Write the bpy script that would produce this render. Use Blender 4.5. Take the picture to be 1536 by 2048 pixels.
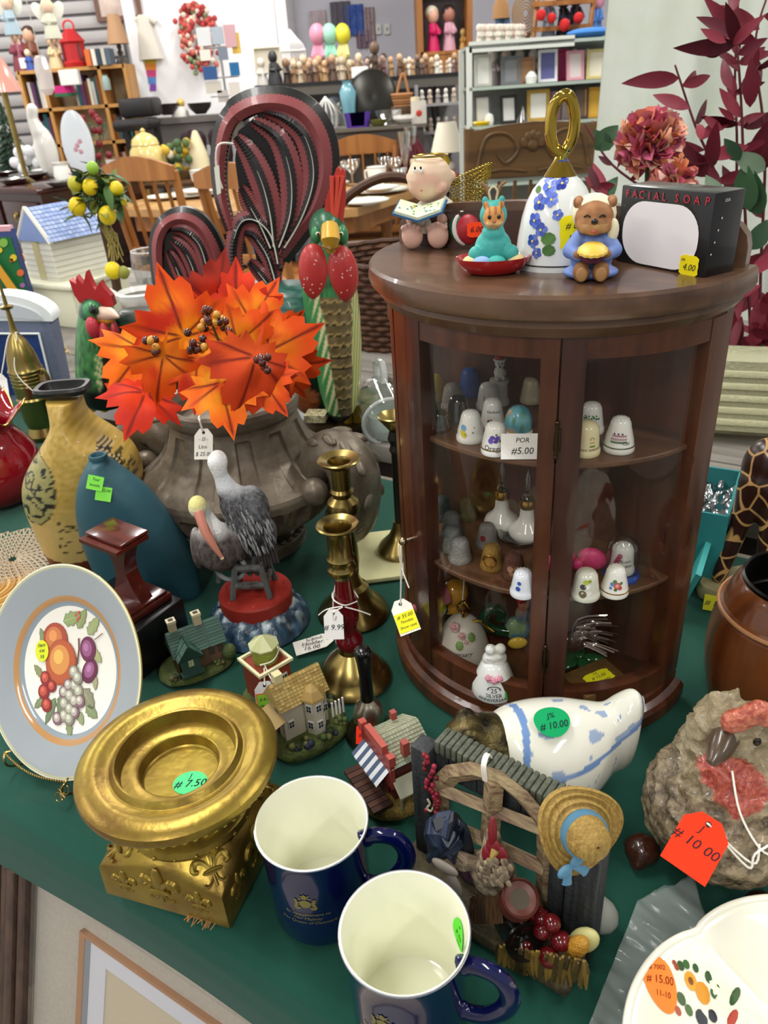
import bpy,bmesh,math,random
import numpy as np
from math import sin,cos,pi,sqrt,atan2,radians,exp,hypot
from mathutils import Vector,Matrix,noise as mnoise
for o in list(bpy.data.objects):bpy.data.objects.remove(o)
SC=bpy.context.scene;COL=SC.collection
random.seed(7)
# camera
FPX=1538.0;CAMH=0.54
_dn=Vector((189.0,-2763.0,-1538.0)).normalized()
_up=-_dn;_fw=Vector((0,0,-1));_yy=(_fw-_up*_fw.dot(_up)).normalized();_xx=_yy.cross(_up)
RW=Matrix((_xx,_yy,_up));CAMP=Vector((0,0,CAMH))
cam=bpy.data.cameras.new('camera');cam_o=bpy.data.objects.new('camera',cam);COL.objects.link(cam_o)
cam.sensor_fit='VERTICAL';cam.sensor_height=36.0;cam.lens=36.0*FPX/2048.0
cam.clip_start=0.02;cam.clip_end=60
cam_o.matrix_world=Matrix.Translation(CAMP)@RW.to_4x4()
cam.dof.use_dof=True;cam.dof.focus_distance=0.64;cam.dof.aperture_fstop=cam.lens/2.0
SC.camera=cam_o
# world, lamps, exposure
SC.view_settings.view_transform='Standard';SC.view_settings.look='None'
SC.view_settings.gamma=1.0;SC.view_settings.use_curve_mapping=False;SC.view_settings.exposure=0.12
W=bpy.data.worlds.new('world');SC.world=W;W.use_nodes=True
W.node_tree.nodes['Background'].inputs[0].default_value=(0.93,0.96,1.0,1);W.node_tree.nodes['Background'].inputs[1].default_value=0.40
def tube_lamp(x,y,z,sx,sy,power,col=(1.0,0.985,0.95)):
 l=bpy.data.lights.new('ceiling_tube','AREA');l.shape='RECTANGLE';l.size=sx;l.size_y=sy;l.energy=power;l.color=col
 o=bpy.data.objects.new('ceiling_tube',l);COL.objects.link(o);o.location=(x,y,z)
 return o
CEIL=2.15
for yy in (-1.3,1.1,3.5,5.9):
 for xx in (-2.6,-0.55,1.5):
  tube_lamp(xx,yy,CEIL-0.06,0.16,1.3,27 if yy<3 else 38)
  # pixel helpers: a point of the photograph on a real plane
def ray(px,py):return RW@Vector((px-768.0,-(py-1024.0),-FPX))
def G(px,py,z=0.0):
 r=ray(px,py);return CAMP+r*((z-CAMH)/r.z)
def VY(px,py,y):
 r=ray(px,py);return CAMP+r*(y/r.y)
def SCL(p):
 v=RW.transposed()@(Vector(p)-CAMP);return FPX/-v.z
def ZH(x,y,py):
 Rt=RW.transposed();a=Rt@(Vector((x,y,0))-CAMP);b=Rt@Vector((0,0,1));k=1024.0-py
 return (k*(-a.z)-FPX*a.y)/(FPX*b.y+k*b.z)
def LP(x,y,rows):
 out=[]
 for py,hw in rows:
  z=ZH(x,y,py);out.append((hw/SCL((x,y,z)),z))
 return out
 # colour and materials
def C(h):
 h=h.lstrip('#');o=[]
 for i in (0,2,4):
  v=int(h[i:i+2],16)/255.0;o.append(v/12.92 if v<=0.04045 else ((v+0.055)/1.055)**2.4)
 return (o[0],o[1],o[2])
def mixc(a,b,t):t=max(0.0,min(1.0,t));return tuple(a[i]*(1-t)+b[i]*t for i in range(3))
def sstep(a,b,x):t=max(0.0,min(1.0,(x-a)/(b-a)));return t*t*(3-2*t)
MATS={}
def mat(name,col=None,rough=0.5,metal=0.0,coat=0.0,var=None,bump=None,spec=0.5,trans=0.0,emit=None,sheen=0.0,wood=None,ior=1.45,sss=0.0):
 """col: hex or None (reads the 'Col' attribute). var=(scale, amount, hex2). bump=(scale, strength). wood=(scale, hex_dark, axis)"""
 if name in MATS:return MATS[name]
 m=bpy.data.materials.new(name);m.use_nodes=True;nt=m.node_tree;N=nt.nodes;L=nt.links
 b=N['Principled BSDF']
 b.inputs['Roughness'].default_value=rough;b.inputs['Metallic'].default_value=metal
 b.inputs['Coat Weight'].default_value=coat;b.inputs['Coat Roughness'].default_value=0.04
 b.inputs['Specular IOR Level'].default_value=spec;b.inputs['IOR'].default_value=ior
 b.inputs['Transmission Weight'].default_value=trans;b.inputs['Sheen Weight'].default_value=sheen
 if sss:b.inputs['Subsurface Weight'].default_value=sss;b.inputs['Subsurface Scale'].default_value=0.004
 if col is None:
  a=N.new('ShaderNodeAttribute');a.attribute_name='Col';src=a.outputs['Color']
 else:
  rgb=N.new('ShaderNodeRGB');rgb.outputs[0].default_value=(*C(col),1);src=rgb.outputs[0]
 tc=None
 def coords(scale=None):
  nonlocal tc
  if tc is None:tc=N.new('ShaderNodeTexCoord')
  if scale is None:return tc.outputs['Object']
  mp=N.new('ShaderNodeMapping');mp.inputs['Scale'].default_value=scale;L.new(tc.outputs['Object'],mp.inputs['Vector']);return mp.outputs[0]
 if wood:
  sc,dk,ax=wood;s=[sc,sc,sc];s[ax]=sc*0.06
  nz=N.new('ShaderNodeTexNoise');nz.inputs['Scale'].default_value=1.0;nz.inputs['Detail'].default_value=5;nz.inputs['Distortion'].default_value=0.6
  L.new(coords(s),nz.inputs['Vector'])
  rp=N.new('ShaderNodeValToRGB');rp.color_ramp.elements[0].position=0.35;rp.color_ramp.elements[1].position=0.68
  L.new(nz.outputs['Fac'],rp.inputs[0])
  mx=N.new('ShaderNodeMix');mx.data_type='RGBA';L.new(rp.outputs[0],mx.inputs['Factor']);L.new(src,mx.inputs['A']);mx.inputs['B'].default_value=(*C(dk),1);src=mx.outputs['Result']
 if var:
  sc,am=var[0],var[1]
  nz=N.new('ShaderNodeTexNoise');nz.inputs['Scale'].default_value=sc;nz.inputs['Detail'].default_value=6;nz.inputs['Roughness'].default_value=0.65
  L.new(coords(),nz.inputs['Vector'])
  rp=N.new('ShaderNodeValToRGB');rp.color_ramp.elements[0].position=0.38;rp.color_ramp.elements[1].position=0.66
  L.new(nz.outputs['Fac'],rp.inputs[0])
  mul=N.new('ShaderNodeMath');mul.operation='MULTIPLY';mul.inputs[1].default_value=am;L.new(rp.outputs[0],mul.inputs[0])
  mx=N.new('ShaderNodeMix');mx.data_type='RGBA';L.new(mul.outputs[0],mx.inputs['Factor']);L.new(src,mx.inputs['A'])
  mx.inputs['B'].default_value=(*C(var[2]),1) if len(var)>2 else (0.01,0.01,0.01,1);src=mx.outputs['Result']
 L.new(src,b.inputs['Base Color'])
 if emit:
  L.new(src,b.inputs['Emission Color']);b.inputs['Emission Strength'].default_value=emit
 if bump:
  nz=N.new('ShaderNodeTexNoise');nz.inputs['Scale'].default_value=bump[0];nz.inputs['Detail'].default_value=4
  L.new(coords(),nz.inputs['Vector']);bp=N.new('ShaderNodeBump');bp.inputs['Strength'].default_value=bump[1];bp.inputs['Distance'].default_value=bump[2] if len(bump)>2 else 0.002
  L.new(nz.outputs['Fac'],bp.inputs['Height']);L.new(bp.outputs[0],b.inputs['Normal'])
 MATS[name]=m;return m
def glass(name,tint='#ffffff',base=0.04,edge=0.55,rough=0.02,gloss='#ffffff'):
 """thin clear glass: transparent with a Fresnel-like gloss"""
 if name in MATS:return MATS[name]
 m=bpy.data.materials.new(name);m.use_nodes=True;nt=m.node_tree;N=nt.nodes;L=nt.links;N.clear()
 out=N.new('ShaderNodeOutputMaterial');mx=N.new('ShaderNodeMixShader');t=N.new('ShaderNodeBsdfTransparent');g=N.new('ShaderNodeBsdfGlossy')
 t.inputs[0].default_value=(*C(tint),1);g.inputs['Roughness'].default_value=rough;g.inputs['Color'].default_value=(*C(gloss),1)
 lw=N.new('ShaderNodeLayerWeight');lw.inputs['Blend'].default_value=0.25
 mr=N.new('ShaderNodeMapRange');mr.inputs['To Min'].default_value=base;mr.inputs['To Max'].default_value=edge
 L.new(lw.outputs['Facing'],mr.inputs['Value']);L.new(mr.outputs[0],mx.inputs[0]);L.new(t.outputs[0],mx.inputs[1]);L.new(g.outputs[0],mx.inputs[2]);L.new(mx.outputs[0],out.inputs[0])
 MATS[name]=m;return m
def mat_film(name,col='#ffffff',a=.3,rough=.12):
 if name in MATS:return MATS[name]
 m=bpy.data.materials.new(name);m.use_nodes=True;nt=m.node_tree;N=nt.nodes;L=nt.links;b=N['Principled BSDF']
 b.inputs['Base Color'].default_value=(*C(col),1);b.inputs['Roughness'].default_value=rough;b.inputs['Alpha'].default_value=a;b.inputs['Coat Weight'].default_value=1.0;b.inputs['Coat Roughness'].default_value=.06
 MATS[name]=m;return m
 # shared materials ('Col' = colour carried by the mesh)
V_GLOSS=lambda:mat('glazed_paint',None,0.16,coat=0.4)
V_SATIN=lambda:mat('satin_paint',None,0.42)
V_MATTE=lambda:mat('matte_paint',None,0.75)
V_PAPER=lambda:mat('printed_paper',None,0.8,spec=0.2)
V_CLOTH=lambda:mat('cloth_fabric',None,0.9,spec=0.2,sheen=0.2)
# mesh building
def T(x=0,y=0,z=0,rx=0,ry=0,rz=0,s=1.0):
 m=Matrix.Translation((x,y,z))@Matrix.Rotation(rz,4,'Z')@Matrix.Rotation(ry,4,'Y')@Matrix.Rotation(rx,4,'X')
 if s!=1.0:
  m=m@(Matrix.Diagonal((s,s,s,1)) if not hasattr(s,'__len__') else Matrix.Diagonal((*s,1)))
 return m
def frame_to(p,q,up=(0,0,1)):
 p,q=Vector(p),Vector(q);z=(q-p).normalized();u=Vector(up)
 if abs(z.dot(u))>0.98:u=Vector((1,0,0))
 x=u.cross(z).normalized();y=z.cross(x)
 m=Matrix((x,y,z)).transposed().to_4x4();m.translation=p;return m
_TXT={}
def text_mesh(s,shear=0.0):
 k=(s,shear)
 if k not in _TXT:
  cu=bpy.data.curves.new('t','FONT');cu.body=s;cu.resolution_u=2;cu.shear=shear;cu.align_x='CENTER';cu.align_y='CENTER'
  o=bpy.data.objects.new('t',cu);me=o.to_mesh()
  _TXT[k]=([tuple(v.co) for v in me.vertices],[tuple(p.vertices) for p in me.polygons])
  o.to_mesh_clear();bpy.data.objects.remove(o);bpy.data.curves.remove(cu)
 return _TXT[k]
class MB:
 def __init__(s):s.v=[];s.f=[];s.c=[];s.cur=None;s.vc=None
 def col(s,h):s.cur=C(h) if isinstance(h,str) else h;return s
 def add(s,vs,fs,M=None,cols=None):
  b=len(s.v)
  s.v.extend([tuple(M@Vector(p)) for p in vs] if M is not None else [tuple(p) for p in vs])
  for i,f in enumerate(fs):
   s.f.append(tuple(b+j for j in f));s.c.append(cols[i] if cols else s.cur)
  return s
 def box(s,x,y,z,sx,sy,sz,M=None,b=0.0):
  """centre and full size; b = bevel"""
  hx,hy,hz=sx/2,sy/2,sz/2
  vs=[(x+i*hx,y+j*hy,z+k*hz) for k in (-1,1) for j in (-1,1) for i in (-1,1)]
  fs=[(0,2,3,1),(4,5,7,6),(0,1,5,4),(2,6,7,3),(0,4,6,2),(1,3,7,5)]
  if b>0:
   bm=bmesh.new();bv=[bm.verts.new(p) for p in vs]
   for f in fs:bm.faces.new([bv[i] for i in f])
   bmesh.ops.bevel(bm,geom=list(bm.edges),offset=min(b,hx*.98,hy*.98,hz*.98),segments=2,profile=0.5,affect='EDGES')
   bm.verts.index_update();vs=[tuple(v.co) for v in bm.verts];fs=[[v.index for v in f.verts] for f in bm.faces];bm.free()
  return s.add(vs,fs,M)
 def lathe(s,prof,n=32,M=None,a0=0.0,a1=2*pi,mod=None,colf=None):
  full=abs(a1-a0-2*pi)<1e-6;m=n if full else n+1;vs=[];fs=[];cols=[]
  for r,z in prof:
   for i in range(m):
    a=a0+(a1-a0)*i/n;rr,zz=(r,z) if mod is None else mod(a,r,z)
    vs.append((rr*cos(a),rr*sin(a),zz))
  for k in range(len(prof)-1):
   for i in range(n):
    j=(i+1)%m if full else i+1
    p=(k*m+i,k*m+j,(k+1)*m+j,(k+1)*m+i);fs.append(p)
    if colf:cols.append(colf(k,i))
  if full:
   for k,rev in ((0,True),(len(prof)-1,False)):
    if prof[k][0]>1e-5:
     ring=[k*m+i for i in range(m)];fs.append(tuple(reversed(ring)) if rev else tuple(ring))
     if colf:cols.append(colf(k if rev else k-1,0))
  return s.add(vs,fs,M,cols if colf else None)
 def olathe(s,prof,n=32,M=None,**k):
  q=MB();q.lathe(prof,n,None,**k);nf=n*(len(prof)-1)
  return s.add(q.v,q.f[:nf],M,q.c[:nf] if k.get('colf') else None)
 def tube(s,path,r,n=8,closed=False,M=None,caps=True,flat=1.0):
  P=[Vector(p) for p in path];K=len(P);rs=r if hasattr(r,'__len__') else [r]*K;vs=[];fs=[]
  up=None
  for i in range(K):
   a=P[i-1] if (i or closed) else P[0];b=P[(i+1)%K] if (i<K-1 or closed) else P[-1]
   t=(b-a);t=t.normalized() if t.length>1e-9 else Vector((0,0,1))
   if up is None:up=Vector((0,0,1)) if abs(t.z)<0.9 else Vector((1,0,0))
   x=up.cross(t);x=x.normalized() if x.length>1e-6 else Vector((1,0,0)).cross(t).normalized()
   y=t.cross(x).normalized();up=y
   for j in range(n):
    q=2*pi*j/n;vs.append(tuple(P[i]+x*(rs[i]*cos(q))+y*(rs[i]*flat*sin(q))))
  for i in range(K if closed else K-1):
   i2=(i+1)%K
   for j in range(n):fs.append((i*n+j,i*n+(j+1)%n,i2*n+(j+1)%n,i2*n+j))
  if caps and not closed:fs.append(tuple(reversed(range(n))));fs.append(tuple((K-1)*n+j for j in range(n)))
  return s.add(vs,fs,M)
 def ell(s,x,y,z,rx,ry=None,rz=None,M=None,n=16,k=10,R=None):
  ry=rx if ry is None else ry;rz=rx if rz is None else rz;vs=[(0,0,-1)];fs=[]
  for i in range(1,k):
   q=-pi/2+pi*i/k
   for j in range(n):vs.append((cos(q)*cos(2*pi*j/n),cos(q)*sin(2*pi*j/n),sin(q)))
  vs.append((0,0,1));e=len(vs)-1
  for j in range(n):
   fs.append((0,1+(j+1)%n,1+j));b=1+(k-2)*n;fs.append((e,b+j,b+(j+1)%n))
   for i in range(k-2):b=1+i*n;fs.append((b+j,b+(j+1)%n,b+n+(j+1)%n,b+n+j))
  Q=T(x,y,z)@(R.to_4x4() if R is not None else Matrix.Identity(4))@Matrix.Diagonal((rx,ry,rz,1))
  return s.add(vs,fs,(M@Q) if M is not None else Q)
 def prism(s,pts,d,M=None,taper=1.0,cx=None):
  """outline in local XZ (list of (x, z)), thickness d along Y, centred"""
  n=len(pts);ar=sum(pts[i][0]*pts[(i+1)%n][1]-pts[(i+1)%n][0]*pts[i][1] for i in range(n))
  if ar<0:pts=pts[::-1]
  vs=[(p[0],-d/2,p[1]) for p in pts]+[(p[0],d/2,p[1]) for p in pts]
  fs=[tuple(range(n)),tuple(reversed(range(n,2*n)))]+[(i,n+i,n+(i+1)%n,(i+1)%n) for i in range(n)]
  return s.add(vs,fs,M)
 def loft(s,rings,caps=True,M=None,closed=True):
  n=len(rings[0]);vs=[p for r in rings for p in r];fs=[]
  for k in range(len(rings)-1):
   for i in range(n if closed else n-1):j=(i+1)%n;fs.append((k*n+i,k*n+j,(k+1)*n+j,(k+1)*n+i))
  if caps and closed:fs.append(tuple(reversed(range(n))));fs.append(tuple((len(rings)-1)*n+i for i in range(n)))
  return s.add(vs,fs,M)
 def grid(s,fn,nu,nv,M=None,colf=None):
  vs=[fn(i/nu,j/nv) for j in range(nv+1) for i in range(nu+1)];fs=[];cols=[]
  for j in range(nv):
   for i in range(nu):
    a=j*(nu+1)+i;fs.append((a,a+1,a+nu+2,a+nu+1))
    if colf:cols.append(colf((i+.5)/nu,(j+.5)/nv))
  return s.add(vs,fs,M,cols if colf else None)
 def text(s,t,size,M,shear=0.0,wrap=None):
  v,f=text_mesh(t,shear);v=[(p[0]*size,p[1]*size,p[2]*size) for p in v]
  if wrap:v=[wrap(*p) for p in v]
  return s.add(v,f,M)
 def poly(s,pts,M=None):return s.add(pts,[tuple(range(len(pts)))],M)
 def disc(s,x,y,z,r,n=16,M=None,ry=None):return s.poly([(x+r*cos(2*pi*i/n),y+(ry or r)*sin(2*pi*i/n),z) for i in range(n)],M)
 def build(s,name,m,parent=None,smooth=38,loc=None,rot=None,colv=None,kind=None):
  me=bpy.data.meshes.new(name);me.from_pydata(s.v,[],s.f)
  if colv is not None or any(c is not None for c in s.c):
   if colv is not None:
    at=me.color_attributes.new('Col','FLOAT_COLOR','POINT');nrm=[v.normal for v in me.vertices]
    arr=np.ones((len(s.v),4),dtype=np.float32)
    for i,p in enumerate(s.v):arr[i,:3]=colv(p[0],p[1],p[2],nrm[i])
   else:
    at=me.color_attributes.new('Col','FLOAT_COLOR','CORNER');tot=sum(len(f) for f in s.f)
    arr=np.ones((tot,4),dtype=np.float32);k=0
    for f,c in zip(s.f,s.c):
     arr[k:k+len(f),:3]=c if c is not None else (.5,.5,.5);k+=len(f)
   at.data.foreach_set('color',arr.ravel())
  me.materials.append(m)
  if smooth:
   me.polygons.foreach_set('use_smooth',[True]*len(me.polygons))
   if smooth<179:me.set_sharp_from_angle(angle=radians(smooth))
  me.update()
  o=bpy.data.objects.new(name,me);COL.objects.link(o)
  if parent is not None:o.parent=parent
  if loc is not None:o.location=loc
  if rot is not None:o.rotation_euler=rot
  if kind:o['kind']=kind
  return o
def remesh(mb,voxel,it=3,dispfn=None):
 """one continuous surface from overlapping closed shapes -> MB"""
 me=bpy.data.meshes.new('tmp');me.from_pydata(mb.v,[],mb.f);o=bpy.data.objects.new('tmp',me);COL.objects.link(o)
 r=o.modifiers.new('r','REMESH');r.mode='VOXEL';r.voxel_size=voxel
 if it:q=o.modifiers.new('s','SMOOTH');q.factor=0.5;q.iterations=it
 dg=bpy.context.evaluated_depsgraph_get();e=o.evaluated_get(dg);m2=e.to_mesh()
 out=MB();nr=[v.normal.copy() for v in m2.vertices]
 out.add([tuple(v.co+(n*dispfn(v.co) if dispfn else Vector((0,0,0)))) for v,n in zip(m2.vertices,nr)],[tuple(p.vertices) for p in m2.polygons])
 e.to_mesh_clear();bpy.data.objects.remove(o);bpy.data.meshes.remove(me)
 return out
def limb(mb,pts,rs,n=12):
 """tapered chain with round joints, for remesh"""
 P=[Vector(p) for p in pts]
 for p,r in zip(P,rs):mb.ell(p.x,p.y,p.z,r,n=n,k=8)
 for i in range(len(P)-1):
  K=4;mb.tube([P[i].lerp(P[i+1],j/K) for j in range(K+1)],[rs[i]+(rs[i+1]-rs[i])*j/K for j in range(K+1)],n=n)
 return mb
 # things
def tag(o,label=None,cat=None,group=None,kind=None):
 if label:o['label']=label
 if cat:o['category']=cat
 if group:o['group']=group
 if kind:o['kind']=kind
 return o
def thing(name,label,cat,loc=(0,0,0),rz=0.0,group=None,rx=0.0,ry=0.0,s=1.0):
 o=bpy.data.objects.new(name,None);COL.objects.link(o);o.empty_display_size=0.02
 o.location=loc;o.rotation_euler=(rx,ry,rz);o.scale=(s,s,s)
 return tag(o,label,cat,group)
def dup(o,loc=None,rz=None,label=None,parent=None,s=None):
 c=o.copy();COL.objects.link(c)
 if parent is not None:c.parent=parent
 for ch in o.children:dup(ch,parent=c)
 if loc is not None:c.location=loc
 if rz is not None:c.rotation_euler=(c.rotation_euler[0],c.rotation_euler[1],rz)
 if label:c['label']=label
 if s is not None:c.scale=(s,s,s)
 return c
def struct(o):o['kind']='structure';return o
def arc(cx,cy,r,a0,a1,n,ry=None):return [(cx+r*cos(a0+(a1-a0)*i/n),cy+(ry or r)*sin(a0+(a1-a0)*i/n)) for i in range(n+1)]
def smooth_pts(pts,k=6,closed=False):
 P=[Vector(p) for p in pts];n=len(P);out=[]
 for i in range(n if closed else n-1):
  a=P[(i-1)%n] if (closed or i) else P[0];b=P[i];c=P[(i+1)%n];d=P[(i+2)%n] if (closed or i<n-2) else P[-1]
  for j in range(k):
   t=j/k;out.append(tuple(0.5*((2*b)+(c-a)*t+(2*a-5*b+4*c-d)*t*t+(3*b-a-3*c+d)*t**3)))
 if not closed:out.append(tuple(P[-1]))
 return out
def n3(p,s=1.0):return mnoise.noise(Vector(p)*s)
# price stickers, tags and their string: parts of the thing they hang on or stick to
def sticker(parent,M,w,h,col,lines,shape='rect',ink='#1c2430',size=0.3,name='price_sticker',wrap=None):
 mb=MB().col(col)
 if shape=='oval':
  pts=[(w/2*cos(2*pi*i/28),h/2*sin(2*pi*i/28),0) for i in range(28)]
 elif shape=='ragged':
  pts=[]
  for i in range(20):
   a=2*pi*i/20;q=1.0/max(abs(cos(a)),abs(sin(a)));q=min(q,1.25)*(1-0.05*(i%2));pts.append((w/2*cos(a)*q*.95,h/2*sin(a)*q*.95,0))
 else:pts=[(-w/2,-h/2,0),(w/2,-h/2,0),(w/2,h/2,0),(-w/2,h/2,0)]
 if wrap:
  K=6;n=len(pts) if shape!='rect' else 16
  if shape=='rect':pts=[(w/2*max(-1,min(1,1.42*cos(2*pi*(i+.5)/16))),h/2*max(-1,min(1,1.42*sin(2*pi*(i+.5)/16))),0) for i in range(16)]
  vs=[wrap(0,0,0)]+[wrap(p[0]*k/K,p[1]*k/K,0) for k in range(1,K+1) for p in pts];n=len(pts);fs=[(0,1+i,1+(i+1)%n) for i in range(n)]
  for k in range(K-1):fs+=[(1+k*n+i,1+(k+1)*n+i,1+(k+1)*n+(i+1)%n,1+k*n+(i+1)%n) for i in range(n)]
  mb.add(vs,fs,M)
 else:
  t=0.00025;n=len(pts)
  vs=pts+[(p[0],p[1],-t) for p in pts]
  mb.add(vs,[tuple(range(n)),tuple(reversed(range(n,2*n)))]+[(i,i+n,(i+1)%n+n,(i+1)%n) for i in range(n)],M)
 o=mb.build(name,V_PAPER(),parent,smooth=30)
 if lines:
  tb=MB().col(ink)
  for (x,y,sz,s) in lines:
   w2=(lambda a,b,c,x=x,y=y:wrap(a+x*w,b+y*h,0.0004)) if wrap else None
   tb.text(s,sz*h,M if wrap else M@T(x*w,y*h,0.0003),0.25,wrap=w2)
  tb.build('writing',V_PAPER(),o,smooth=0)
 return o
def tag_shape(w,h):return [(-w/2,-h/2),(w/2,-h/2),(w/2,h*0.28),(w*0.22,h/2),(-w*0.22,h/2),(-w/2,h*0.28)]
def hang_tag(parent,M,w,h,col,lines,string=None,ink='#20242c',rs=0.0007,scol='#eeeae0'):
 """card tag in the local XY plane of M, hole at the top; string = list of points in the parent's space"""
 p=tag_shape(w,h);n=len(p);t=0.0006;mb=MB().col(col)
 mb.add([(a,b,0) for a,b in p]+[(a,b,-t) for a,b in p],[tuple(range(n)),tuple(reversed(range(n,2*n)))]+[(i,i+n,(i+1)%n+n,(i+1)%n) for i in range(n)],M)
 mb.col('#2a2622').disc(0,h*0.37,0.0002,h*0.05,10,M)
 o=mb.build('price_tag',V_PAPER(),parent,smooth=0)
 if lines:
  tb=MB().col(ink)
  for (x,y,sz,s) in lines:tb.text(s,sz*h,M@T(x*w,y*h,0.0004),0.2)
  tb.build('writing',V_PAPER(),o,smooth=0)
 if string:
  sb=MB().col(scol)
  for pth in string:sb.tube(smooth_pts(pth,5),rs,5)
  sb.build('string',V_MATTE(),parent)
 return o
def face_cam(p,up=(0,0,1),tilt=0.0,roll=0.0):
 z=(CAMP-Vector(p)).normalized();x=Vector(up).cross(z).normalized();y=z.cross(x)
 m=Matrix((x,y,z)).transposed().to_4x4();m.translation=Vector(p);return m@Matrix.Rotation(roll,4,'Z')@Matrix.Rotation(tilt,4,'X')
 # == the setting
FL=-0.75
M_WALL=mat('wall_paint','#e9e9ea',0.8,var=(3,0.15,'#d8d8dc'))
M_WALL2=mat('cool_wall_paint','#c9c8d2',0.8,var=(3,0.2,'#bbbac6'))
struct(MB().box(0.6,3.2,FL-0.02,8.4,12,0.04).build('floor',mat('floor_tile','#8f8b84',0.45,var=(6,0.4,'#77736c')),smooth=0))
struct(MB().box(0.6,3.2,CEIL+0.02,8.4,12,0.04).build('ceiling',mat('ceiling_tile','#e6e5e0',0.9,bump=(60,0.3)),smooth=0))
struct(MB().box(1.9,8.25,0.7,6.6,0.1,2.9).build('wall_back',M_WALL2,smooth=0))
struct(MB().box(-2.6,7.3,0.7,4.2,0.1,2.9).build('wall_left_back',M_WALL,smooth=0))
struct(MB().box(-0.549,7.8,0.7,0.098,0.9,2.9).build('wall_return',M_WALL,smooth=0))
struct(MB().box(-3.6,3.2,0.7,0.1,12,2.9).build('wall_left',M_WALL,smooth=0))
struct(MB().box(4.8,3.2,0.7,0.1,12,2.9).build('wall_right',M_WALL,smooth=0))
# white boxed-out door panel that carries the wreath, and the grey slatwall beside it
dr=struct(MB().box(-1.17,7.22,0.55,1.0,0.06,2.6,b=0.01).build('door_1',mat('door_white','#f1f1f3',0.55),smooth=30))
for sx in (-1.71,-0.63):struct(MB().box(sx,7.2,0.55,0.09,0.12,2.6,b=0.012).build('trim_1',mat('door_white'),smooth=30))
sw=MB().box(-2.65,7.23,0.62,1.7,0.03,2.7).build('wall_slatted',mat('slat_backing','#6d6c6e',0.6),smooth=0);struct(sw)  # darker grey backing board, seen in the gaps between slats
_slat=None
for i in range(26):
 z=-0.6+i*0.1
 if _slat is None:
  _slat=MB().box(0,0,0,1.68,0.022,0.08,b=0.006).build('slat',mat('slat_grey','#b4b2b2',0.5,wood=(8,'#a09c9c',0)),sw,smooth=30)
 else:
  c=_slat.copy();COL.objects.link(c);_o=c
 (_slat if i==0 else _o).location=(-2.65,7.205,z)
 # table frame: u runs along the table, w away from the viewer
TA=Vector((-0.337,0.429,0));TU=Vector((0.838,-0.546,0));TW=Vector((0.546,0.838,0));TROT=atan2(-0.546,0.838)
def UW(u,w,z=0.0):p=TA+TU*u+TW*w;return Vector((p.x,p.y,z))
tb=thing('folding_table','long folding table under the green cloth','table',UW(-0.2,0.41,FL),TROT)
MB().box(0,0,0.722,2.2,0.7,0.036,b=0.006).build('table_top',mat('table_laminate','#8d8678',0.5),tb,smooth=30)
for sx in (-0.95,0.95):
 for sy in (-0.3,0.3):MB().tube([(sx,sy,0),(sx,sy,0.704)],0.014,8).build('leg',mat('leg_steel','#4a4a4c',0.4,metal=1),tb)
 # green cloth: top sheet with soft wrinkles, hanging over the near edge
def cloth_fn(u,v):
 U=-1.32+2.25*u
 prof=[(0.018,-0.062),(0.021,-0.042),(0.026,-0.022),(0.034,-0.007),(0.046,-0.001)]
 if v<0.2:
  k=v/0.2*4;i=min(3,int(k));t=k-i;w=prof[i][0]*(1-t)+prof[i+1][0]*t;z=prof[i][1]*(1-t)+prof[i+1][1]*t
  w+=0.006*sin(U*9)*(1-v/0.2);z+=0.004*sin(U*5+1)*(1-v/0.2)
 else:
  w=0.046+(v-0.2)/0.8*0.713;z=-0.001
  fl=(w-0.046)/0.713
  for (u0,w0,ang,amp,wid) in ((-0.1,0.07,0.9,0.0035,0.006),(-0.02,0.09,0.9,-0.003,0.008),(0.62,0.2,1.2,0.003,0.02),(0.3,0.5,0.1,0.003,0.02),(-0.75,0.35,0.5,0.004,0.02)):
   d=(U-u0)*sin(ang)-(w-w0)*cos(ang);l=(U-u0)*cos(ang)+(w-w0)*sin(ang)
   z+=amp*exp(-(d/wid)**2)*exp(-(l/0.09)**2)
  z+=0.0012*n3((U*5,w*5,0))
  z=min(z,0.003)
  if fl>0.97:z-=(fl-0.97)*0.6
 p=UW(U,w);return (p.x,p.y,z-0.0022)
tag(MB().grid(cloth_fn,220,110).build('tablecloth',mat('green_cloth','#13473a',0.88,spec=0.25,sheen=0.15,var=(350,0.35,'#0f4033'),bump=(900,0.35,0.0006)),smooth=180),'dark green tablecloth covering the whole sale table','tablecloth')
# back table with a weathered grey plank top
bt=thing('plank_table','grey plank table behind the green one with dark apron','table',UW(-0.75,1.24,FL),TROT)
for i in range(6):
 MB().box(0,-0.385+i*0.154,0.765,3.2,0.15,0.03,b=0.003).build('plank',mat('grey_plank','#8b857d',0.6,wood=(30,'#6d6760',0)),bt,smooth=30)
MB().box(0,-0.44,0.70,3.1,0.025,0.1).build('apron',mat('dark_apron','#2b201b',0.5),bt,smooth=0)
for sx in (-1.5,1.5):
 for sy in (-0.4,0.4):MB().box(sx,sy,0.37,0.06,0.06,0.74).build('leg',mat('dark_apron'),bt,smooth=0)
BT=0.03
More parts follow.
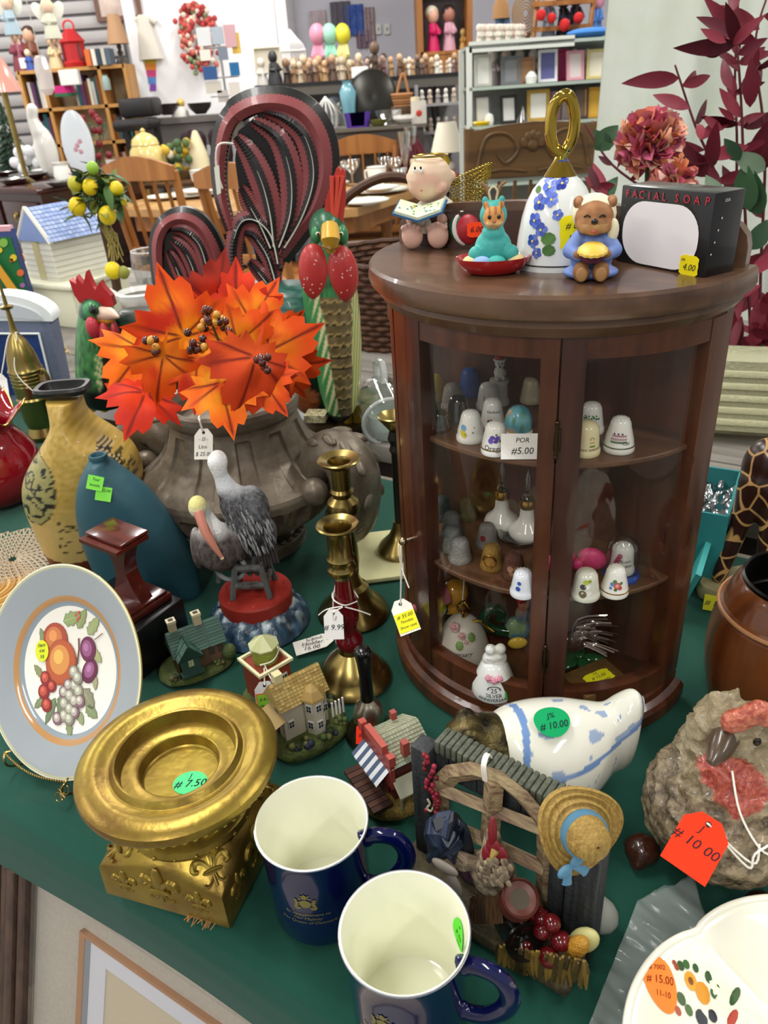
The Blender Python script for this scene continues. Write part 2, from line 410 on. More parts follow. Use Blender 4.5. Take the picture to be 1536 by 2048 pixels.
# pale drape on the right
def drape(u,v):
 x=0.70+0.95*u;z=1.95-2.55*v
 y=2.32+0.045*sin(u*19+v*1.2)+0.02*sin(u*43+2)+0.05*u+0.1*(1-u)*v*0.3
 x-=0.05*v*(1-u)
 return (x,y,z)
q=MB().grid(drape,90,14);q2=MB();q2.add(q.v,q.f);nb=len(q.v)
q2.add([(a,b+0.006,c) for a,b,c in q.v],[tuple(reversed(f)) for f in q.f])
tag(q2.build('drape',mat('pale_drape','#d6dbd2',0.85,var=(7,0.5,'#c3cab4')),smooth=180),'pale greenish white drape hanging behind the burgundy leaves','drape')
# == half-round curio cabinet
CABL=Vector((0.157,0.660,0));CABR=radians(-38)
cab=thing('curio_cabinet','half-round mahogany curio cabinet with curved glass doors','cabinet',CABL,CABR)
M_MAH=mat('mahogany','#532c18',0.34,coat=0.12,wood=(60,'#331609',2),var=(25,0.25,'#6b3d20'))
M_MAHX=mat('mahogany_top','#5a3e2c',0.30,coat=0.25,wood=(55,'#3c261c',0),var=(9,0.5,'#785c44'))
M_MAHD=mat('mahogany_dark','#452519',0.3,coat=0.2,wood=(60,'#2a130c',2))
M_BRASSD=mat('aged_brass_small','#4a3d2a',0.35,metal=1)
def epts(A,D,t0,t1,n):return [(A*cos(t0+(t1-t0)*i/n),-D*sin(t0+(t1-t0)*i/n)) for i in range(n+1)]
def halfslab(mb,prof,n=48):
 """prof: list of (A, D, z) rings, closed half-ellipse slab"""
 rings=[[(x,y,z) for x,y in epts(A,D,0,pi,n)] for A,D,z in prof]
 return mb.loft(rings)
def arcbox(mb,t0,t1,z0,z1,A,D,th,n=20):
 o=epts(A,D,t0,t1,n);i=epts(A-th,D-th,t0,t1,n)
 rings=[[(o[k][0],o[k][1],z0),(o[k][0],o[k][1],z1),(i[k][0],i[k][1],z1),(i[k][0],i[k][1],z0)] for k in range(n+1)]
 return mb.loft(rings)
A0,D0=0.156,0.147
b=MB();halfslab(b,[(A0,D0,0),(A0,D0,0.012),(A0-.003,D0-.003,0.016),(A0-.009,D0-.009,0.018),(A0-.009,D0-.009,0.026),(A0-.013,D0-.013,0.03)]);b.build('base_plinth',M_MAH,cab,smooth=30)
b=MB();halfslab(b,[(A0-.010,D0-.010,.378),(A0-.004,D0-.004,.386),(A0-.004,D0-.004,.390),(A0+.002,D0+.002,.393),(A0+.004,D0+.004,.398),(A0+.003,D0+.003,.4075),(A0+.001,D0+.001,.41)]);b.build('top',M_MAHX,cab,smooth=30)
MB().box(0,-0.004,0.204,0.292,0.008,0.35).build('back_panel',mat('mahogany_back','#643a2c',0.35,coat=0.2,wood=(45,'#42221a',2)),cab,smooth=0)
# crest along the back of the top
cp=[(-0.150,0.41)]+[(-0.150+0.024*(1-cos(a)),0.422+0.020*sin(a)) for a in (0,.4,.8,1.2,1.57)]+[(-0.09,0.447),(-0.03,0.450),(0.03,0.450),(0.09,0.447)]+[(0.152-0.026*(1-cos(a)),0.424+0.020*sin(a)) for a in (1.57,1.2,.8,.4,0)]+[(0.152,0.41)]
MB().prism(cp,0.012,T(0,-0.006,0)).build('crest_rail',M_MAHX,cab,smooth=30)
MB().prism([(x*0.93,0.41+(z-0.41)*0.82) for x,z in cp],0.004,T(0,-0.0135,0)).build('crest_panel',M_MAHD,cab,smooth=30)
AB,DB=0.147,0.134
tt={'l0':pi-0.02,'l1':pi-0.30,'c':1.125}
def stile(t0,t1,z0,z1,name,m=M_MAH,off=0.0,th=0.014):b=MB();arcbox(b,t0,t1,z0,z1,AB+off,DB+off,th,6);return b.build(name,m,cab,smooth=30)
# fixed corner stiles, then two framed doors meeting at the middle
stile(2.28,2.11,.03,.38,'corner_stile');stile(0.12,0.0,.03,.38,'corner_stile');stile(pi,pi-.12,.03,.38,'corner_stile')
def door(t0,t1,nm,swl,swr):
 d=MB();arcbox(d,t0,t1,.362,.3785,AB,DB,.012,18);d.build(nm+'_top_rail' if 0 else 'top_rail',M_MAH,cab,smooth=30)
 d=MB();arcbox(d,t0,t1,.031,.052,AB,DB,.012,18);d.build('bottom_rail',M_MAH,cab,smooth=30)
 stile(t0,t0-swl,.031,.378,'door_stile',M_MAH if swl>.15 else M_MAHD,0.0005);stile(t1+swr,t1,.031,.378,'door_stile',M_MAH,0.0005)
 g=MB();arcbox(g,t0-swl*.6,t1+swr*.6,.05,.366,AB-.005,DB-.005,.0016,26);g.build('glass_pane',glass('cabinet_glass','#fbfaf8',0.008,0.13,0.02),cab,smooth=30)
door(2.10,tt['c']+0.005,'left',0.145,0.09);door(tt['c']-0.005,0.13,'right',0.12,0.14);door(pi-.125,2.29,'side',.08,.08)
# shelves
for z in (.277,.152):
 b=MB();halfslab(b,[(.140,.126,z-.005),(.141,.127,z-.0035),(.141,.127,z-.0008),(.140,.126,z)]);b.build('shelf',mat('shelf_wood','#6a4a35',0.42,coat=0.1,wood=(45,'#4b3020',0)),cab,smooth=30)
for z in (.274,.148):
 for s in (-1,1):MB().box(s*.140,-.02,z-.009,.006,.03,.006).build('shelf_cleat',M_MAHD,cab,smooth=0)
 # hinges in the middle, knob on the left
for z in (.30,.09):
 p=(AB*cos(tt['c'])*1.012,-DB*sin(tt['c'])*1.012)
 h=MB().tube([(p[0],p[1],z-.013),(p[0],p[1],z+.013)],.0017,8);h.ell(p[0],p[1],z+.0140,.0020,n=8,k=6);h.ell(p[0],p[1],z-.0140,.0020,n=8,k=6);h.box(p[0],p[1]+.0008,z,.006,.0015,.018,b=.0005);h.build('hinge',M_BRASSD,cab)
kt=2.14;kp=Vector((AB*cos(kt),-DB*sin(kt),0));kn=Vector((kp.x/AB**2,kp.y/DB**2,0)).normalized()
k0=kp+Vector((0,0,.165));kb=MB().tube([k0,k0+kn*.008],.0018,8);kk=k0+kn*.010;kb.ell(kk.x,kk.y,kk.z,.0042,n=12,k=8);kb.build('knob',mat('knob_metal','#a8977a',0.25,metal=1),cab)
# tag hanging from the knob
IW=cab.matrix_world
_cm=Matrix.Translation(CABL)@Matrix.Rotation(CABR,4,'Z');CABI=_cm.inverted()
tp=k0+kn*.013
tl=tp+Vector((0.001,-.002,-.062));TM=CABI@face_cam(_cm@(tl+Vector((0.004,-.004,-.018))),tilt=-0.35,roll=0.30)
hang_tag(cab,TM,.021,.036,'#f3f0e6',None,[[k0+kn*.011+Vector((0,0,.003)),tp+Vector((.001,0,-.004)),tp+Vector((0,0,-.03)),TM@Vector((0,.0125,.001))],[tp+Vector((0,0,-.028)),tp+Vector((.004,-.002,-.034)),tp+Vector((.012,-.006,-.044))],[k0+kn*.011+Vector((0,0,-.003)),tp+Vector((-.0015,0,-.006)),tp+Vector((-.001,0,-.032)),TM@Vector((0.0,.0125,.001))]])
sticker(cab,TM@T(0,-.006,.0006),.0205,.020,'#f2ea2c',[(0,.3,.26,'# 35.00'),(0,.02,.2,'Thimble'),(0,-.26,.2,'Show case')])
# == helpers for shapes measured from the photograph at a real distance
def sil_loft(rows,Y,thick,n=40,ex=2.0,colf=None,cap=True,origin=None,sub=4,back=1.0):
 """rows of (image row, left px, right px) on the vertical plane y = Y, swept into a body of real thickness.
    thick(t) half depth; returns MB in coordinates relative to origin and per-vertex (px, py, front)"""
 pts=smooth_pts([(a,b,c) for a,b,c in rows],sub);mb=MB();info=[];rings=[];K=len(pts);og=Vector(origin or (0,0,0))
 for i,(py,l,r) in enumerate(pts):
  L=VY(l,py,Y);R=VY(r,py,Y);c=(L+R)/2;h=(R-L)/2;d=thick(i/(K-1));ring=[]
  for j in range(n):
   a=2*pi*j/n;ca,sa=cos(a),sin(a)
   X=math.copysign(abs(ca)**(2/ex),ca);D=math.copysign(abs(sa)**(2/ex),sa)
   p=c+h*X+Vector((0,-d*D*(1.0 if D>0 else back),0));ring.append(tuple(p-og));info.append(((l+r)/2+(r-l)/2*X,py,D))
  rings.append(ring)
 mb.loft(rings,caps=cap)
 mb.info=info
 return mb
def build_info(mb,name,m,parent,colf,smooth=60):
 it=iter(mb.info);cols=[colf(*i) for i in mb.info];k=iter(cols)
 return mb.build(name,m,parent,smooth=smooth,colv=lambda x,y,z,n:next(k))
def wrapcyl(rf,a0,z0,eps=0.0004,inside=False):
 """flat (x, y) -> on the surface of revolution r = rf(z), centred at angle a0, height z0"""
 def f(x,y,z):
  zz=z0+y;r=rf(zz)+(-eps-z if inside else eps+z);a=a0+(-x if inside else x)/max(rf(zz),1e-4);return (r*cos(a),r*sin(a),zz)
 return f
def prof_r(prof):
 P=sorted(prof,key=lambda p:p[1])
 def f(z):
  if z<=P[0][1]:return P[0][0]
  for (r0,z0),(r1,z1) in zip(P,P[1:]):
   if z<=z1:return r0+(r1-r0)*(z-z0)/max(z1-z0,1e-9)
  return P[-1][0]
 return f
BRASS=mat('brass','#a08c54',0.28,metal=1,var=(14,0.4,'#6e5a30'))
# == gilt candle pedestal
M_GILT=mat('antique_gilt','#9e8838',0.33,metal=0.78,var=(18,0.7,'#6a4a2c'),bump=(160,0.15))
gp=thing('candle_pedestal','antique gold pillar candle pedestal with fleur-de-lis on its square foot','candle holder',(-0.168,0.422,0),radians(-19.6))
b=MB();S=0.054
def edge_h(s):return 0.034+0.013*cos(s*pi/2)**1.3
N8=12;sq=[]
for k in range(4):
 for i in range(N8):
  s=-1+2*i/N8;q=Matrix.Rotation(k*pi/2,2)@Vector((s*S,-S));sq.append((q.x,q.y,edge_h(s),atan2(q.y,q.x)))
rings=[[(x*1.0,y*1.0,0.0) for x,y,h,a in sq],[(x,y,0.004) for x,y,h,a in sq],[(x*.985,y*.985,h-.003) for x,y,h,a in sq],[(x*.955,y*.955,h) for x,y,h,a in sq]]
for t in (0.35,0.7,1.0):
 rings.append([(x*.955*(1-t)+.046*cos(a)*t,y*.955*(1-t)+.046*sin(a)*t,h*(1-t)+.0525*t) for x,y,h,a in sq])
b.loft(rings);b.build('foot',M_GILT,gp,smooth=40)
b=MB().olathe([(.046,.050),(.049,.052),(.0505,.056),(.049,.060),(.045,.062),(.041,.063),(.043,.066),(.044,.070),(.042,.074),(.037,.076),(.036,.080),(.045,.088),(.058,.094),(.067,.097)],56);b.build('stem',M_GILT,gp)
for i in range(20):a=2*pi*i/20;MB().ell(.0503*cos(a),.0503*sin(a),.056,.0019 if i%2 else.0014,n=8,k=6).build('stud',M_GILT,gp)
b=MB().olathe([(.063,.095),(.071,.098),(.0745,.101),(.0755,.105),(.0745,.108),(.071,.1105),(.064,.1125),(.058,.1115),(.053,.1085),(.0495,.1085),(.0475,.111),(.0462,.1125),(.0448,.112),(.0438,.109),(.0432,.102),(.0425,.1005),(.0385,.1003),(.0315,.1003),(.0302,.0995),(.0295,.096),(.029,.0905),(.0278,.0895),(0.0,.089)],72)
b.build('candle_cup',M_GILT,gp,smooth=35)
b=MB()
for i in range(64):a=2*pi*i/64;b.ell(.0712*cos(a),.0712*sin(a),.0985,.0026,.0026,.0012,n=6,k=4)
b.build('beaded_edge',M_GILT,gp)
def fleur(s):
 f=MB();f.ell(0,0,.55*s,.18*s,.13*s,.44*s)
 for q in (-1,1):
  f.tube(smooth_pts([(q*.06*s,0,.12*s),(q*.22*s,0,.42*s),(q*.46*s,0,.5*s),(q*.56*s,0,.28*s),(q*.42*s,0,.2*s)],4),[.07*s+.06*s*sin(i/16*pi) for i in range(17)],8)
  f.tube(smooth_pts([(q*.05*s,0,.02*s),(q*.1*s,0,-.2*s),(q*.26*s,0,-.34*s),(q*.38*s,0,-.26*s)],4),[.06*s]*13,6)
 f.tube([(0,0,0.05*s),(0,0,-.42*s)],[.07*s,.05*s],8)
 f.tube([(.3*s*cos(a),-.05*s,.07*s+.05*s*sin(a)) for a in [2*pi*i/12 for i in range(12)]],.05*s,6,closed=True)
 return f
for side in range(4):
 R=Matrix.Rotation(side*pi/2,4,'Z')
 for x,s,z in ((-.032,.017,.018),(0,.027,.022),(.032,.017,.018)):
  fleur(s).build('fleur_de_lis',M_GILT,gp).matrix_local=R@T(x,-S+.0005,z)
 fleur(.023).build('corner_fleur_de_lis',M_GILT,gp).matrix_local=R@Matrix.Rotation(pi/4,4,'Z')@T(0,-.0585,.0425,rx=radians(-62))
sticker(gp,T(.011,-.006,.0897,rz=radians(22)),.026,.022,'#58d68a',[(-.02,.28,.26,'J'),(0,-.06,.42,'# 7.50')],'oval')
b=MB().col('#b07a3a')
for i in range(14):
 x=.018+.03*random.random();b.tube([(x,-S,.002),(x+.003*random.uniform(-1,1),-S-.003-.004*random.random(),.0006)],.0004,4)
b.build('frayed_felt',V_MATTE(),gp)
# == navy mugs
M_NAVY=mat('navy_glaze','#070e40',0.1,coat=0.5)
M_CREAMG=mat('cream_glaze','#f1f1dc',0.12,coat=0.5)
def mug(loc,rz,label,inside_tag):
 m=thing('mug',label,'mug',loc,rz,None)
 out=[(.033,.0),(.0355,.001),(.0368,.004),(.0372,.03),(.0375,.065),(.0388,.082),(.0402,.0895)]
 inn=[(.0402,.0895),(.0398,.0906),(.0388,.0903),(.0372,.082),(.0355,.065),(.0350,.012),(.0335,.0065),(.030,.0055),(0,.0055)]
 MB().olathe([(0,.0)]+out,64).build('mug_body',M_NAVY,m);MB().olathe(inn,64).build('mug_lining',M_CREAMG,m)
 MB().tube([(.0401*cos(a),.0401*sin(a),.0900) for a in [2*pi*i/64 for i in range(64)]],.0007,6,closed=True).build('silver_rim',mat('platinum','#b9bcc4',0.2,metal=1),m)
 h=smooth_pts([(.036,0,.074),(.045,0,.0785),(.058,0,.0765),(.0655,0,.064),(.0645,0,.048),(.055,0,.033),(.044,0,.0265),(.035,0,.026)],6)
 MB().tube(h,[.0052]*3+[.0046]*(len(h)-6)+[.0052]*3,12,flat=1.45).build('handle',M_NAVY,m)
 # printed crest and three lines of script
 rf=prof_r(out);a0=radians(-92);g=MB().col('#8c8446')
 def put(mb2,z0):
  w=wrapcyl(rf,a0,z0,.0004);g.add([w(*v) for v in mb2.v],mb2.f)
 c=MB();c.disc(0,0,0,.0042,14);c.disc(0,.0062,0,.0022,10,None,.0014)
 for q in (-1,1):
  for k,(x,y,r) in enumerate(((.0058,.001,.0016),(.0066,.0035,.0013),(.0062,-.0018,.0015),(.0072,-.004,.0012),(.0045,-.0045,.0012),(.0034,.0055,.0009))):c.disc(q*x,y,0,r,8)
 c.poly([(-.003,.0072,0),(.003,.0072,0),(.0036,.0095,0),(.0018,.0085,0),(0,.0105,0),(-.0018,.0085,0),(-.0036,.0095,0)])
 c.poly([(-.007,-.0066,0),(.007,-.0066,0),(.0076,-.0052,0),(-.0076,-.0052,0)])
 put(c,.052)
 for k,t in enumerate(('By Appointment to','Her Majesty','The Queen of Denmark')):g.text(t,.0042,None,0.35,wrap=wrapcyl(rf,a0,.040-k*.0045,.0004))
 g.build('crest_print',mat('gold_print',None,0.4,metal=0.4),m)
 if inside_tag:
  ri=prof_r([(.0355,.065),(.0350,.012),(.0372,.082),(.0388,.0903)])
  sticker(m,Matrix.Identity(4),.017,.026,'#63e23e',[(0,.3,.15,'#'),(0,.0,.2,'9.50'),(0,-.3,.16,'Set')],'oval',wrap=wrapcyl(ri,radians(38),.067,.0006,inside=True))
 return m
mug((-0.066,0.370,0),radians(-8),'navy blue mug with white inside, further from the viewer, no sticker inside',False)
mug((-0.005,0.286,0),radians(-24),'navy blue mug with a lime green price sticker inside',True)
# == fruit plate on a wire easel
pl=thing('fruit_plate','grey-rimmed china plate with a printed fruit cluster, propped on a brass easel','plate',(0,0,0))
yaw,lean=radians(-30),radians(31)
_n=Vector((sin(yaw)*cos(lean),-cos(yaw)*cos(lean),sin(lean)));_x=Vector((cos(yaw),sin(yaw),0));_u=_n.cross(_x)
PM=Matrix((_x,_u,_n)).transposed().to_4x4();PM.translation=Vector((-0.303,0.55,0.093));pl.matrix_world=PM
PR=.097;k=PR
prof=[(0,-.016),(.45*k,-.016),(.62*k,-.012),(.98*k,-.003),(k,-.0005),(k,.001),(.985*k,.0012),(.70*k,-.0055),(.63*k,-.0085),(.60*k,-.0100),(0,-.0103)]
def pc(kk,i):return [C(h) for h in ('#dcd7c6','#dcd7c6','#dcd7c6','#c9b640','#d8c070','#dfe0c8','#b8b894','#9aa1a6','#b98a56','#8f9ba3','#f2eee2','#f2eee2')][min(kk,11)]
prof=[(0,-.016),(.45*k,-.016),(.62*k,-.012),(.98*k,-.003),(k,-.0005),(k,.001),(.985*k,.0012),(.965*k,.0005),(.70*k,-.0053),(.645*k,-.0075),(.60*k,-.0098),(0,-.0103)]
MB().lathe(prof,96,colf=pc).build('plate_disc',mat('plate_glaze',None,0.14,coat=0.5),pl,smooth=50)
f=MB();z0=-.0092
def blobd(x,y,r,c1,c2,ry=None,rot=0.0,z=0.0):
 M=T(x,y,z0+z,rz=rot);f.col(mixc(C(c1),(0,0,0),.25)).disc(0,0,0,r,22,M,ry or r);f.col(c1).disc(0,r*.03,.00008,r*.93,22,M,(ry or r)*.93)
 f.col(mixc(C(c1),C(c2),.5)).disc(-.1*r,.1*r,.00016,r*.65,18,M,(ry or r)*.65);f.col(c2).disc(-.2*r,.22*r,.00024,r*.32,14,M,(ry or r)*.32)
def leafd(x,y,l,w,rot,c='#7d8f5c',z=0.0):
 M=T(x,y,z0+z,rz=rot);P=[(0,0),(.2*l,.5*w),(.3*l,.38*w),(.45*l,.55*w),(.55*l,.4*w),(.75*l,.36*w),(l,0),(.75*l,-.36*w),(.55*l,-.4*w),(.45*l,-.55*w),(.3*l,-.38*w),(.2*l,-.5*w)]
 f.col(mixc(C(c),(0,0,0),.3)).poly([(a,b2,0) for a,b2 in P],M);f.col(c).poly([(.04*l+a*.92,b2*.85,.00006) for a,b2 in P],M);f.col(mixc(C(c),C('#d8d8a0'),.5)).poly([(.05*l,.03*w,.00012),(.9*l,0,.00012),(.05*l,-.03*w,.00012)],M)
q=k/100.0
for (x,y,l,w,r,c) in ((-18,42,26,14,.5,'#8a9c62'),(2,40,22,11,1.3,'#86945e'),(16,38,22,12,1.1,'#95a06a'),(26,26,16,9,-.6,'#a3a873'),(-2,18,20,10,-1.0,'#7e8b60'),(-32,-16,16,8,2.6,'#8b9160'),(-26,-36,15,8,-2.2,'#7f8d62'),(-10,-30,30,9,-1.8,'#6f8360'),(-4,-26,22,9,-1.4,'#71855e'),(22,-12,24,16,-.7,'#8f8f74'),(30,-26,18,12,-.4,'#86966c'),(22,-34,14,9,-.9,'#97a27a'),(12,-46,16,9,-1.2,'#8c9a6e'),(-36,14,18,8,2.2,'#7d8f5c'),(34,4,14,7,-1.3,'#a5a27a')):leafd(x*q,y*q,l*q,w*q,r,c)
blobd(-24*q,22*q,17*q,'#a8442c','#e0924e');blobd(-11*q,4*q,20*q,'#b8552c','#efb65a',22*q,z=.0003)
blobd(20*q,25*q,10*q,'#6a2048','#b070a0',12*q,.4,.0003);blobd(27*q,6*q,9*q,'#641c44','#b878a8',12*q,-.3,.0003)
for (x,y,r) in ((-27,-16,7),(-26,-29,7.5),(-19,-40,7),(-17,-21,6)):blobd(x*q,y*q,r*q,'#8f1c1c','#e06a52',z=.0004)
for i,(x,y) in enumerate(((4,-14),(12,-12),(18,-16),(0,-22),(8,-23),(15,-26),(22,-24),(3,-32),(11,-35),(18,-36),(6,-43),(13,-44),(-2,-48),(8,0),(14,-4))):blobd(x*q,y*q,6.4*q,'#8d8878' if i%3 else '#84606e','#dfe0cc',z=.0005+.00002*i)
for (x,y) in ((-3,52),(0,55),(2,51),(0,48)):blobd(x*q,y*q,1.8*q,'#a02a2a','#e07060')
f.col('#7a4a3a')
f.tube([(6*q,32*q,z0+.0003),(9*q,22*q,z0+.0003),(10*q,8*q,z0+.0003)],.0007,5);f.tube([(26*q,36*q,z0+.0003),(34*q,44*q,z0+.0003)],.0004,5)
f.build('fruit_print',mat('plate_print',None,0.2,coat=0.3),pl,smooth=0)
sticker(pl,T(-.036,.008,-.0080,rz=.3),.017,.020,'#d9e23a',[(0,.25,.2,'D&W'),(0,0,.2,'4.00'),(0,-.26,.2,'3/$')],'oval')
ea=thing('plate_easel','brass wire plate easel with a beaded chain under the fruit plate','easel',(0,0,0));ea.matrix_world=PM
e=MB()
for s in (-1,1):
 e.tube(smooth_pts([(s*.03,.05,-.021),(s*.034,-.04,-.021),(s*.038,-.098,-.021),(s*.038,-.102,-.012),(s*.038,-.1005,.004),(s*.038,-.094,.010),(s*.040,-.088,.009),(s*.038,-.086,.005)],5),.0011,6)
e.tube(smooth_pts([(-.03,.05,-.021),(0,.06,-.022),(.03,.05,-.021)],5),.0011,6);e.build('wire_frame',BRASS,ea)
e=MB()
for i in range(4):e.tube([(.004*cos(a+i),-.1035+.004*sin(a),.004) for a in [2*pi*j/10 for j in range(10)]],.0005,5,closed=True,M=T(.034+.0022*i,.003*i,.004))
e.build('spiral_end',BRASS,ea)
e=MB()
for i in range(30):
 t=i/29;e.ell(-.040+.078*t,-.088-.010*sin(pi*t)*.5,.009+.003*sin(pi*t),.0013,n=6,k=5)
e.build('bead_chain',BRASS,ea)
# == black box and mahogany watch stand
bx=MB().box(0,0,.0295,.105,.075,.059,b=.002);tag(bx.build('display_box',mat('black_card','#0e0f10',0.35),loc=(-.292,.700,0),rot=(0,0,TROT)),'glossy black box under the mahogany watch stand','box')
ws=thing('watch_stand','small mahogany stand with waisted post and notched top plate','stand',(-0.282,0.697,0.0592),radians(-36))
M_RED=mat('cherry_lacquer','#5c1f16',0.22,coat=0.4,wood=(70,'#41130d',0))
MB().box(0,0,.004,.062,.062,.008,b=.0018).build('base',M_RED,ws,smooth=30);MB().box(0,0,.0095,.056,.056,.003,b=.001).build('base_step',M_RED,ws,smooth=30)
sd=[(.5*(.046-.028*sin(pi*t)**1.0),.011+.071*t) for t in [i/16 for i in range(17)]]
MB().prism([(-x,z) for x,z in sd]+[(x,z) for x,z in sd[::-1]],.016,T(0,.004,0)).build('post',M_RED,ws,smooth=30)
nt=[(-.03,-.02),(-.021,-.02),(-.021,-.013),(-.016,-.013),(-.016,-.02),(.014,-.02),(.014,-.013),(.019,-.013),(.019,-.02),(.03,-.02),(.03,.022),(-.03,.022)]
MB().prism(nt,.0045,T(0,0,.0845,rx=radians(-90))@Matrix.Diagonal((1,1,-1,1))).build('top_plate',M_RED,ws,smooth=20)
MB().box(0,.004,.0895,.058,.036,.0035,b=.001).build('top_pad',M_RED,ws,smooth=30)
MB().col('#caa38c').box(0.004,-.022,.0112,.008,.004,.0004).build('name_plate',mat('small_plate',None,.3,metal=.6),ws)
# == teal flask vase
R_=[(916,179,213),(924,176,216),(938,169,232),(956,161,258),(985,155,296),(1020,154,328),(1060,160,357),(1100,172,381),(1140,189,396),(1180,211,403),(1196,226,398),(1206,250,380)]
og=VY(310,1206,.80);og.z=0
tv=thing('flask_vase','matte teal flask-shaped vase with an off-centre neck and green stickers','vase',og)
thk=lambda t:.010+.026*sin(pi*min(1,t*1.05))**.7 if t>.05 else.0105
mb=sil_loft(R_,.80,thk,40,2.2,origin=og);mb.build('vase_body',mat('teal_matte','#2b5560',0.5,var=(6,.25,'#24485a')),tv,smooth=70)
p=VY(196,915,.80)-og
MB().lathe([(.0062,-.002),(.0098,-.002),(.0105,.0015),(.0098,.0035),(.0075,.0035),(.0062,.001),(.0055,-.0015),(0,-.002)],28,T(p.x,p.y,p.z)).build('mouth',mat('teal_matte'),tv)
for (x,y,r,tt_) in ((190,966,.35,['Teal','bottle']),(207,988,.3,['# 12.00'])):
 P=VY(x,y,.80-.034)-og;sticker(tv,Matrix.Translation(P)@T(0,0,0,rx=radians(72),rz=radians(8))@T(0,0,0,rz=-r),.017,.016,'#8ef05a',[(0,.25-.4*i,.28,s) for i,s in enumerate(tt_)],'rect')
 # == safari vase
R_=[(794,98,160),(812,106,160),(835,112,166),(855,106,186),(878,93,226),(905,76,262),(935,60,278),(965,53,282),(1000,58,276),(1040,74,262),(1080,92,246),(1110,106,234),(1132,118,222),(1137,122,218)]
og=VY(165,1137,.885);og.z=0
sv=thing('safari_vase','mustard yellow safari vase with leopard spots and a zebra','vase',og)
zeb=[(225,868),(232,880)]
def safcol(x,y,f):
 nn=n3((x*.12,y*.12,f));c=mixc(C('#a98a35'),C('#c6a557'),.5+.9*nn)
 c=mixc(c,C('#cfae70'),sstep(960,1030,y)*.7)
 if y>1086+4*sin(x*.05):return mixc(C('#5a1f14'),C('#6f3420'),.5+n3((x*.06,y*.06,3)))
 e=((x-98)/44)**2+((y-948)/66)**2
 if f>-.2 and e<1:
  if e>.93:return C('#4a2c1a')
  c=mixc(C('#8f8c58'),C('#a79a5e'),.5+nn)
  s=mnoise.noise(Vector((x*.075,y*.095,1.7)))
  if s>.12 and s<.46:return C('#1c1b14')
  return c
  # zebra: striped neck and body, dark scrub around it
 if f>0 and x>195:
  bx_,by_=x-232,y-905
  head=((x-210+.0)*.8+(y-862)*.6)**2/14**2+((x-210)*-.6+(y-862)*.8)**2/6**2<1
  neck=abs((x-206)-(y-858)*.55-3)<9 and 860<y<905
  body=(bx_/26)**2+((y-915)/26)**2<1
  if head or neck or body:
   return C('#17130c') if sin((x*.9+y*.35 if body else x*.3+y*.95)*.9)>-.35 else C('#cbb27c')
  if y>880 and x>238 and n3((x*.22,y*.22,5))>.05:return C('#4a4115')
 if f>0 and 1000<y<1070 and 145<x<200 and n3((x*.08,y*.35,9))>.22:return C('#2c2410')
 return c
mb=sil_loft(R_,.885,lambda t:.018+.040*sin(pi*min(1,.12+t*.78))**1.2,130,2.6,origin=og,sub=11)
build_info(mb,'vase_body',mat('safari_paint',None,0.38,coat=0.1,bump=(300,.15)),sv,safcol,70)
p=VY(126,778,.885)-og
rim=MB();o=[(.030,.020),(.033,.0235),(.030,.0)]
rr=[]
for (a,bb,z) in ((.026,.016,-.005),(.031,.021,-.003),(.033,.0225,.002),(.031,.021,.0055),(.026,.0165,.005),(.0245,.015,-.001),(.022,.013,-.006)):
 rr.append([(p.x+a*math.copysign(abs(cos(t))**.55,cos(t)),p.y+bb*math.copysign(abs(sin(t))**.55,sin(t)),p.z+z) for t in [2*pi*i/36 for i in range(36)]])
rim.loft(rr);rim.build('black_rim',mat('black_glaze_satin','#1a1b1a',0.35),sv)
# == red ruffled vase
rv0=G(6,992);rvz=lambda y:ZH(rv0.x,rv0.y,y)
rv=thing('red_vase','glossy crimson vase with a ruffled gold-edged lip','vase',(rv0.x,rv0.y,0))
pr=[(.046,.0),(.058,.006),(.071,.030),(.074,.052),(.069,.076),(.056,.098),(.047,.110),(.046,.118),(.054,.130),(.068,.141)]
def ruf(a,r,z):
 t=sstep(.11,.142,z);return (r*(1+.13*t*sin(5*a+.6)),z+.013*t*sin(5*a+.6))
MB().olathe([(0,0)]+pr+[(.066,.1425),(.050,.132),(.043,.118),(.043,.108),(.05,.095)],80,mod=ruf).build('vase_body',mat('crimson_glaze','#86101c',0.08,coat=0.7),rv,smooth=70)
MB().tube([(ruf(a,.0672,.142)[0]*cos(a),ruf(a,.0672,.142)[0]*sin(a),ruf(a,.0672,.142)[1]) for a in [2*pi*i/90 for i in range(90)]],.0011,6,closed=True).build('gilt_edge',mat('gilt_line','#c99a4a',.25,metal=1),rv)
w=wrapcyl(lambda z:.0545+.014*(z-.130)/.011,radians(-52),.136)
sticker(rv,T(.052*cos(radians(-50)),.052*sin(radians(-50)),.1445,rx=radians(18),rz=radians(40)),.018,.016,'#f0ee6a',None,'oval')
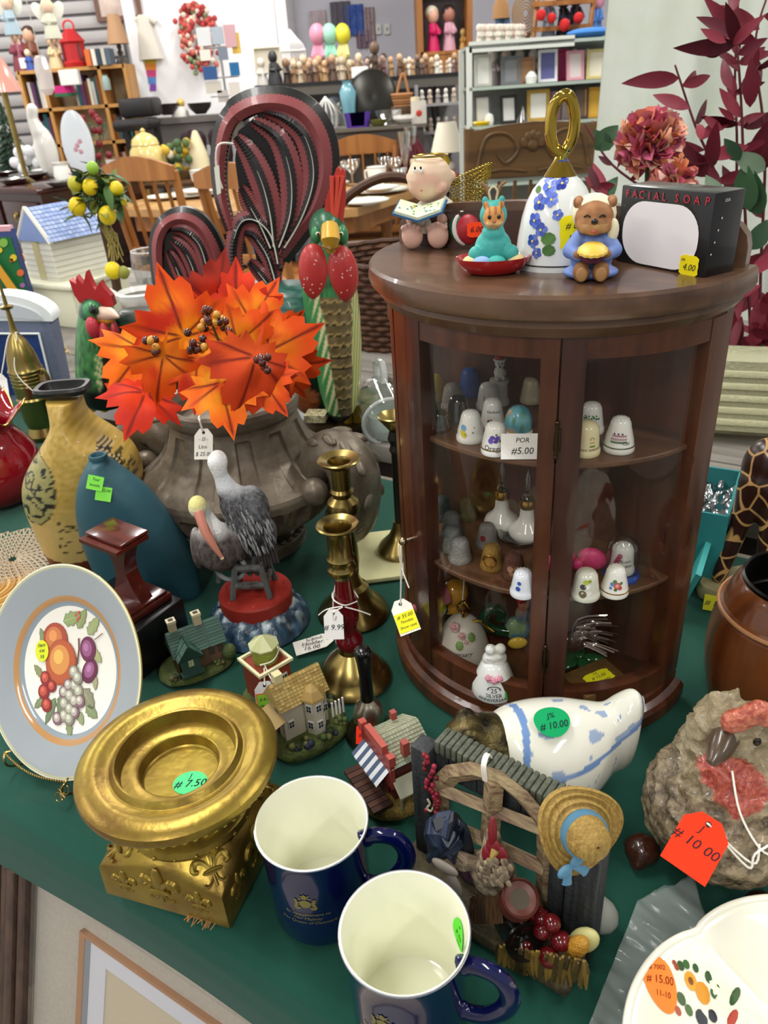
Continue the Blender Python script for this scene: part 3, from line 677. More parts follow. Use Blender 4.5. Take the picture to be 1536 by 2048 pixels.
# == tall brass spire bottle
bb0=G(90,872)
bb_=thing('spire_bottle','engraved brass bottle with a long spire, beside the blue frame','bottle',(bb0.x,bb0.y,0))
pr=[(max(r,.001),z) for r,z in LP(bb0.x,bb0.y,[(872,30),(865,32),(850,26),(835,30),(800,31),(794,33),(790,31),(765,32),(742,32),(738,34),(733,31),(716,29),(700,25),(680,17),(668,9),(655,6),(636,5),(620,4),(617,12),(612,13),(609,4),(580,3),(550,1.5)])]
pr[0]=(pr[0][0],0)
MB().lathe(pr,40).build('bottle_body',BRASS,bb_,smooth=25)
b=MB()
for y in (745,752,759,766):z=ZH(bb0.x,bb0.y,y);b.tube([(.0283*cos(a),.0283*sin(a),z) for a in [2*pi*i/32 for i in range(32)]],.0012,6,closed=True)
b.build('engraved_band',BRASS,bb_)
z7=ZH(bb0.x,bb0.y,770);MB().tube(smooth_pts([(.024,-.008,z7-.03),(.038,-.012,z7-.02),(.042,-.012,z7+.01),(.036,-.01,z7+.03),(.030,-.01,z7+.022)],5),.0034,8).build('spout',BRASS,bb_)
z6=ZH(bb0.x,bb0.y,664)
hang_tag(bb_,T(-.040,-.03,ZH(bb0.x,bb0.y,760),rx=radians(60),rz=radians(10)),.028,.048,'#e9e6e2',[(0,0,.2,'18.-')],[[(0.008,-.004,z6),(-.008,-.008,z6-.005),(-.026,-.02,z6-.05),(-.036,-.026,z6-.075)],[(-.007,.002,z6),(.006,-.008,z6-.004),(-.004,-.03,z6-.06),(.02,-.035,z6-.10),(.028,-.03,z6-.11)]],rs=.0011)
# == arched slate-blue frame
fr=thing('picture_stand','slate blue picture frame with a white arched top at the far left','picture frame',(0,0,0))
YF=1.50
def onY(pts,Y,d=0.0):return [tuple(VY(a,b,Y)+Vector((0,-d,0))) for a,b in pts]
def slab_px(pts,Y,th,d=0.0):
 mb=MB();f0=[VY(a,b,Y)+Vector((0,-d,0)) for a,b in pts];n=len(f0);ar=sum(f0[i].x*f0[(i+1)%n].z-f0[(i+1)%n].x*f0[i].z for i in range(n))
 if ar<0:f0=f0[::-1]
 mb.add([tuple(v) for v in f0]+[(v.x,v.y+th,v.z) for v in f0],[tuple(range(n)),tuple(reversed(range(n,2*n)))]+[(i,n+i,n+(i+1)%n,(i+1)%n) for i in range(n)]);return mb
slab_px([(-70,622),(98,640),(128,788),(-50,812)],YF,.05).build('frame_body',mat('slate_velvet','#6f7890',0.7,var=(60,.5,'#59617c')),fr,smooth=0)
slab_px([(-78,640)]+[(14+92*cos(a),634-44*sin(a)+14*cos(a)*.6) for a in [pi-pi*i/18 for i in range(19)]],YF,.05,.002).build('arched_top',mat('white_gloss','#eceff0',0.25),fr,smooth=30)
slab_px([(-50,628)]+[(16+70*cos(a),632-26*sin(a)+8*cos(a)) for a in [pi-pi*i/18 for i in range(19)]],YF,.004,.0045).build('arch_panel',mat('pale_grey_gloss','#c9ccd4',0.3),fr,smooth=30)
slab_px([(-50,668),(79,668),(106,775),(-40,800)],YF,.004,.002).build('picture',mat('blue_picture','#27407a',0.3,var=(14,.8,'#0d1c4e')),fr,smooth=0)
b=MB()
for p0,p1 in (((-50,666),(80,666)),((79,665),(106,775))):b.tube([VY(*p0,YF)+Vector((0,-.004,0)),VY(*p1,YF)+Vector((0,-.004,0))],.0022,6)
b.build('white_liner',mat('white_gloss'),fr)
# == doily on a coiled mat, left edge
dm=G(14,1165);cm=MB()
for i in range(9):r=.012+.0062*i;cm.col('#c59a55' if i%2 else '#a87a38').tube([(r*cos(a),r*sin(a),.004) for a in [2*pi*j/40 for j in range(40)]],.0034,6,closed=True)
tag(cm.build('coiled_mat',mat('straw',None,.8),loc=(dm.x-.02,dm.y-.02,0)),'small coiled straw mat below the lace doily','mat')
dy=MB().col('#cdbfa8');rr=[.006+.0068*i for i in range(9)]
for k in range(8):
 n=10+5*k
 for j in range(n):
  a0,a1=2*pi*(j+.1)/n,2*pi*(j+.9)/n;am=(a0+a1)/2;r0,r1=rr[k],rr[k+1]
  w_=1+(.10*abs(sin(am*6)) if k==7 else 0)
  dy.tube([(r0*cos(am),r0*sin(am),.0),(r1*w_*cos(a0),r1*w_*sin(a0),.0008),(r1*w_*cos(a1),r1*w_*sin(a1),.0)],.0016,4,closed=True)
do=dy.build('lace_doily',mat('crochet',None,.9),loc=(dm.x-.004,dm.y+.038,.012),kind='stuff');do.rotation_euler=(radians(8),0,.3);tag(do,'ecru crocheted lace doily at the left edge of the table','doily')
# == brass candlesticks
def candlestick(base_px,rows,name,label,groupmat=BRASS,shaft=None,hole=(20,18)):
 g=G(*base_px);t=thing(name,label,'candlestick',(g.x,g.y,0));pr=LP(g.x,g.y,rows)
 return g,t,pr
g,cs1,pr=candlestick((707,1222),[(918,44),(923,40),(929,26),(934,21),(975,20),(981,24),(985,21),(992,19),(1002,31),(1012,34),(1020,33),(1026,20),(1050,17),(1080,20),(1120,22),(1150,18),(1165,24),(1172,34),(1184,38),(1196,46),(1212,66),(1220,71),(1226,72)],'brass_candlestick','all-brass candlestick standing behind the red-shafted one')
pr=[(r,max(z,0)) for r,z in pr];zt=pr[0][1]
pin=[(.0105,zt-.022),(.0105,zt-.006),(.0125,zt-.002),(pr[0][0]*.93,zt+.0012)]
MB().lathe([(0,zt-.022)]+pin+pr+[(pr[-1][0]*.98,0)],48).build('candlestick_body',BRASS,cs1,smooth=30)
g,cs2,pr=candlestick((706,1352),[(1049,44),(1054,40),(1060,28),(1066,25),(1108,25),(1114,29),(1119,26),(1128,26),(1134,30),(1142,29),(1149,24),(1155,18)],'red_candlestick','brass candlestick with a dark red turned shaft and white price tag')
zt=pr[0][1];pin=[(.0115,zt-.022),(.0115,zt-.006),(.0135,zt-.002),(pr[0][0]*.93,zt+.0012)]
MB().lathe([(0,zt-.022)]+pin+pr,48).build('candle_socket',BRASS,cs2,smooth=30)
pr=LP(g.x,g.y,[(1154,17),(1170,17),(1192,20),(1215,25),(1235,24),(1250,19),(1258,17),(1266,20),(1272,26),(1280,28),(1287,26),(1294,20)])
MB().lathe(pr,40).build('red_shaft',mat('red_lacquer','#5e0712',0.15,coat=.6),cs2,smooth=40)
pr=LP(g.x,g.y,[(1292,22),(1300,24),(1312,40),(1322,52),(1332,60),(1336,62),(1342,70),(1350,77),(1356,78)])
MB().lathe([(r,max(z,0)) for r,z in pr]+[(pr[-1][0]*.97,0)],56).build('base_dome',BRASS,cs2,smooth=30)
zz=ZH(g.x,g.y,1197)
hang_tag(cs2,T(-.012,-.021,ZH(g.x,g.y,1228)+.004,rx=radians(68),rz=radians(-4)),.019,.030,'#f4f2ee',[(.12,.22,.16,'J'),(0,-.1,.26,'# 9.99')],[[(.012,-.006,zz),(0,-.014,zz+.002),(-.011,-.006,zz+.004),(-.010,.008,zz+.004),(.006,.012,zz+.002),(.013,0,zz)],[(-.002,-.014,zz),(-.012,-.017,zz-.004),(-.012,-.020,zz-.010)],[(.0,-.014,zz),(.014,-.014,zz-.006),(.024,-.012,zz-.013)],[(-.002,-.014,zz+.001),(-.018,-.012,zz-.003),(-.027,-.008,zz-.012)]])
tp=G(628,1292);tg=thing('loose_price_tag','white cardboard price tag lying on the cloth beside the candlestick','price tag',(tp.x,tp.y,.004),radians(-14))
hang_tag(tg,T(0,0,0,rz=radians(-62))@T(0,0,0,rx=radians(6)),.024,.044,'#efece2',None,[[(.016,.008,.001),(.022,.018,.014),(.030,.028,.045),(.028,.035,.07)],[(.017,.008,.001),(.018,.02,.02),(.020,.030,.05),(.026,.036,.07)]])
tb2=MB().col('#3a3a40')
for i,s in enumerate(('Candle','Holders','16.00')):tb2.text(s,.0085,T(0,.008-.0085*i,.0012,rz=radians(26)),.3)
tb2.build('writing',V_PAPER(),tg,smooth=0)
# third candlestick, on a cream tile, half behind the cabinet
c3=G(803,1108);tq=[G(715,1086),G(733,1182)];ed=(tq[1]-tq[0])
ti=thing('cream_tile','square cream tile with screw holes under the far candlestick','tile',(c3.x-.024,c3.y-.004,0),atan2(ed.y,ed.x)+pi/2)
MB().box(0,0,.003,.115,.115,.006,b=.001).build('tile_plate',mat('cream_marble','#d8d4a4',.35,var=(20,.3,'#c4c08c')),ti,smooth=30)
for sx in (-1,1):
 for sy in (-1,1):MB().lathe([(.0,.0062),(.0022,.0062),(.0022,.0064),(0,.0064)],10,T(sx*.047,sy*.047,0)).build('screw_hole',mat('dark_hole','#3a362c',.7),ti)
c3t=thing('dark_candlestick','tall brass and black candlestick half hidden behind the cabinet','candlestick',(c3.x,c3.y,.006))
z8=ZH(c3.x,c3.y,840)
MB().lathe([(.030,0),(.031,.004),(.028,.010),(.016,.022),(.010,.034),(.008,.044)],36).build('foot',BRASS,c3t,smooth=30)
MB().lathe([(.006,.042),(.0055,z8-.05),(.008,z8-.045),(.006,z8-.038),(.009,z8-.03),(.0065,z8-.02)],24).build('shaft',mat('black_iron','#15130f',.4),c3t,smooth=30)
MB().lathe([(.004,z8-.022),(.010,z8-.014),(.018,z8-.004),(.0195,z8),(.018,z8+.001),(.010,z8-.006),(0,z8-.008)],32).build('drip_cup',BRASS,c3t,smooth=40)
# == hand bell
hb=G(741,1466);t=thing('hand_bell','school hand bell with a black wooden handle','bell',(hb.x,hb.y,0))
pr=[(r,max(0,z)) for r,z in LP(hb.x,hb.y,[(1470,51),(1468,51),(1456,47),(1446,38),(1438,33),(1432,31),(1424,29)])]
MB().lathe(pr,48).build('bell_body',mat('tarnished_nickel','#75695a',.3,metal=1),t,smooth=30)
pr=LP(hb.x,hb.y,[(1436,32),(1428,31),(1412,27),(1404,18),(1398,13)]);MB().lathe(pr,40).build('bell_crown',mat('bright_nickel','#c2bba8',.28,metal=1),t,smooth=30)
pr=LP(hb.x,hb.y,[(1402,12),(1396,14),(1375,13),(1350,12.5),(1325,15),(1310,18),(1301,18),(1297,14),(1295,6)]);MB().lathe(pr,32).build('handle',mat('black_lacquer','#0b0b0c',.25,coat=.3),t,smooth=40)
sticker(t,T(-.004,-.0205,.018,rx=radians(52),rz=radians(-8)),.017,.016,'#ff3a22',[(0,.3,.2,'J'),(0,0,.3,'# 7.50'),(0,-.32,.22,'Bell')])
# == pelican figurine
pg=G(520,1238);pe=thing('pelican_figurine','resin figurine of two brown pelicans on a red channel buoy in blue waves','figurine',(pg.x,pg.y,0))
w_=MB();rings=[]
for i in range(18):
 t=i/17;r=.0605*(1-.55*t);z=.030*sin(t*pi/2)**.8;ring=[]
 for k in range(110):a=2*pi*k/110;rr=r*(1+.06*n3((cos(a)*1.4,sin(a)*1.4,0)));x,y=rr*cos(a),rr*sin(a);ring.append((x,y,max(0,z+(.0075*n3((x*85,y*85,z*60))+.003*n3((x*220,y*220,4)) if i else 0))))
 rings.append(ring)
w_.loft(rings)
def wc(x,y,z,n):k=n3((x*130,y*130,z*90));r=hypot(x,y);return mixc(mixc(C('#16263c'),C('#3c5f78'),.5+k),C('#c8d8dc'),sstep(.1,.5,k)*sstep(.056,.044,r))
w_.build('waves',mat('wave_resin',None,.35,coat=.2,bump=(260,.5)),pe,colv=wc)
bz=.028
MB().lathe([(.041,bz-.006),(.042,bz+.0),(.042,bz+.012),(.0405,bz+.0145),(0,bz+.0145)],56).build('buoy',mat('buoy_red','#9e2c22',.5,var=(50,.4,'#742018')),pe,smooth=30)
zt=bz+.0145
for i in range(7):a=2*pi*i/7+.3;MB().lathe([(.0015,zt),(.0022,zt+.0004),(.0010,zt+.0012),(0,zt+.0008)],8,T(.035*cos(a),.035*sin(a),0)).build('bolt',mat('buoy_red'),pe)
M_GR=mat('grey_timber','#5f605e',.7,wood=(200,'#454644',2))
ht=.060
top=[(-.016,-.010),(.013,-.012),(.015,.012),(-.014,.014)];bot=[(-.023,-.018),(.020,-.020),(.022,.018),(-.020,.020)]
for a,b2 in zip(top,bot):MB().tube([(b2[0],b2[1],zt),(a[0],a[1],zt+ht*.62)],.0036,6).build('buoy_leg',M_GR,pe)
for zz,k in ((.016,.55),(.036,0)):
 for i in range(4):
  a,b2=top[i],top[(i+1)%4];c_,d_=bot[i],bot[(i+1)%4];A=[a[j]*(1-k)+c_[j]*k for j in (0,1)];B=[b2[j]*(1-k)+d_[j]*k for j in (0,1)]
  MB().tube([(A[0],A[1],zt+zz),(B[0],B[1],zt+zz)],.003,6,flat=1.5).build('cross_bar',M_GR,pe)
MB().box(-.001,-.0165,zt+.017,.019,.0022,.008).build('number_board',M_GR,pe);MB().col('#5a1818').text('14',.008,T(-.001,-.0178,zt+.017,rx=pi/2)).build('number',V_MATTE(),pe,smooth=0)
MB().tube([(.016*cos(a)-.022,.004*sin(a*0)-.004,zt+.034+.016*sin(a)) for a in [2*pi*i/24 for i in range(24)]],.0028,8,closed=True).build('life_ring',mat('ring_grey','#8c9090',.6),pe)
pz=zt+.038
def feathers(fn,n,m_,par,name='feather'):
 b=MB()
 for i in range(n):
  P,d,w,l,c=fn(i);b.col(c);b.tube([P,P+d*l*.5,P+d*l],[w*.6,w,w*.15],4)
 return b.build(name,m_,par)
 # front pelican, head bowed, bill resting on the breast
B=MB();B.ell(-.032,-.006,pz+.026,.0245,.0235,.030);B.ell(-.030,.004,pz+.012,.019,.021,.022)
limb(B,[(-.034,-.008,pz+.048),(-.040,-.004,pz+.066),(-.043,-.010,pz+.082)],[.014,.009,.0098]);B.ell(-.042,-.015,pz+.082,.0098,.013,.012)
B.ell(-.055,.0,pz+.022,.007,.018,.026);B.ell(-.009,.002,pz+.026,.007,.018,.026)
def pc1(x,y,z,n):
 zz=z-pz
 if zz>.074:return mixc(C('#e8e6d4'),C('#dcd48a'),sstep(.078,.088,zz))
 if zz>.050 and abs(x+.036)<.014:return C('#e4e4e0')
 c=mixc(C('#3a3432'),C('#6c625e'),.5+n3((x*300,y*300,z*120)))
 return mixc(c,C('#d8d8d4'),sstep(.040,.054,zz)*.8)
remesh(B,.0022,3).build('pelican',mat('pelican_paint',None,.6,bump=(420,.6)),pe,colv=pc1)
MB().col('#d98f7c').tube([(-.040,-.024,pz+.081),(-.035,-.033,pz+.062),(-.028,-.034,pz+.043),(-.023,-.031,pz+.027)],[.0052,.0048,.0036,.0018],8).col('#e9cfa0').ell(-.0227,-.031,pz+.026,.0022,n=8,k=6).col('#b96b5c').tube([(-.037,-.026,pz+.074),(-.033,-.031,pz+.058),(-.026,-.031,pz+.036)],[.003,.0044,.002],8).build('bill',V_SATIN(),pe)
for q in (-.040,-.022):MB().tube([(q,0,pz+.004),(q+.002,-.002,pz-.018),(q+.002,-.008,pz-.019)],[.0028,.0022,.003],6).build('pelican_leg',M_GR,pe)
# rear pelican, back turned
B=MB();Rr=Matrix.Rotation(radians(14),3,'Y')
B.ell(.004,.010,pz+.050,.0245,.024,.040,R=Rr);B.ell(-.006,.006,pz+.072,.018,.018,.022);B.ell(.016,.016,pz+.022,.016,.013,.026,R=Rr)
limb(B,[(-.012,.006,pz+.088),(-.017,.008,pz+.105),(-.019,.006,pz+.122)],[.0125,.0080,.0098]);B.ell(-.018,.010,pz+.121,.0105,.013,.0125)
def pc2(x,y,z,n):
 zz=z-pz
 if zz>.100:return mixc(C('#cfd2d6'),C('#f2f2f0'),sstep(.10,.12,zz))
 k=mnoise.noise(Vector((x*420,y*420,z*150)));c=mixc(C('#2e2c2e'),C('#77787c'),.45+k*1.1)
 return mixc(c,C('#d2d4d8'),sstep(.082,.098,zz))
remesh(B,.0022,3).build('pelican',mat('pelican_paint'),pe,colv=pc2)
def ff(i):
 a=-pi/2+random.uniform(-1.25,1.25);z=pz+.020+.064*random.random();tilt=(z-pz-.05)*-.25
 P=Vector((.004+tilt*1.0+.0250*sqrt(max(.05,1-((z-pz-.05)/.044)**2))*cos(a),.010+.0250*sqrt(max(.05,1-((z-pz-.05)/.044)**2))*sin(a),z));return P,Vector((.22,-.05,-1)).normalized(),.0011,.010,mixc(C('#b9bbbd'),C('#4b4a4c'),random.random())
feathers(ff,170,V_MATTE(),pe,'back_feathers')['kind']='stuff'
for i in range(7):MB().col('#3c3838').tube([(.010+.003*i,-.004+.001*i,pz+.022),(.012+.0032*i,-.006+.001*i,pz-.004)],[.0022,.0014],5).build('tail_feather',V_MATTE(),pe)
for q in (.006,.014):MB().tube([(q,.006,pz+.004),(q-.006,.004,pz-.014),(q-.010,.002,pz-.020)],[.0034,.0026,.003],6).build('pelican_leg',M_GR,pe)
# == resin houses
def mound(mb,rx,ry,h,n=56,seed=0.0,top=.8):
 rings=[]
 for (k,z) in ((1.0,0),(1.03,h*.25),(1.0,h*.7),(.93,h),(.6,h*1.05),(.01,h*1.05)):
  rings.append([(rx*k*(1+.05*n3((cos(a)*2,sin(a)*2,seed)))*math.copysign(abs(cos(a))**top,cos(a)),ry*k*(1+.05*n3((cos(a)*2,sin(a)*2,seed+3)))*math.copysign(abs(sin(a))**top,sin(a)),z) for a in [2*pi*i/n for i in range(n)]])
 return mb.loft(rings)
def shingle_roof(par,w,d,z0,h,col,col2,M=Matrix.Identity(4),rows=9,name='roof',over=.003,lines=True,cols=10):
 """gable roof, ridge along local x; each course of shingles is a raised strip"""
 r=MB();W2,D2=w/2+over,d/2+over
 r.col(col).add([(-W2,-D2,z0),(W2,-D2,z0),(W2,D2,z0),(-W2,D2,z0),(-W2,0,z0+h),(W2,0,z0+h)],[(0,1,5,4),(2,3,4,5),(0,4,3),(1,2,5),(0,3,2,1)],M)
 for s in (-1,1):
  L=hypot(D2,h)
  for k in range(rows):
   for j in range(cols):
    t0,t1=k/rows,(k+.86)/rows;x0=-W2+2*W2*(j+.06)/cols;x1=-W2+2*W2*(j+.94)/cols;nn=Vector((0,s*h,D2)).normalized()
    def q(t,u):return Vector((0,s*D2*(1-t),z0+h*t))+nn*u
    r.col(mixc(C(col),C(col2),random.random()))
    a,b2,c_,d_=q(t0,.0012),q(t1,.0004),q(t0,0),q(t1,0)
    r.add([(x0,a.y,a.z),(x1,a.y,a.z),(x1,b2.y,b2.z),(x0,b2.y,b2.z),(x0,c_.y,c_.z),(x1,c_.y,c_.z)],[(0,1,2,3),(4,5,1,0)] if s<0 else [(3,2,1,0),(0,1,5,4)],M)
 return r.build(name,V_SATIN(),par,smooth=0)
def win(par,M,w=.006,h=.008,frame='#d8d4c8',pane='#2c3440',name='window'):
 o=MB().col(frame).box(0,0,0,w,.0012,h,M).build(name,V_SATIN(),par,smooth=0)
 MB().col(pane).box(-w*.22,-.0005,h*.2,w*.34,.001,h*.3,M).box(w*.22,-.0005,h*.2,w*.34,.001,h*.3,M).box(-w*.22,-.0005,-h*.22,w*.34,.001,h*.34,M).box(w*.22,-.0005,-h*.22,w*.34,.001,h*.34,M).build('pane',V_GLOSS(),o,smooth=0)
def tuft(par,pts,cols,r=.004,name='shrub'):
 for p in pts:
  b=MB()
  for i in range(7):b.col(random.choice(cols));b.ell(p[0]+random.uniform(-r,r)*.8,p[1]+random.uniform(-r,r)*.8,p[2]+random.uniform(0,r),r*random.uniform(.4,.7),n=6,k=5)
  b.build(name,V_MATTE(),par,smooth=60)
  # yellow Victorian house
hg=G(612,1462);h=thing('victorian_house','miniature lilac house with a yellow shingle roof and porch','figurine',(hg.x,hg.y,0),radians(33))
b=MB();mound(b,.040,.034,.010,seed=2);b.build('lawn',mat('mini_lawn','#56602a',.7,var=(90,.8,'#2d3a1c'),bump=(300,.8)),h)
WL='#b9b09c'
MB().col(WL).box(-.002,.004,.029,.046,.028,.040).build('wall',V_SATIN(),h,smooth=0)
MB().col('#c3b4c8').prism([(-.014,.049),(.014,.049),(0,.066)],.0468,T(-.002,.004,0,rz=pi/2)).build('gable',V_SATIN(),h,smooth=0)
shingle_roof(h,.046,.028,.0485,.0215,'#b89d5a','#8d7238',T(-.002,.004,0),9,cols=14)
MB().col('#d8cf9e').box(-.018,.006,.072,.008,.008,.012).build('chimney',V_SATIN(),h,smooth=0)
tw=MB().col('#beb6a4').lathe([(.0095,.010),(.0095,.052)],6,T(.006,-.013,0));tw.build('bay_tower',V_SATIN(),h,smooth=0)
MB().col('#a98c50').lathe([(.0125,.051),(.012,.053),(.007,.060),(0,.066)],6,T(.006,-.013,0)).build('tower_roof',V_SATIN(),h,smooth=0)
for zz in (.022,.042):
 for a in (-pi/2-pi/3,-pi/2,-pi/2+pi/3):win(h,T(.006+.0086*cos(a),-.013+.0086*sin(a),zz,rz=a+pi/2),.0058,.009)
for x in (-.018,.018):win(h,T(x,-.0105,.028),.006,.009)
win(h,T(-.0256,.0,.044,rz=-pi/2),.008,.008);win(h,T(-.0256,.0,.058,rz=-pi/2),.005,.005)
MB().col('#ad9056').add([(-.042,-.016,.034),(-.025,-.016,.040),(-.025,.016,.040),(-.042,.016,.034),(-.042,-.016,.032),(-.042,.016,.032)],[(0,1,2,3),(4,0,3,5)]).build('porch_roof',V_SATIN(),h,smooth=0)
for y in (-.014,-.005,.005,.014):MB().col('#e9e6e0').tube([(-.040,y,.010),(-.040,y,.033)],.0014,6).build('porch_post',V_SATIN(),h)
MB().col('#e9e6e0').box(-.040,0,.016,.0015,.03,.0015).box(-.040,0,.020,.0015,.03,.0015).build('porch_rail',V_SATIN(),h,smooth=0)
MB().col('#5c2f22').box(-.0256,.006,.019,.0012,.007,.016).build('door',V_SATIN(),h,smooth=0)
for i in range(4):MB().col('#e9e6e0').tube([(.026+.004*i,-.010,.010),(.026+.004*i,-.010,.028)],.0012,5).build('balcony_post',V_SATIN(),h)
tuft(h,[(.014,-.028,.010),(.004,-.028,.010),(-.010,-.026,.010),(.028,-.020,.010),(-.022,-.024,.010),(.034,.006,.010)],[C('#2c3a20'),C('#4a5a2a'),C('#26304a'),C('#6a6a3a')],.0055)
# green-roofed cottage
hg=G(394,1330);h=thing('green_cottage','miniature cottage with dark green roofs and two chimneys','figurine',(hg.x,hg.y,0),radians(28))
b=MB();mound(b,.040,.028,.006,seed=5);b.build('lawn',mat('mini_lawn'),h)
MB().col('#6b5140').box(.004,0,.018,.050,.026,.026).build('wall',V_SATIN(),h,smooth=0)
MB().col('#55706a').prism([(-.013,.030),(.013,.030),(.0,.052)],.0505,T(.004,0,0,rz=pi/2)).build('gable',V_SATIN(),h,smooth=0)
shingle_roof(h,.052,.028,.030,.024,'#2d4a40','#46685a',T(.004,0,0),9,cols=3)
MB().col('#3d5a50').box(-.010,-.016,.020,.018,.018,.026).prism([(-.009,.033),(.009,.033),(0,.046)],.020,T(-.010,-.016,0)).build('front_wing',V_SATIN(),h,smooth=0)
shingle_roof(h,.026,.019,.032,.016,'#2a463c','#46685a',T(-.010,-.013,0,rz=pi/2),7,name='wing_roof',cols=3)
for x,y,z in ((-.016,.002,.058),(.010,.0,.058)):MB().col('#b9ab8a').box(x,y,z,.008,.007,.012).col('#d2c6a6').box(x,y,z+.007,.0095,.0085,.003).col('#3c352a').box(x,y,z+.0088,.005,.004,.0006).build('chimney',V_SATIN(),h,smooth=0)
for x in (.004,.016,.026):win(h,T(x,-.0136,.022),.006,.009,'#5a4a3c','#3a3a30')
win(h,T(.0302,0,.038,rz=pi/2),.010,.012,'#8fa49a','#d8d894');win(h,T(-.010,-.0255,.026),.006,.010,'#8fa49a','#d8d894')
MB().col('#3a5a50').box(-.010,-.024,.012,.024,.010,.002).build('porch_roof',V_SATIN(),h,smooth=0)
MB().ell(.034,-.014,.013,.008,.007,.010,n=12,k=8).build('shrub',mat('shrub_green','#5a6a3c',.7,bump=(400,.8)),h)
tuft(h,[(.020,-.020,.006),(.030,-.006,.006),(-.028,-.016,.006)],[C('#4a5a30'),C('#3a4426'),C('#6a5a3c')],.005)
# water-tower building
hg=G(543,1392);h=thing('water_tower_house','miniature red brick building with a lime green water tank on the roof','figurine',(hg.x,hg.y,0),radians(40))
b=MB();mound(b,.028,.026,.006,seed=8);b.build('lawn',mat('mini_lawn'),h)
MB().col('#8e3a22').box(0,0,.026,.034,.034,.042).build('brick_wall',mat('mini_brick',None,.6,var=(220,.5,'#5e2a1a')),h,smooth=0)
for s in (-1,1):
 MB().col('#e4dfb4').box(0,s*.0185,.0485,.040,.003,.003).build('parapet',V_SATIN(),h,smooth=0);MB().col('#e4dfb4').box(s*.0185,0,.0485,.003,.034,.003).build('parapet',V_SATIN(),h,smooth=0)
tk=MB().col('#8d9c3c').lathe([(.0125,.047),(.0125,.066)],36,T(.002,.002,0));tk.build('water_tank',mat('lime_tank',None,.5,bump=(500,.7)),h,smooth=40)
b=MB()
for i in range(8):b.col('#c4c79a' if i%2 else '#b2b682');a0,a1=2*pi*i/8,2*pi*(i+1)/8;b.add([(.0155*cos(a0),.0155*sin(a0),.066),(.0155*cos(a1),.0155*sin(a1),.066),(0,0,.077),(.0155*cos(a0),.0155*sin(a0),.0645),(.0155*cos(a1),.0155*sin(a1),.0645)],[(0,1,2),(3,4,1,0)],T(.002,.002,0))
b.build('tank_roof',V_SATIN(),h,smooth=0)
win(h,T(-.006,-.0175,.030),.008,.011);win(h,T(.0175,.004,.030,rz=pi/2),.008,.012);win(h,T(.008,-.0175,.030),.008,.011)
tuft(h,[(-.018,-.018,.006),(.014,-.020,.006),(.020,.010,.02),(-.008,-.02,.014)],[C('#5a5a2c'),C('#3a4420'),C('#8a7a3c')],.006)
hang_tag(h,T(-.020,-.026,.028,rx=radians(66),rz=radians(-34)),.020,.032,'#e3dfe0',None,[[(-.012,-.010,.054),(.0,-.0155,.056),(.014,-.006,.058),(.016,.006,.060)],[(-.010,-.014,.052),(-.015,-.020,.045),(-.018,-.024,.041)],[(-.008,-.012,.053),(-.010,-.024,.044),(-.006,-.028,.036)]])
sticker(h,T(-.020,-.026,.0275,rx=radians(66),rz=radians(-34))@T(0,-.005,.0006),.019,.020,'#e2582c',None);sticker(h,T(-.020,-.026,.0275,rx=radians(66),rz=radians(-34))@T(-.001,-.004,.0010),.015,.016,'#8cc63a',[(0,.2,.26,'# 8.50'),(0,-.2,.26,'House')])
# red shop with striped awning
hg=G(785,1572);h=thing('corner_shop','miniature red shop with striped awning and pale green shingle roof','figurine',(hg.x,hg.y,0),radians(-62))
b=MB();mound(b,.036,.034,.010,seed=11);b.build('ground',mat('mini_sand','#8d7434',.8,var=(160,.8,'#4c3c1c'),bump=(400,1.0)),h)
MB().col('#4a2c22').box(0,-.024,.0115,.054,.018,.003).build('boardwalk',V_MATTE(),h,smooth=0)
for i in range(9):MB().col('#5a382a' if i%2 else '#442820').box(-.0245+.0061*i,-.024,.0135,.0054,.018,.0012).build('plank',V_MATTE(),h,smooth=0)
MB().col('#5c1f1c').box(0,.008,.030,.044,.036,.040).build('wall',V_SATIN(),h,smooth=0)
shingle_roof(h,.036,.044,.049,.016,'#a7a68c','#8d927a',T(0,.008,0,rz=pi/2),9,cols=14)
[MB().col('#5a9a80').box(q,.008,.0495,.002,.040,.002).build('gutter',V_SATIN(),h,smooth=0) for q in (-.0235,.0235)]
MB().col('#9a3a34').box(0,-.0115,.044,.050,.004,.034).build('false_front',V_SATIN(),h,smooth=0)
MB().col('#b8584c').box(0,-.012,.0635,.030,.0055,.009).build('sign_board',V_SATIN(),h,smooth=0)
for s in (-1,1):MB().col('#b45044').box(s*.024,-.012,.060,.006,.006,.010).build('finial_block',V_SATIN(),h,smooth=0)
MB().col('#e8d8d0').text('SHOP',.0001,T(0,-.02,.0635,rx=pi/2)) if False else None
for i in range(10):
 x0,x1=-.022+.0044*i,-.022+.0044*(i+1);MB().col('#d8dce0' if i%2 else '#4a5a74').add([(x0,-.0135,.046),(x1,-.0135,.046),(x1,-.0260,.036),(x0,-.0260,.036),(x0,-.0260,.0345),(x1,-.0260,.0345)],[(3,2,1,0),(4,5,2,3)]).build('awning_stripe',V_MATTE(),h,smooth=0)
for x in (-.012,.012):win(h,T(x,-.0137,.024),.012,.014,'#7a2a26','#2a2420')
MB().col('#2c1812').box(0,-.0138,.022,.007,.001,.018).build('door',V_SATIN(),h,smooth=0)
MB().col('#a8a890').add([(.0235,-.012,.036),(.0235,.030,.036),(.036,.030,.026),(.036,-.012,.026),(.036,.030,.0245),(.036,-.012,.0245)],[(0,3,2,1),(3,5,4,2)]).build('side_roof',V_SATIN(),h,smooth=0)
for y in (-.010,.028):MB().col('#8d8a6a').tube([(.034,y,.010),(.034,y,.026)],.0013,5).build('side_post',V_SATIN(),h)
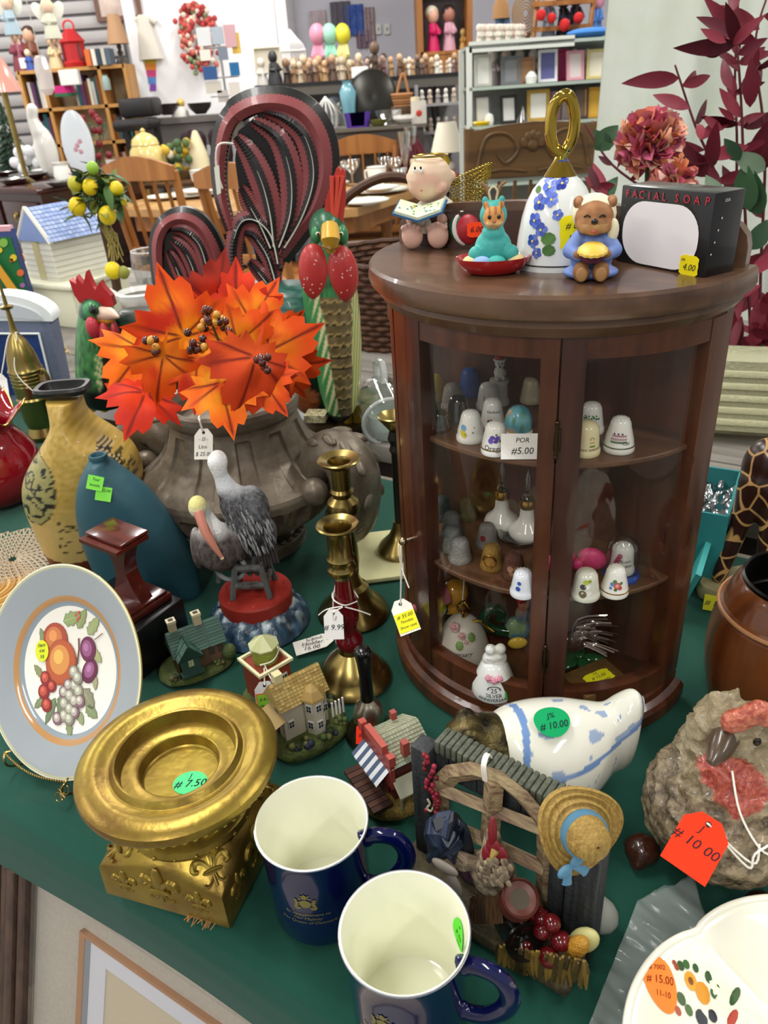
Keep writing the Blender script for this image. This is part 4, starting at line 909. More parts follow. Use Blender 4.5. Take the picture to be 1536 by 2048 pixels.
MB().col('#a04a40').box(.020,.004,.062,.006,.006,.014).build('chimney',V_SATIN(),h,smooth=0);MB().col('#a04a40').box(-.016,.014,.064,.005,.005,.008).build('chimney',V_SATIN(),h,smooth=0)
# == urn
ug=G(508,1080);ur=thing('garden_urn','weathered stone-look pedestal urn with scroll handles, holding the leaves','urn',(ug.x,ug.y,0))
M_URN=mat('aged_pewter_stone','#7d7364',0.42,metal=0.35,var=(28,.75,'#57493a'),bump=(120,.35))
pr=LP(ug.x,ug.y,[(1036,60),(1028,95),(1018,130),(1004,160),(988,180),(970,192),(952,199),(938,201),(930,198),(922,186),(908,168),(892,152),(872,140),(850,132),(832,127),(824,127),(816,133),(804,135),(794,134),(790,129),(792,120),(806,112),(830,108)])
zs=ZH(ug.x,ug.y,934);zl=ZH(ug.x,ug.y,1000);zn=ZH(ug.x,ug.y,836)
def urnmod(a,r,z):
 if zl-.012<z<zs-.012:
  k=24;u=((a*k/(2*pi))%1)-.5;v=(z-(zl+zs)/2)/((zs-zl)/2);
  if (u/.36)**2+(v/.95)**2<1:r-=.010*(1-(u/.36)**2-(v/.95)**2)**.5
 elif zs<z<zn:
  k=12;u=((a*k/(2*pi))%1);t=sstep(zs+.006,zs+.012,z)*sstep(zn,zn-.004,z)
  if.28<u<.72:r-=.0042*t
 return r,z
fine=[]
for (p,q) in zip(pr,pr[1:]):
 K=6 if abs(q[1]-p[1])>.006 else 3
 fine+=[(p[0]+(q[0]-p[0])*i/K,p[1]+(q[1]-p[1])*i/K) for i in range(K)]
MB().olathe([(0.001,fine[0][1])]+fine+[pr[-1],(0.001,pr[-1][1])],264,mod=urnmod).build('urn_body',M_URN,ur,smooth=30)
pf=LP(ug.x,ug.y,[(1030,44),(1046,42),(1054,52),(1060,70),(1066,88),(1074,100)])
zb=pf[-1][1]
MB().lathe([(pf[0][0],pf[0][1]+.006)]+pf+[(.071,.022),(.0735,.018),(.0735,.004),(.071,0)],64).build('foot',M_URN,ur,smooth=30)
for i in range(38):a=2*pi*i/38;MB().ell(.0705*cos(a),.0705*sin(a),.0235,.0042,.0042,.0034,n=8,k=6).build('foot_bead',M_URN,ur)
for az,nm in ((radians(-27),'r'),(radians(153),'l')):
 h=MB();R=Matrix.Rotation(az,4,'Z');z0=zs
 path=smooth_pts([(.112,0,z0+.012),(.128,0,z0+.036),(.150,0,z0+.040),(.166,0,z0+.020),(.166,0,z0-.020),(.154,0,z0-.052),(.134,0,z0-.060)],6)
 h.tube([R@Vector(p) for p in path],[.016+.016*sin(pi*(.15+.62*i/(len(path)-1))) for i in range(len(path))],18)
 hb_=h.build('scroll_handle',M_URN,ur,smooth=60)
 for s in (-1,1):
  q=R@Vector((.130,s*.034,z0+.002));MB().ell(q.x,q.y,q.z,.017,.016,.018,n=16,k=10).build('scroll_ball',M_URN,hb_)
 for i in range(6):
  p=Vector(path[6+4*i]);rt_=.016+.016*sin(pi*(.15+.62*(6+4*i)/(len(path)-1)));o_=(p-Vector((.136,0,z0-.004))).normalized()
  for s in (-1,1):q=R@(p+o_*rt_*.80+Vector((0,s*rt_*.5,0)));MB().ell(0,0,0,.0075,.014,.0045,Matrix.Translation(q)@R@o_.to_track_quat('Z','Y').to_matrix().to_4x4()@Matrix.Rotation(s*.6,4,'Z'),n=10,k=6).build('leaf_lobe',M_URN,hb_,smooth=180)
zr=pr[16][1]
tm=VY(407,888,ug.y-.135)-Vector((ug.x,ug.y,0));r0=VY(402,808,ug.y-.09)-Vector((ug.x,ug.y,0))
hang_tag(ur,T(tm.x,tm.y,tm.z,rx=radians(60),rz=radians(-8)),.021,.034,'#f1eee2',[(0,.15,.16,'- D -'),(-.05,-.1,.18,'Urn'),(0,-.33,.18,'$ 25.00')],[[r0+Vector((.008,.02,.012)),r0+Vector((.004,0,.006)),r0+Vector((-.003,-.006,-.012)),tm+Vector((0,.002,.028)),tm+Vector((0,.006,.014))]],rs=.0012)
# == autumn leaves and berries
lb=thing('leaf_bouquet','bunch of artificial orange maple leaves with berries in the urn','leaves',(ug.x,ug.y,0));LBO=Vector((ug.x,ug.y,0))
MAPLE=[(0,-1.0),(.05,-.55),(.30,-.72),(.34,-.52),(.62,-.60),(.56,-.38),(.95,-.28),(.78,-.10),(1.0,.16),(.70,.16),(.66,.36),(.40,.26),(.42,.52),(.30,.72),(.17,.66),(0,1.05)]
MAPLE=MAPLE+[(-x,y) for x,y in MAPLE[::-1][1:-1]]
VEINS=[(0,1.0),(.85,.13),(-.85,.13),(.7,-.32),(-.7,-.32)]
def maple(M,size,c1,c2,c3,curl=.25,fold=.15,name='maple_leaf'):
 pts=[];n=len(MAPLE)
 for i in range(n):
  a,b2=MAPLE[i],MAPLE[(i+1)%n];pts+=[(a[0]+(b2[0]-a[0])*k/2,a[1]+(b2[1]-a[1])*k/2) for k in range(2)]
 K=7;vs=[(0,-.30)]
 for k in range(1,K+1):
  t=k/K
  for (x,y) in pts:vs.append((x*t,-.30+(y+.30)*t))
 n=len(pts);fs=[(0,1+i,1+(i+1)%n) for i in range(n)]
 for k in range(K-1):fs+=[(1+k*n+i,1+(k+1)*n+i,1+(k+1)*n+(i+1)%n,1+k*n+(i+1)%n) for i in range(n)]
 sd=random.random()*50;V3=[];cols=[]
 def shade(x,y):
  d=9
  for vx,vy in VEINS:
   L2=vx*vx+(vy+.3)**2;t=max(0,min(1,(x*vx+(y+.3)*(vy+.3))/L2));d=min(d,hypot(x-vx*t,y+.3-(vy+.3)*t))
  r=hypot(x,y+.3);c=mixc(C(c2),C(c1),sstep(.15,.8,r+.35*n3((x*2+sd,y*2,sd))));c=mixc(c,C(c3),sstep(.1,.6,n3((x*2.3,y*2.3,sd+9))))
  return mixc(C('#6a1208'),c,sstep(.0,.045,d)) if r>.06 else c
 for (x,y) in vs:
  z=-curl*(x*x*.6+(y*y)*.35)+fold*abs(x)*.6+.10*n3((x*1.8+sd,y*1.8,3));V3.append((x*size,y*size,z*size));cols.append(shade(x,y))
 m=MB();m.add(V3,fs,M)
 m.add([(a,b2,c-.0006) for a,b2,c in V3],[tuple(reversed(f)) for f in fs],M);it=iter(cols+cols)
 return m.build(name,mat('silk_leaf',None,.6,spec=.25),lb,smooth=180,colv=lambda x,y,z,nn:next(it))
OR,YE,RE,RU='#e04c04','#f08a08','#bc2402','#841a08'
LV=[(356,640,122,.15,OR,YE,RE,.86,0),(268,722,100,2.3,'#ee6a0c','#f4a018',OR,.84,.3),(322,735,92,2.8,OR,'#ea7a14',RE,.80,-.1),(392,742,92,2.9,'#d8420c',YE,RE,.80,.1),(436,585,92,-.35,RU,RE,'#a4280e',.93,.2),(474,610,100,-.1,RE,OR,'#d83208',.92,0),(516,622,88,-.7,'#e4500a',YE,OR,.91,-.2),(492,672,84,-1.0,OR,'#f49a1c','#ee7a10',.85,0),(562,690,106,-1.2,'#de4a0a','#f08414',RE,.86,-.2),(584,730,84,-1.6,'#dc480e','#ec7010',RE,.88,.2),(502,745,118,2.7,'#c83c12','#d8501a','#a83010',.775,.3),(448,792,96,3.2,'#ec6a0e','#f8a41e',OR,.765,.2),(282,806,96,2.5,RE,'#de3a0c','#b41e08',.80,.3),(535,775,78,3.6,OR,'#f08c1c',RE,.785,.2),(296,690,70,1.2,OR,YE,RE,.88,.1),(415,650,80,.3,'#d23a0a',OR,RE,.90,0),(450,715,80,2.4,'#d8400c',YE,RE,.83,0),(335,690,80,1.6,'#d84410',OR,RE,.85,0),(570,660,60,-.9,OR,YE,RE,.92,0),(400,700,70,1.0,'#b82c0c',OR,RE,.86,0)]
for (x,y,s,rot,a,b2,c,Y,tl) in LV:
 p=VY(x,y,Y-.02);M=face_cam(p);sz=s/SCL(p)*.92
 maple(Matrix.Translation(-LBO)@M@Matrix.Rotation(rot,4,'Z')@Matrix.Rotation(tl*1.2+random.uniform(-.25,.25),4,'X')@Matrix.Rotation(random.uniform(-.35,.35),4,'Y'),sz,a,b2,c,curl=random.uniform(.1,.5))
def berries(cx,cy,Y,n,spread,cols,nm='berry'):
 for i in range(n):
  p=VY(cx+random.uniform(-1,1)*spread,cy+random.uniform(-1,1)*spread*1.1,Y+random.uniform(-.008,.008))-LBO
  MB().col(random.choice(cols)).ell(p.x,p.y,p.z,.0042,n=10,k=7).build(nm,V_GLOSS(),lb)
BR=[C('#4a1a10'),C('#5c2414'),C('#c88a2a'),C('#3a140c')]
berries(420,640,.78,15,22,BR);berries(392,685,.76,9,20,BR);berries(445,650,.78,10,16,[C('#c8902c'),C('#b07a24'),C('#5c2414')]);berries(302,690,.77,9,14,BR);berries(526,726,.74,8,14,BR[:2])
for (a,b2) in (((440,690),(425,650)),((440,690),(395,685)),((455,695),(440,690)),((470,720),(455,695))):
 MB().col('#6a5a30').tube([VY(*a,.80)-LBO,VY(*b2,.79)-LBO],.0014,6).build('stem',V_MATTE(),lb)
for i in range(6):a=i*1.05;MB().col('#4a3a20').tube([(0,0,zr-.09),(.03*cos(a),.03*sin(a),zr+.01),(.06*cos(a),.06*sin(a),zr+.06)],.002,5).build('stem',V_MATTE(),lb)
# == carved roosters
M_CARVE=mat('carved_paint',None,.38,coat=.15,bump=(150,.15))
def ribbon(path,hw,jag=0.0,seed=0,k=7):
 """outline (px) of a tapering plume along a px path"""
 P=[Vector(p) for p in smooth_pts(path,16 if jag else k)];n=len(P);L,R=[],[]
 for i,p in enumerate(P):
  d=(P[min(n-1,i+1)]-P[max(0,i-1)]).normalized();nrm=Vector((-d.y,d.x));t=i/(n-1);w=hw(t) if callable(hw) else hw*sin(pi*(.08+.88*t))**.6
  j=jag*(1 if i%2 else -.5);sh=d*jag*.8
  L.append(p+nrm*(w+j)+sh*(i%2));R.append(p-nrm*(w+j)+sh*(i%2))
 return L,R,P
def plume(par,path,hw,Y,th,col,off,jag=0.0,name='plume',og=Vector((0,0,0)),quill=None):
 L,R,P=ribbon(path,hw,jag);m=MB().col(col);n=len(P);k=SCL(VY(P[n//2].x,P[n//2].y,Y))
 fr=[]
 for i in range(n):
  c=VY(P[i].x,P[i].y,Y)-og;l=VY(L[i].x,L[i].y,Y)-og;r=VY(R[i].x,R[i].y,Y)-og
  fr.append([(l.x,l.y-off+th*.3,l.z),(c.x,c.y-off-th*.25,c.z),(r.x,r.y-off+th*.3,r.z),(r.x,r.y-off+th,r.z),(l.x,l.y-off+th,l.z)])
 m.loft(fr);o=m.build(name,M_CARVE,par,smooth=30)
 if quill:
  a,b2=quill;i0,i1=int(a*(n-1)),int(b2*(n-1));pts=[VY(P[i].x,P[i].y,Y)-og+Vector((0,-off-th*.28,0)) for i in range(i0,i1+1)]
  MB().col('#d8d4c8').tube(pts,[.0013*(1-.8*i/len(pts)) for i in range(len(pts))],5).build('quill',V_SATIN(),o)
 return o
PK,BK='#8a4446','#181614'
def rooster_tail(par,og,Y,outer,outer_hw,plate,feathers_,s=1.0):
 m=slab_px(plate,Y,.022*s,.0);m.v=[tuple(Vector(v)-og) for v in m.v];m.c=[C(BK)]*len(m.f);m.build('tail_board',M_CARVE,par,smooth=30)
 plume(par,outer,outer_hw,Y,.026*s,BK,.004,0,'tail_rim',og)
 oc_=Vector((sum(p[0] for p in outer)/len(outer),sum(p[1] for p in outer)/len(outer)));plume(par,[tuple(oc_+(Vector(p)-oc_)*.955) for p in outer],(lambda t:(outer_hw(t) if callable(outer_hw) else outer_hw*sin(pi*(.08+.88*t))**.6)*.62),Y,.014*s,PK,.013*s,1.4*s,'tail_rim_plume',og)
 for i,(pth,hw) in enumerate(feathers_):
  plume(par,pth,hw,Y,.010*s,BK,.006*s+.0008*i,0,'tail_feather',og)
  plume(par,pth,hw*.90,Y,.010*s,PK,.0105*s+.0008*i,2.2*s,'tail_feather_barbs',og)
  plume(par,pth,hw*.36,Y,.008*s,'#1f1d1e',.0150*s+.0008*i,2.0*s,'tail_feather_rib',og,quill=(.05,.62))
og=VY(672,850,1.22);og.z=BT
rs=thing('carved_rooster','tall carved wooden rooster with red wattles and huge pink-black tail','rooster figure',og)
rooster_tail(rs,og,1.30,[(460,462),(440,390),(437,310),(455,240),(500,206),(560,200),(612,222),(645,275),(652,345),(632,415),(596,466),(560,515)],lambda t:22+6*sin(pi*t) if t>.3 else 10+40*t,[(476,262),(520,226),(590,228),(640,300),(640,380),(605,460),(575,505),(560,560),(552,592),(512,592),(520,545),(500,470),(490,430),(478,380),(470,320)],[([(562,505),(606,430),(628,350),(612,275),(570,236),(530,224)],25),([(556,500),(582,425),(582,345),(556,275),(505,240)],26),([(550,498),(543,430),(527,365),(502,310),(474,272)],27),([(545,496),(522,445),(500,405),(484,372)],20),([(560,535),(545,470),(515,438),(485,442),(469,490),(474,545),(487,585)],19),([(556,570),(538,510),(512,470),(492,462)],18),([(552,592),(535,560),(515,535),(500,520)],15)])
def chestcol(x,y,f):
 if f<-.3:return C('#1c3a30')
 e=.5+.9*n3((x*.3,y*.05,1))
 if y<560:c=mixc(C('#1d4a34'),C('#4a8a4c'),e)
 else:c=mixc(C('#1f5a40'),C('#3f8a4c'),e)
 l=640+(y-560)*.16
 if x<l and y>520:
  t=(l-x)/40;c=mixc(C('#d8d0a0'),C('#3c8448'),sstep(.0,.35,t+.35*sin(y*.12+x*.5)));
 if x>704 and y>540:c=mixc(C('#6a8a44'),C('#d8cc86'),.5+.5*sin(x*1.2+y*.05))
 if x>=l and x<704 and y>575:
  u=x/17.0;row=math.floor(y/21.0);v=(y/21.0)-row;uu=((u+.5*(row%2))%1)-.5
  c=mixc(C('#4a3c22'),C('#7a6a48'),.5+.6*n3((x*.08,y*.08,4)))
  d=hypot(uu*1.1,v-.15)
  if.62<d<.80:c=C('#a08a58')
  elif d>=.80:c=C('#1c150c')
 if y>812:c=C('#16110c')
 return c
R_=[(438,640,682),(452,630,690),(480,622,694),(515,616,700),(560,604,711),(610,608,718),(660,618,722),(710,628,723),(760,636,721),(795,645,716),(818,655,708),(828,668,696)]
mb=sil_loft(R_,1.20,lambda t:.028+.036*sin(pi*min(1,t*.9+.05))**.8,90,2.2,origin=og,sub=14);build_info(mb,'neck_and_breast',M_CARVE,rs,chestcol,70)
def bodycol(x,y,f):
 e=.5+.8*n3((x*.05,y*.3,2));c=mixc(C('#123a38'),C('#3f7a68'),e)
 if y>640:c=mixc(C('#0c1210'),C('#1d3a2c'),e)
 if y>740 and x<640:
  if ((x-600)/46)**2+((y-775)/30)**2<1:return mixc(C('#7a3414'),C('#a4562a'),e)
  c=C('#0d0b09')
 return c
R_=[(568,530,640),(582,522,650),(620,520,668),(680,530,676),(740,548,686),(790,575,696),(815,605,690),(826,630,680)]
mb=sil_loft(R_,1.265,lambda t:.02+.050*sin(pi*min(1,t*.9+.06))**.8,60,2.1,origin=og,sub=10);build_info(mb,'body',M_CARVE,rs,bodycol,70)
def px_ell(par,name,cx,cy,Y,rx,rz,ry,col,mt=None,n=16,k=12):
 p=VY(cx,cy,Y);s=SCL(p);q=p-og;return MB().col(col).ell(q.x,q.y,q.z,rx/s,ry,rz/s,n=n,k=k).build(name,mt or M_CARVE,par,smooth=180)
px_ell(rs,'head',655,458,1.185,37,40,.036,'#1f5a3c')
for s_,x in ((-1,634),(1,684)):
 e_=px_ell(rs,'eye_patch',x,470,1.165,13,20,.014,'#2f7a4a');p=VY(x-2*s_,468,1.152)-og;MB().col('#e8e2c0').ell(p.x,p.y,p.z,.0036,.003,.0030,n=10,k=8).build('eye',V_GLOSS(),e_);MB().col('#101010').ell(p.x,p.y-.002,p.z,.0022,.002,.0022,n=8,k=6).build('pupil',V_GLOSS(),e_)
m=slab_px([(647,452),(650,405),(660,372),(668,352),(672,340),(677,334),(682,342),(686,336),(691,345),(692,400),(685,452),(666,468)],1.17,.022);m.v=[tuple(Vector(v)-og) for v in m.v];m.c=[C('#b8372c')]*len(m.f);m.build('comb',M_CARVE,rs,smooth=30)
for x in (664,676,685):p0,p1=VY(x,352,1.168)-og,VY(666+(x-666)*.3,440,1.168)-og;MB().col('#cf4a36').tube([p0,p1],[.0034,.0030],5).build('comb_ridge',M_CARVE,rs)
b=MB().col('#c79a2e');pts=[VY(660,456,1.150)-og,VY(661,480,1.128)-og,VY(662,503,1.135)-og];b.tube(pts,[.013,.0135,.006],10);b.build('beak',M_CARVE,rs)
MB().col('#8a6418').tube([VY(645,492,1.135)-og,VY(661,497,1.122)-og,VY(678,492,1.135)-og],[.002,.004,.002],6).build('beak_line',M_CARVE,rs)
for s_,x,y,rx,rz in ((-1,630,545,33,56),(1,684,548,33,56)):
 wt=px_ell(rs,'wattle',x,y,1.150,rx,rz,.016,'#b23230',None,20,14)
 b=MB().col('#e8c8c0')
 for i in range(16):
  u,v=random.uniform(-.75,.75),random.uniform(-.8,.8)
  if u*u+v*v<.75:p=VY(x+u*rx,y+v*rz,1.150)-og;b.ell(p.x,p.y-.0158*sqrt(max(0.05,1-u*u-v*v)),p.z,.0011,n=5,k=4)
 b.build('painted_dots',V_SATIN(),wt)
for x in (694,712):MB().col('#b8902c').tube([VY(x,808,1.22)-og,VY(x+4,852,1.22)-og],.0085,8).build('leg',M_CARVE,rs)
b=MB().col('#3a2c1c').box(0,0,.006,.13,.09,.012,T(-.02,.0,0,rz=TROT));b.build('foot_block',M_CARVE,rs,smooth=0)
pb=VY(645,833,1.17)-og;MB().col('#d8cca0').box(pb.x,pb.y,pb.z,.034,.03,.012,T(0,0,0,rz=-.2)).build('patterned_block',mat('dotted_block',None,.5,var=(160,.9,'#241a10')),rs,smooth=0)
# smaller rooster on the left
og2=VY(255,800,1.34);og2.z=BT;big=og;og=og2
rs2=thing('small_carved_rooster','smaller carved rooster with spiked red comb, turned to the right','rooster figure',og2)
rooster_tail(rs2,og2,1.34,[(322,590),(314,530),(314,480),(330,446),(362,432),(398,446),(428,490),(445,545),(455,600)],lambda t:13+5*sin(pi*t),[(330,470),(360,450),(400,465),(430,520),(440,620),(330,640),(326,560)],[([(418,600),(416,535),(400,485),(370,460),(345,458)],17),([(398,605),(392,545),(372,500),(345,475)],16),([(378,610),(366,560),(352,525),(338,500)],14),([(405,640),(392,590),(360,570),(335,590)],13)],.8)
def ncol(x,y,f):
 e=.5+.9*n3((x*.35,y*.06,1));c=mixc(C('#17402e'),C('#4f9450'),e)
 if x>210+(y-700)*.05 and y>690:
  c=mixc(C('#d6ce9c'),C('#4f9450'),sstep(.0,.5,(222-x)/24+.4*sin(y*.2+x)))
  if x>222:c=mixc(C('#15110e'),C('#3a2c1c'),e)
 if y>745:c=mixc(c,C('#100e0c'),sstep(745,770,y))
 return c
mb=sil_loft([(600,172,212),(615,164,222),(640,160,226),(665,158,230),(700,156,244),(740,156,256),(775,162,262),(800,172,258),(808,190,245)],1.29,lambda t:.024+.034*sin(pi*min(1,t*.9+.05))**.8,70,2.2,origin=og2,sub=12);build_info(mb,'neck_and_breast',M_CARVE,rs2,ncol,70)
mb=sil_loft([(620,240,330),(650,215,390),(700,205,420),(750,215,410),(790,235,380),(803,260,350)],1.345,lambda t:.02+.040*sin(pi*min(1,t*.9+.06)),40,2.1,origin=og2,sub=6);build_info(mb,'body',M_CARVE,rs2,lambda x,y,f:mixc(C('#11100e'),C('#23382c'),.5+n3((x*.06,y*.2,1))),70)
px_ell(rs2,'head',188,625,1.27,28,30,.030,'#2a5a40')
e_=px_ell(rs2,'eye_patch',184,622,1.247,17,20,.012,'#3f8a56');p=VY(187,620,1.235)-og2;MB().col('#1f4a34').ell(p.x,p.y,p.z,.0085,.003,.0085,n=14,k=8).build('eye_ring',V_GLOSS(),e_);MB().col('#0d0d0d').ell(p.x,p.y-.003,p.z,.0045,.002,.0050,n=10,k=6).build('pupil',V_GLOSS(),e_)
m=slab_px([(160,607),(148,590),(138,560),(152,568),(152,553),(166,570),(172,543),(182,566),(190,580),(200,563),(206,575),(222,592),(228,612),(205,617),(190,600),(172,598)],1.262,.018);m.v=[tuple(Vector(v)-og2) for v in m.v];m.c=[C('#b01f22')]*len(m.f);m.build('comb',M_CARVE,rs2,smooth=30)
MB().col('#d8b8a4').tube([VY(203,628,1.25)-og2,VY(222,628,1.235)-og2,VY(238,634,1.225)-og2],[.012,.010,.002],10).build('upper_beak',M_CARVE,rs2);MB().col('#c88a2a').tube([VY(203,638,1.25)-og2,VY(218,640,1.24)-og2,VY(228,640,1.235)-og2],[.010,.007,.002],10).build('lower_beak',M_CARVE,rs2)
for x,y,rx,rz,c in ((186,655,14,22,'#b83040'),(213,678,14,34,'#a82830'),(232,668,8,26,'#a02830')):px_ell(rs2,'wattle',x,y,1.235,rx,rz,.010,c,None,16,12)
for x in (180,205):MB().col('#b8902c').tube([VY(x,795,1.31)-og2,VY(x+4,822,1.31)-og2],.007,8).build('leg',M_CARVE,rs2)
MB().col('#3a2c1c').box(0,0,.005,.16,.08,.010,T(0,.0,0,rz=TROT)).build('foot_block',M_CARVE,rs2,smooth=0)
p0=VY(322,578,1.32)-og2;MB().col('#e8e4da').tube(smooth_pts([p0+Vector((-.004,0,.02)),p0+Vector((.012,-.015,.004)),p0+Vector((.03,0,.012))],5),.0014,5).build('string',V_MATTE(),rs2)
p0=VY(437,290,1.27)-big;MB().col('#e8e4da').tube(smooth_pts([p0+Vector((.02,.01,0)),p0+Vector((.0,-.004,.0)),p0+Vector((-.008,.0,-.03)),p0+Vector((-.004,.0,-.06))],5),.0016,5).build('string',V_MATTE(),rs)
m=slab_px([(428,335),(438,330),(442,386),(434,390)],1.265,.001);m.v=[tuple(Vector(v)-big) for v in m.v];m.c=[C('#e6e8d8')]*len(m.f);m.build('price_tag',V_PAPER(),rs,smooth=0)
og=big
# == delft bird with bronze head
db=thing('delft_bird','white and blue delft ceramic bird with a bronze head','figurine',(.127,.448,0),radians(8))
rows=[(-.062,.066,.026,.034),(-.054,.060,.036,.046),(-.038,.056,.044,.053),(-.015,.055,.047,.054),(.010,.056,.043,.051),(.032,.060,.033,.043),(.048,.065,.025,.036),(.060,.070,.023,.038),(.068,.073,.020,.040),(.071,.074,.012,.032)]
rows=smooth_pts([(a*.87,b2*.96,c_*.95,d_*.96) for a,b2,c_,d_ in rows],14);n=150;rings=[];inf=[]
for i,(x,z,hy,hz) in enumerate(rows):
 t=i/(len(rows)-1);rings.append([(x+(.008*cos(a) if t>.8 else 0)*(t-.8)*5,hy*sin(a),max(0.0005,z+hz*cos(a))) for a in [2*pi*j/n for j in range(n)]]);inf+=[(t,(2*pi*j/n+pi)%(2*pi)-pi) for j in range(n)]
m=MB().loft(rings);DBLUE=C('#6f8fc0')
def dcol(t,a):
 c=mixc(C('#e9e9d8'),C('#e4e3d6'),.5+.5*sin(a*1.3+t*4));aa=abs(a);lim=1.25-.25*t
 edge=min(abs(aa-lim)*.045,9) if.20<t<.955 else 9
 e2=abs(t-.20-.03*cos(a*2))*.13 if aa<lim else 9;e3=abs(t-.955)*.13 if aa<lim else 9
 if min(edge,e2,e3)<.0024:return DBLUE
 if aa<lim and.2<t<.95:
  u,v=t*9,a*3.0;k=mnoise.noise(Vector((u*1.2,v*1.2,3)))
  if k>.34:return mixc(c,DBLUE,.75)
 if lim+.3<aa<2.2 and.3<t<.65:
  k=abs(mnoise.noise(Vector((t*26,a*7,1))))
  if k<.05 and n3((t*8,a*2,7))>-.1:return mixc(c,DBLUE,.8)
 return c
cl=iter([dcol(*q) for q in inf]);m.build('ceramic_body',mat('delft_glaze',None,.07,coat=.6),db,smooth=180,colv=lambda x,y,z,nn:next(cl))
B=MB();B.ell(-.058,0,.072,.025,.028,.034);B.ell(-.074,-.002,.088,.022,.022,.021);B.ell(-.050,0,.061,.010,.034,.042)
limb(B,[(-.086,-.003,.088),(-.099,-.006,.080),(-.103,-.008,.069)],[.0115,.0068,.003]);B.ell(-.074,.010,.105,.008,.005,.007);B.ell(-.076,-.014,.104,.009,.006,.008)
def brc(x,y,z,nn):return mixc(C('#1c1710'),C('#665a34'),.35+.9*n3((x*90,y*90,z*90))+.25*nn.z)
remesh(B,.0024,3).build('bronze_head',mat('dark_bronze',None,.35,metal=.7,bump=(300,.5)),db,colv=brc)
MB().ell(-.080,-.0225,.090,.003,.0016,.003,n=10,k=8).build('eye',mat('eye_bronze','#a09468',.3,metal=1),db)
MB().ell(0,0,.006,.03,.026,.006).build('foot',mat('delft_foot','#dcdccb',.3),db)
def drape_delft(x,y,z):
 return (x-.014,y*.9-.004,.1105-.55*((y-.004)**2)/.047*1.0-1.2*x*x+z)
sticker(db,T(0,-.002,.0004,rx=.0),.028,.024,'#0f9a5c',[(0,.15,.26,'J%'),(0,-.18,.3,'# 10.00')],'oval',wrap=lambda x,y,z:(x-.012,y-.012,.055+.0545*sqrt(max(.05,1-((y-.012)/.047)**2))+.0002+z))
# == farm gate figurine
GL,GR=Vector((.022,.400,0)),Vector((.116,.324,0));gang=atan2(GR.y-GL.y,GR.x-GL.x);GLEN=(GR-GL).length
gt=thing('gate_figurine','resin napkin holder shaped as a farm gate with rooster and apples','figurine',GL,gang)
GMI=(Matrix.Translation(GL)@Matrix.Rotation(gang,4,'Z')).inverted();GN=Vector((sin(gang),-cos(gang),0))
def GP(px,py,off=0.0):
 r=ray(px,py);P0=GL+GN*off;t=(P0-CAMP).dot(GN)/r.dot(GN);return GMI@(CAMP+r*t)
M_TAN=mat('carved_tan_wood','#a3916c',.6,wood=(300,'#6a4c40',0),bump=(400,.4));M_GRW=mat('carved_grey_wood','#34383a',.6,wood=(260,'#1c1e1f',2),bump=(300,.5));M_CAP=mat('carved_moss_wood','#5c6050',.65,wood=(260,'#40433a',2),bump=(300,.6))
def beam(pts,w,d,m_,name,off=0.0,par=None):
 P=[GP(x,y,off) for x,y in pts];return MB().tube(P,w,4,flat=d/w).build(name,m_,par or gt,smooth=30)
b=MB();b.box(GLEN/2-.004,-.012,.006,GLEN+.03,.058,.012,b=.004);b.build('base',mat('mossy_base','#3a3020',.7,var=(120,.8,'#5a5030'),bump=(300,.8)),gt)
# posts
lp=GP(850,1500);MB().box(lp.x,.0,(lp.z+.006)/2+.004,.016,.016,lp.z,b=.002).build('post',M_GRW,gt,smooth=30)
for i,(x,w) in enumerate(((GLEN-.016,.012),(GLEN+.002,.022))):MB().box(x,-.002*i,.056,w,.018,.104,b=.002).build('post_plank',M_GRW,gt,smooth=30)
# back wall boards under the capped rail
c0,c1=GP(868,1486),GP(1140,1605)
zc=(c0.z+c1.z)/2-.013
for i in range(9):
 x=c0.x+(c1.x-c0.x)*(i+.5)/9;MB().box(x,.006,zc-.008,(c1.x-c0.x)/9*.92,.010,.026).build('wall_board',M_GRW,gt,smooth=0)
for i in range(22):
 x=c0.x+(c1.x-c0.x)*(i+.5)/22;MB().box(x,.008,zc+.006+.0006*sin(i*7),(c1.x-c0.x)/22*.95,.018,.012,b=.0018).build('cap_shingle',M_CAP,gt,smooth=30)
 # the gate itself
beam([(882,1632),(880,1592),(884,1566),(905,1547),(950,1541),(1000,1556),(1045,1592),(1078,1632),(1092,1662)],.0042,.0075,M_TAN,'gate_arch',.004)
beam([(882,1578),(884,1640),(890,1700)],.004,.007,M_TAN,'gate_stile',.003);beam([(1092,1660),(1092,1740),(1086,1818)],.004,.007,M_TAN,'gate_stile',.003)
beam([(988,1562),(984,1620),(978,1690)],.0055,.0075,M_TAN,'gate_stile',.006)
for a,b2 in (((884,1578),(1092,1660)),((888,1642),(1092,1738)),((892,1712),(1090,1812))):beam([a,b2],.0058,.006,M_TAN,'gate_rail',.004)
# creeping berries on the left post, bell chain
for i in range(26):
 p=GP(848+26*random.random()+.18*i,1510+i*4.6,.012);MB().col(random.choice(['#7a1424','#8e2038','#5c1018'])).ell(p.x,p.y,p.z,.0022,n=6,k=5).build('berry',V_SATIN(),gt)
p=[GP(855,1598,.012),GP(860,1608,.012),GP(854,1616,.012),GP(862,1622,.012),GP(866,1614,.012)];MB().col('#c8c0a0').tube(smooth_pts(p,4),.0009,5).build('chain',V_SATIN(),gt)
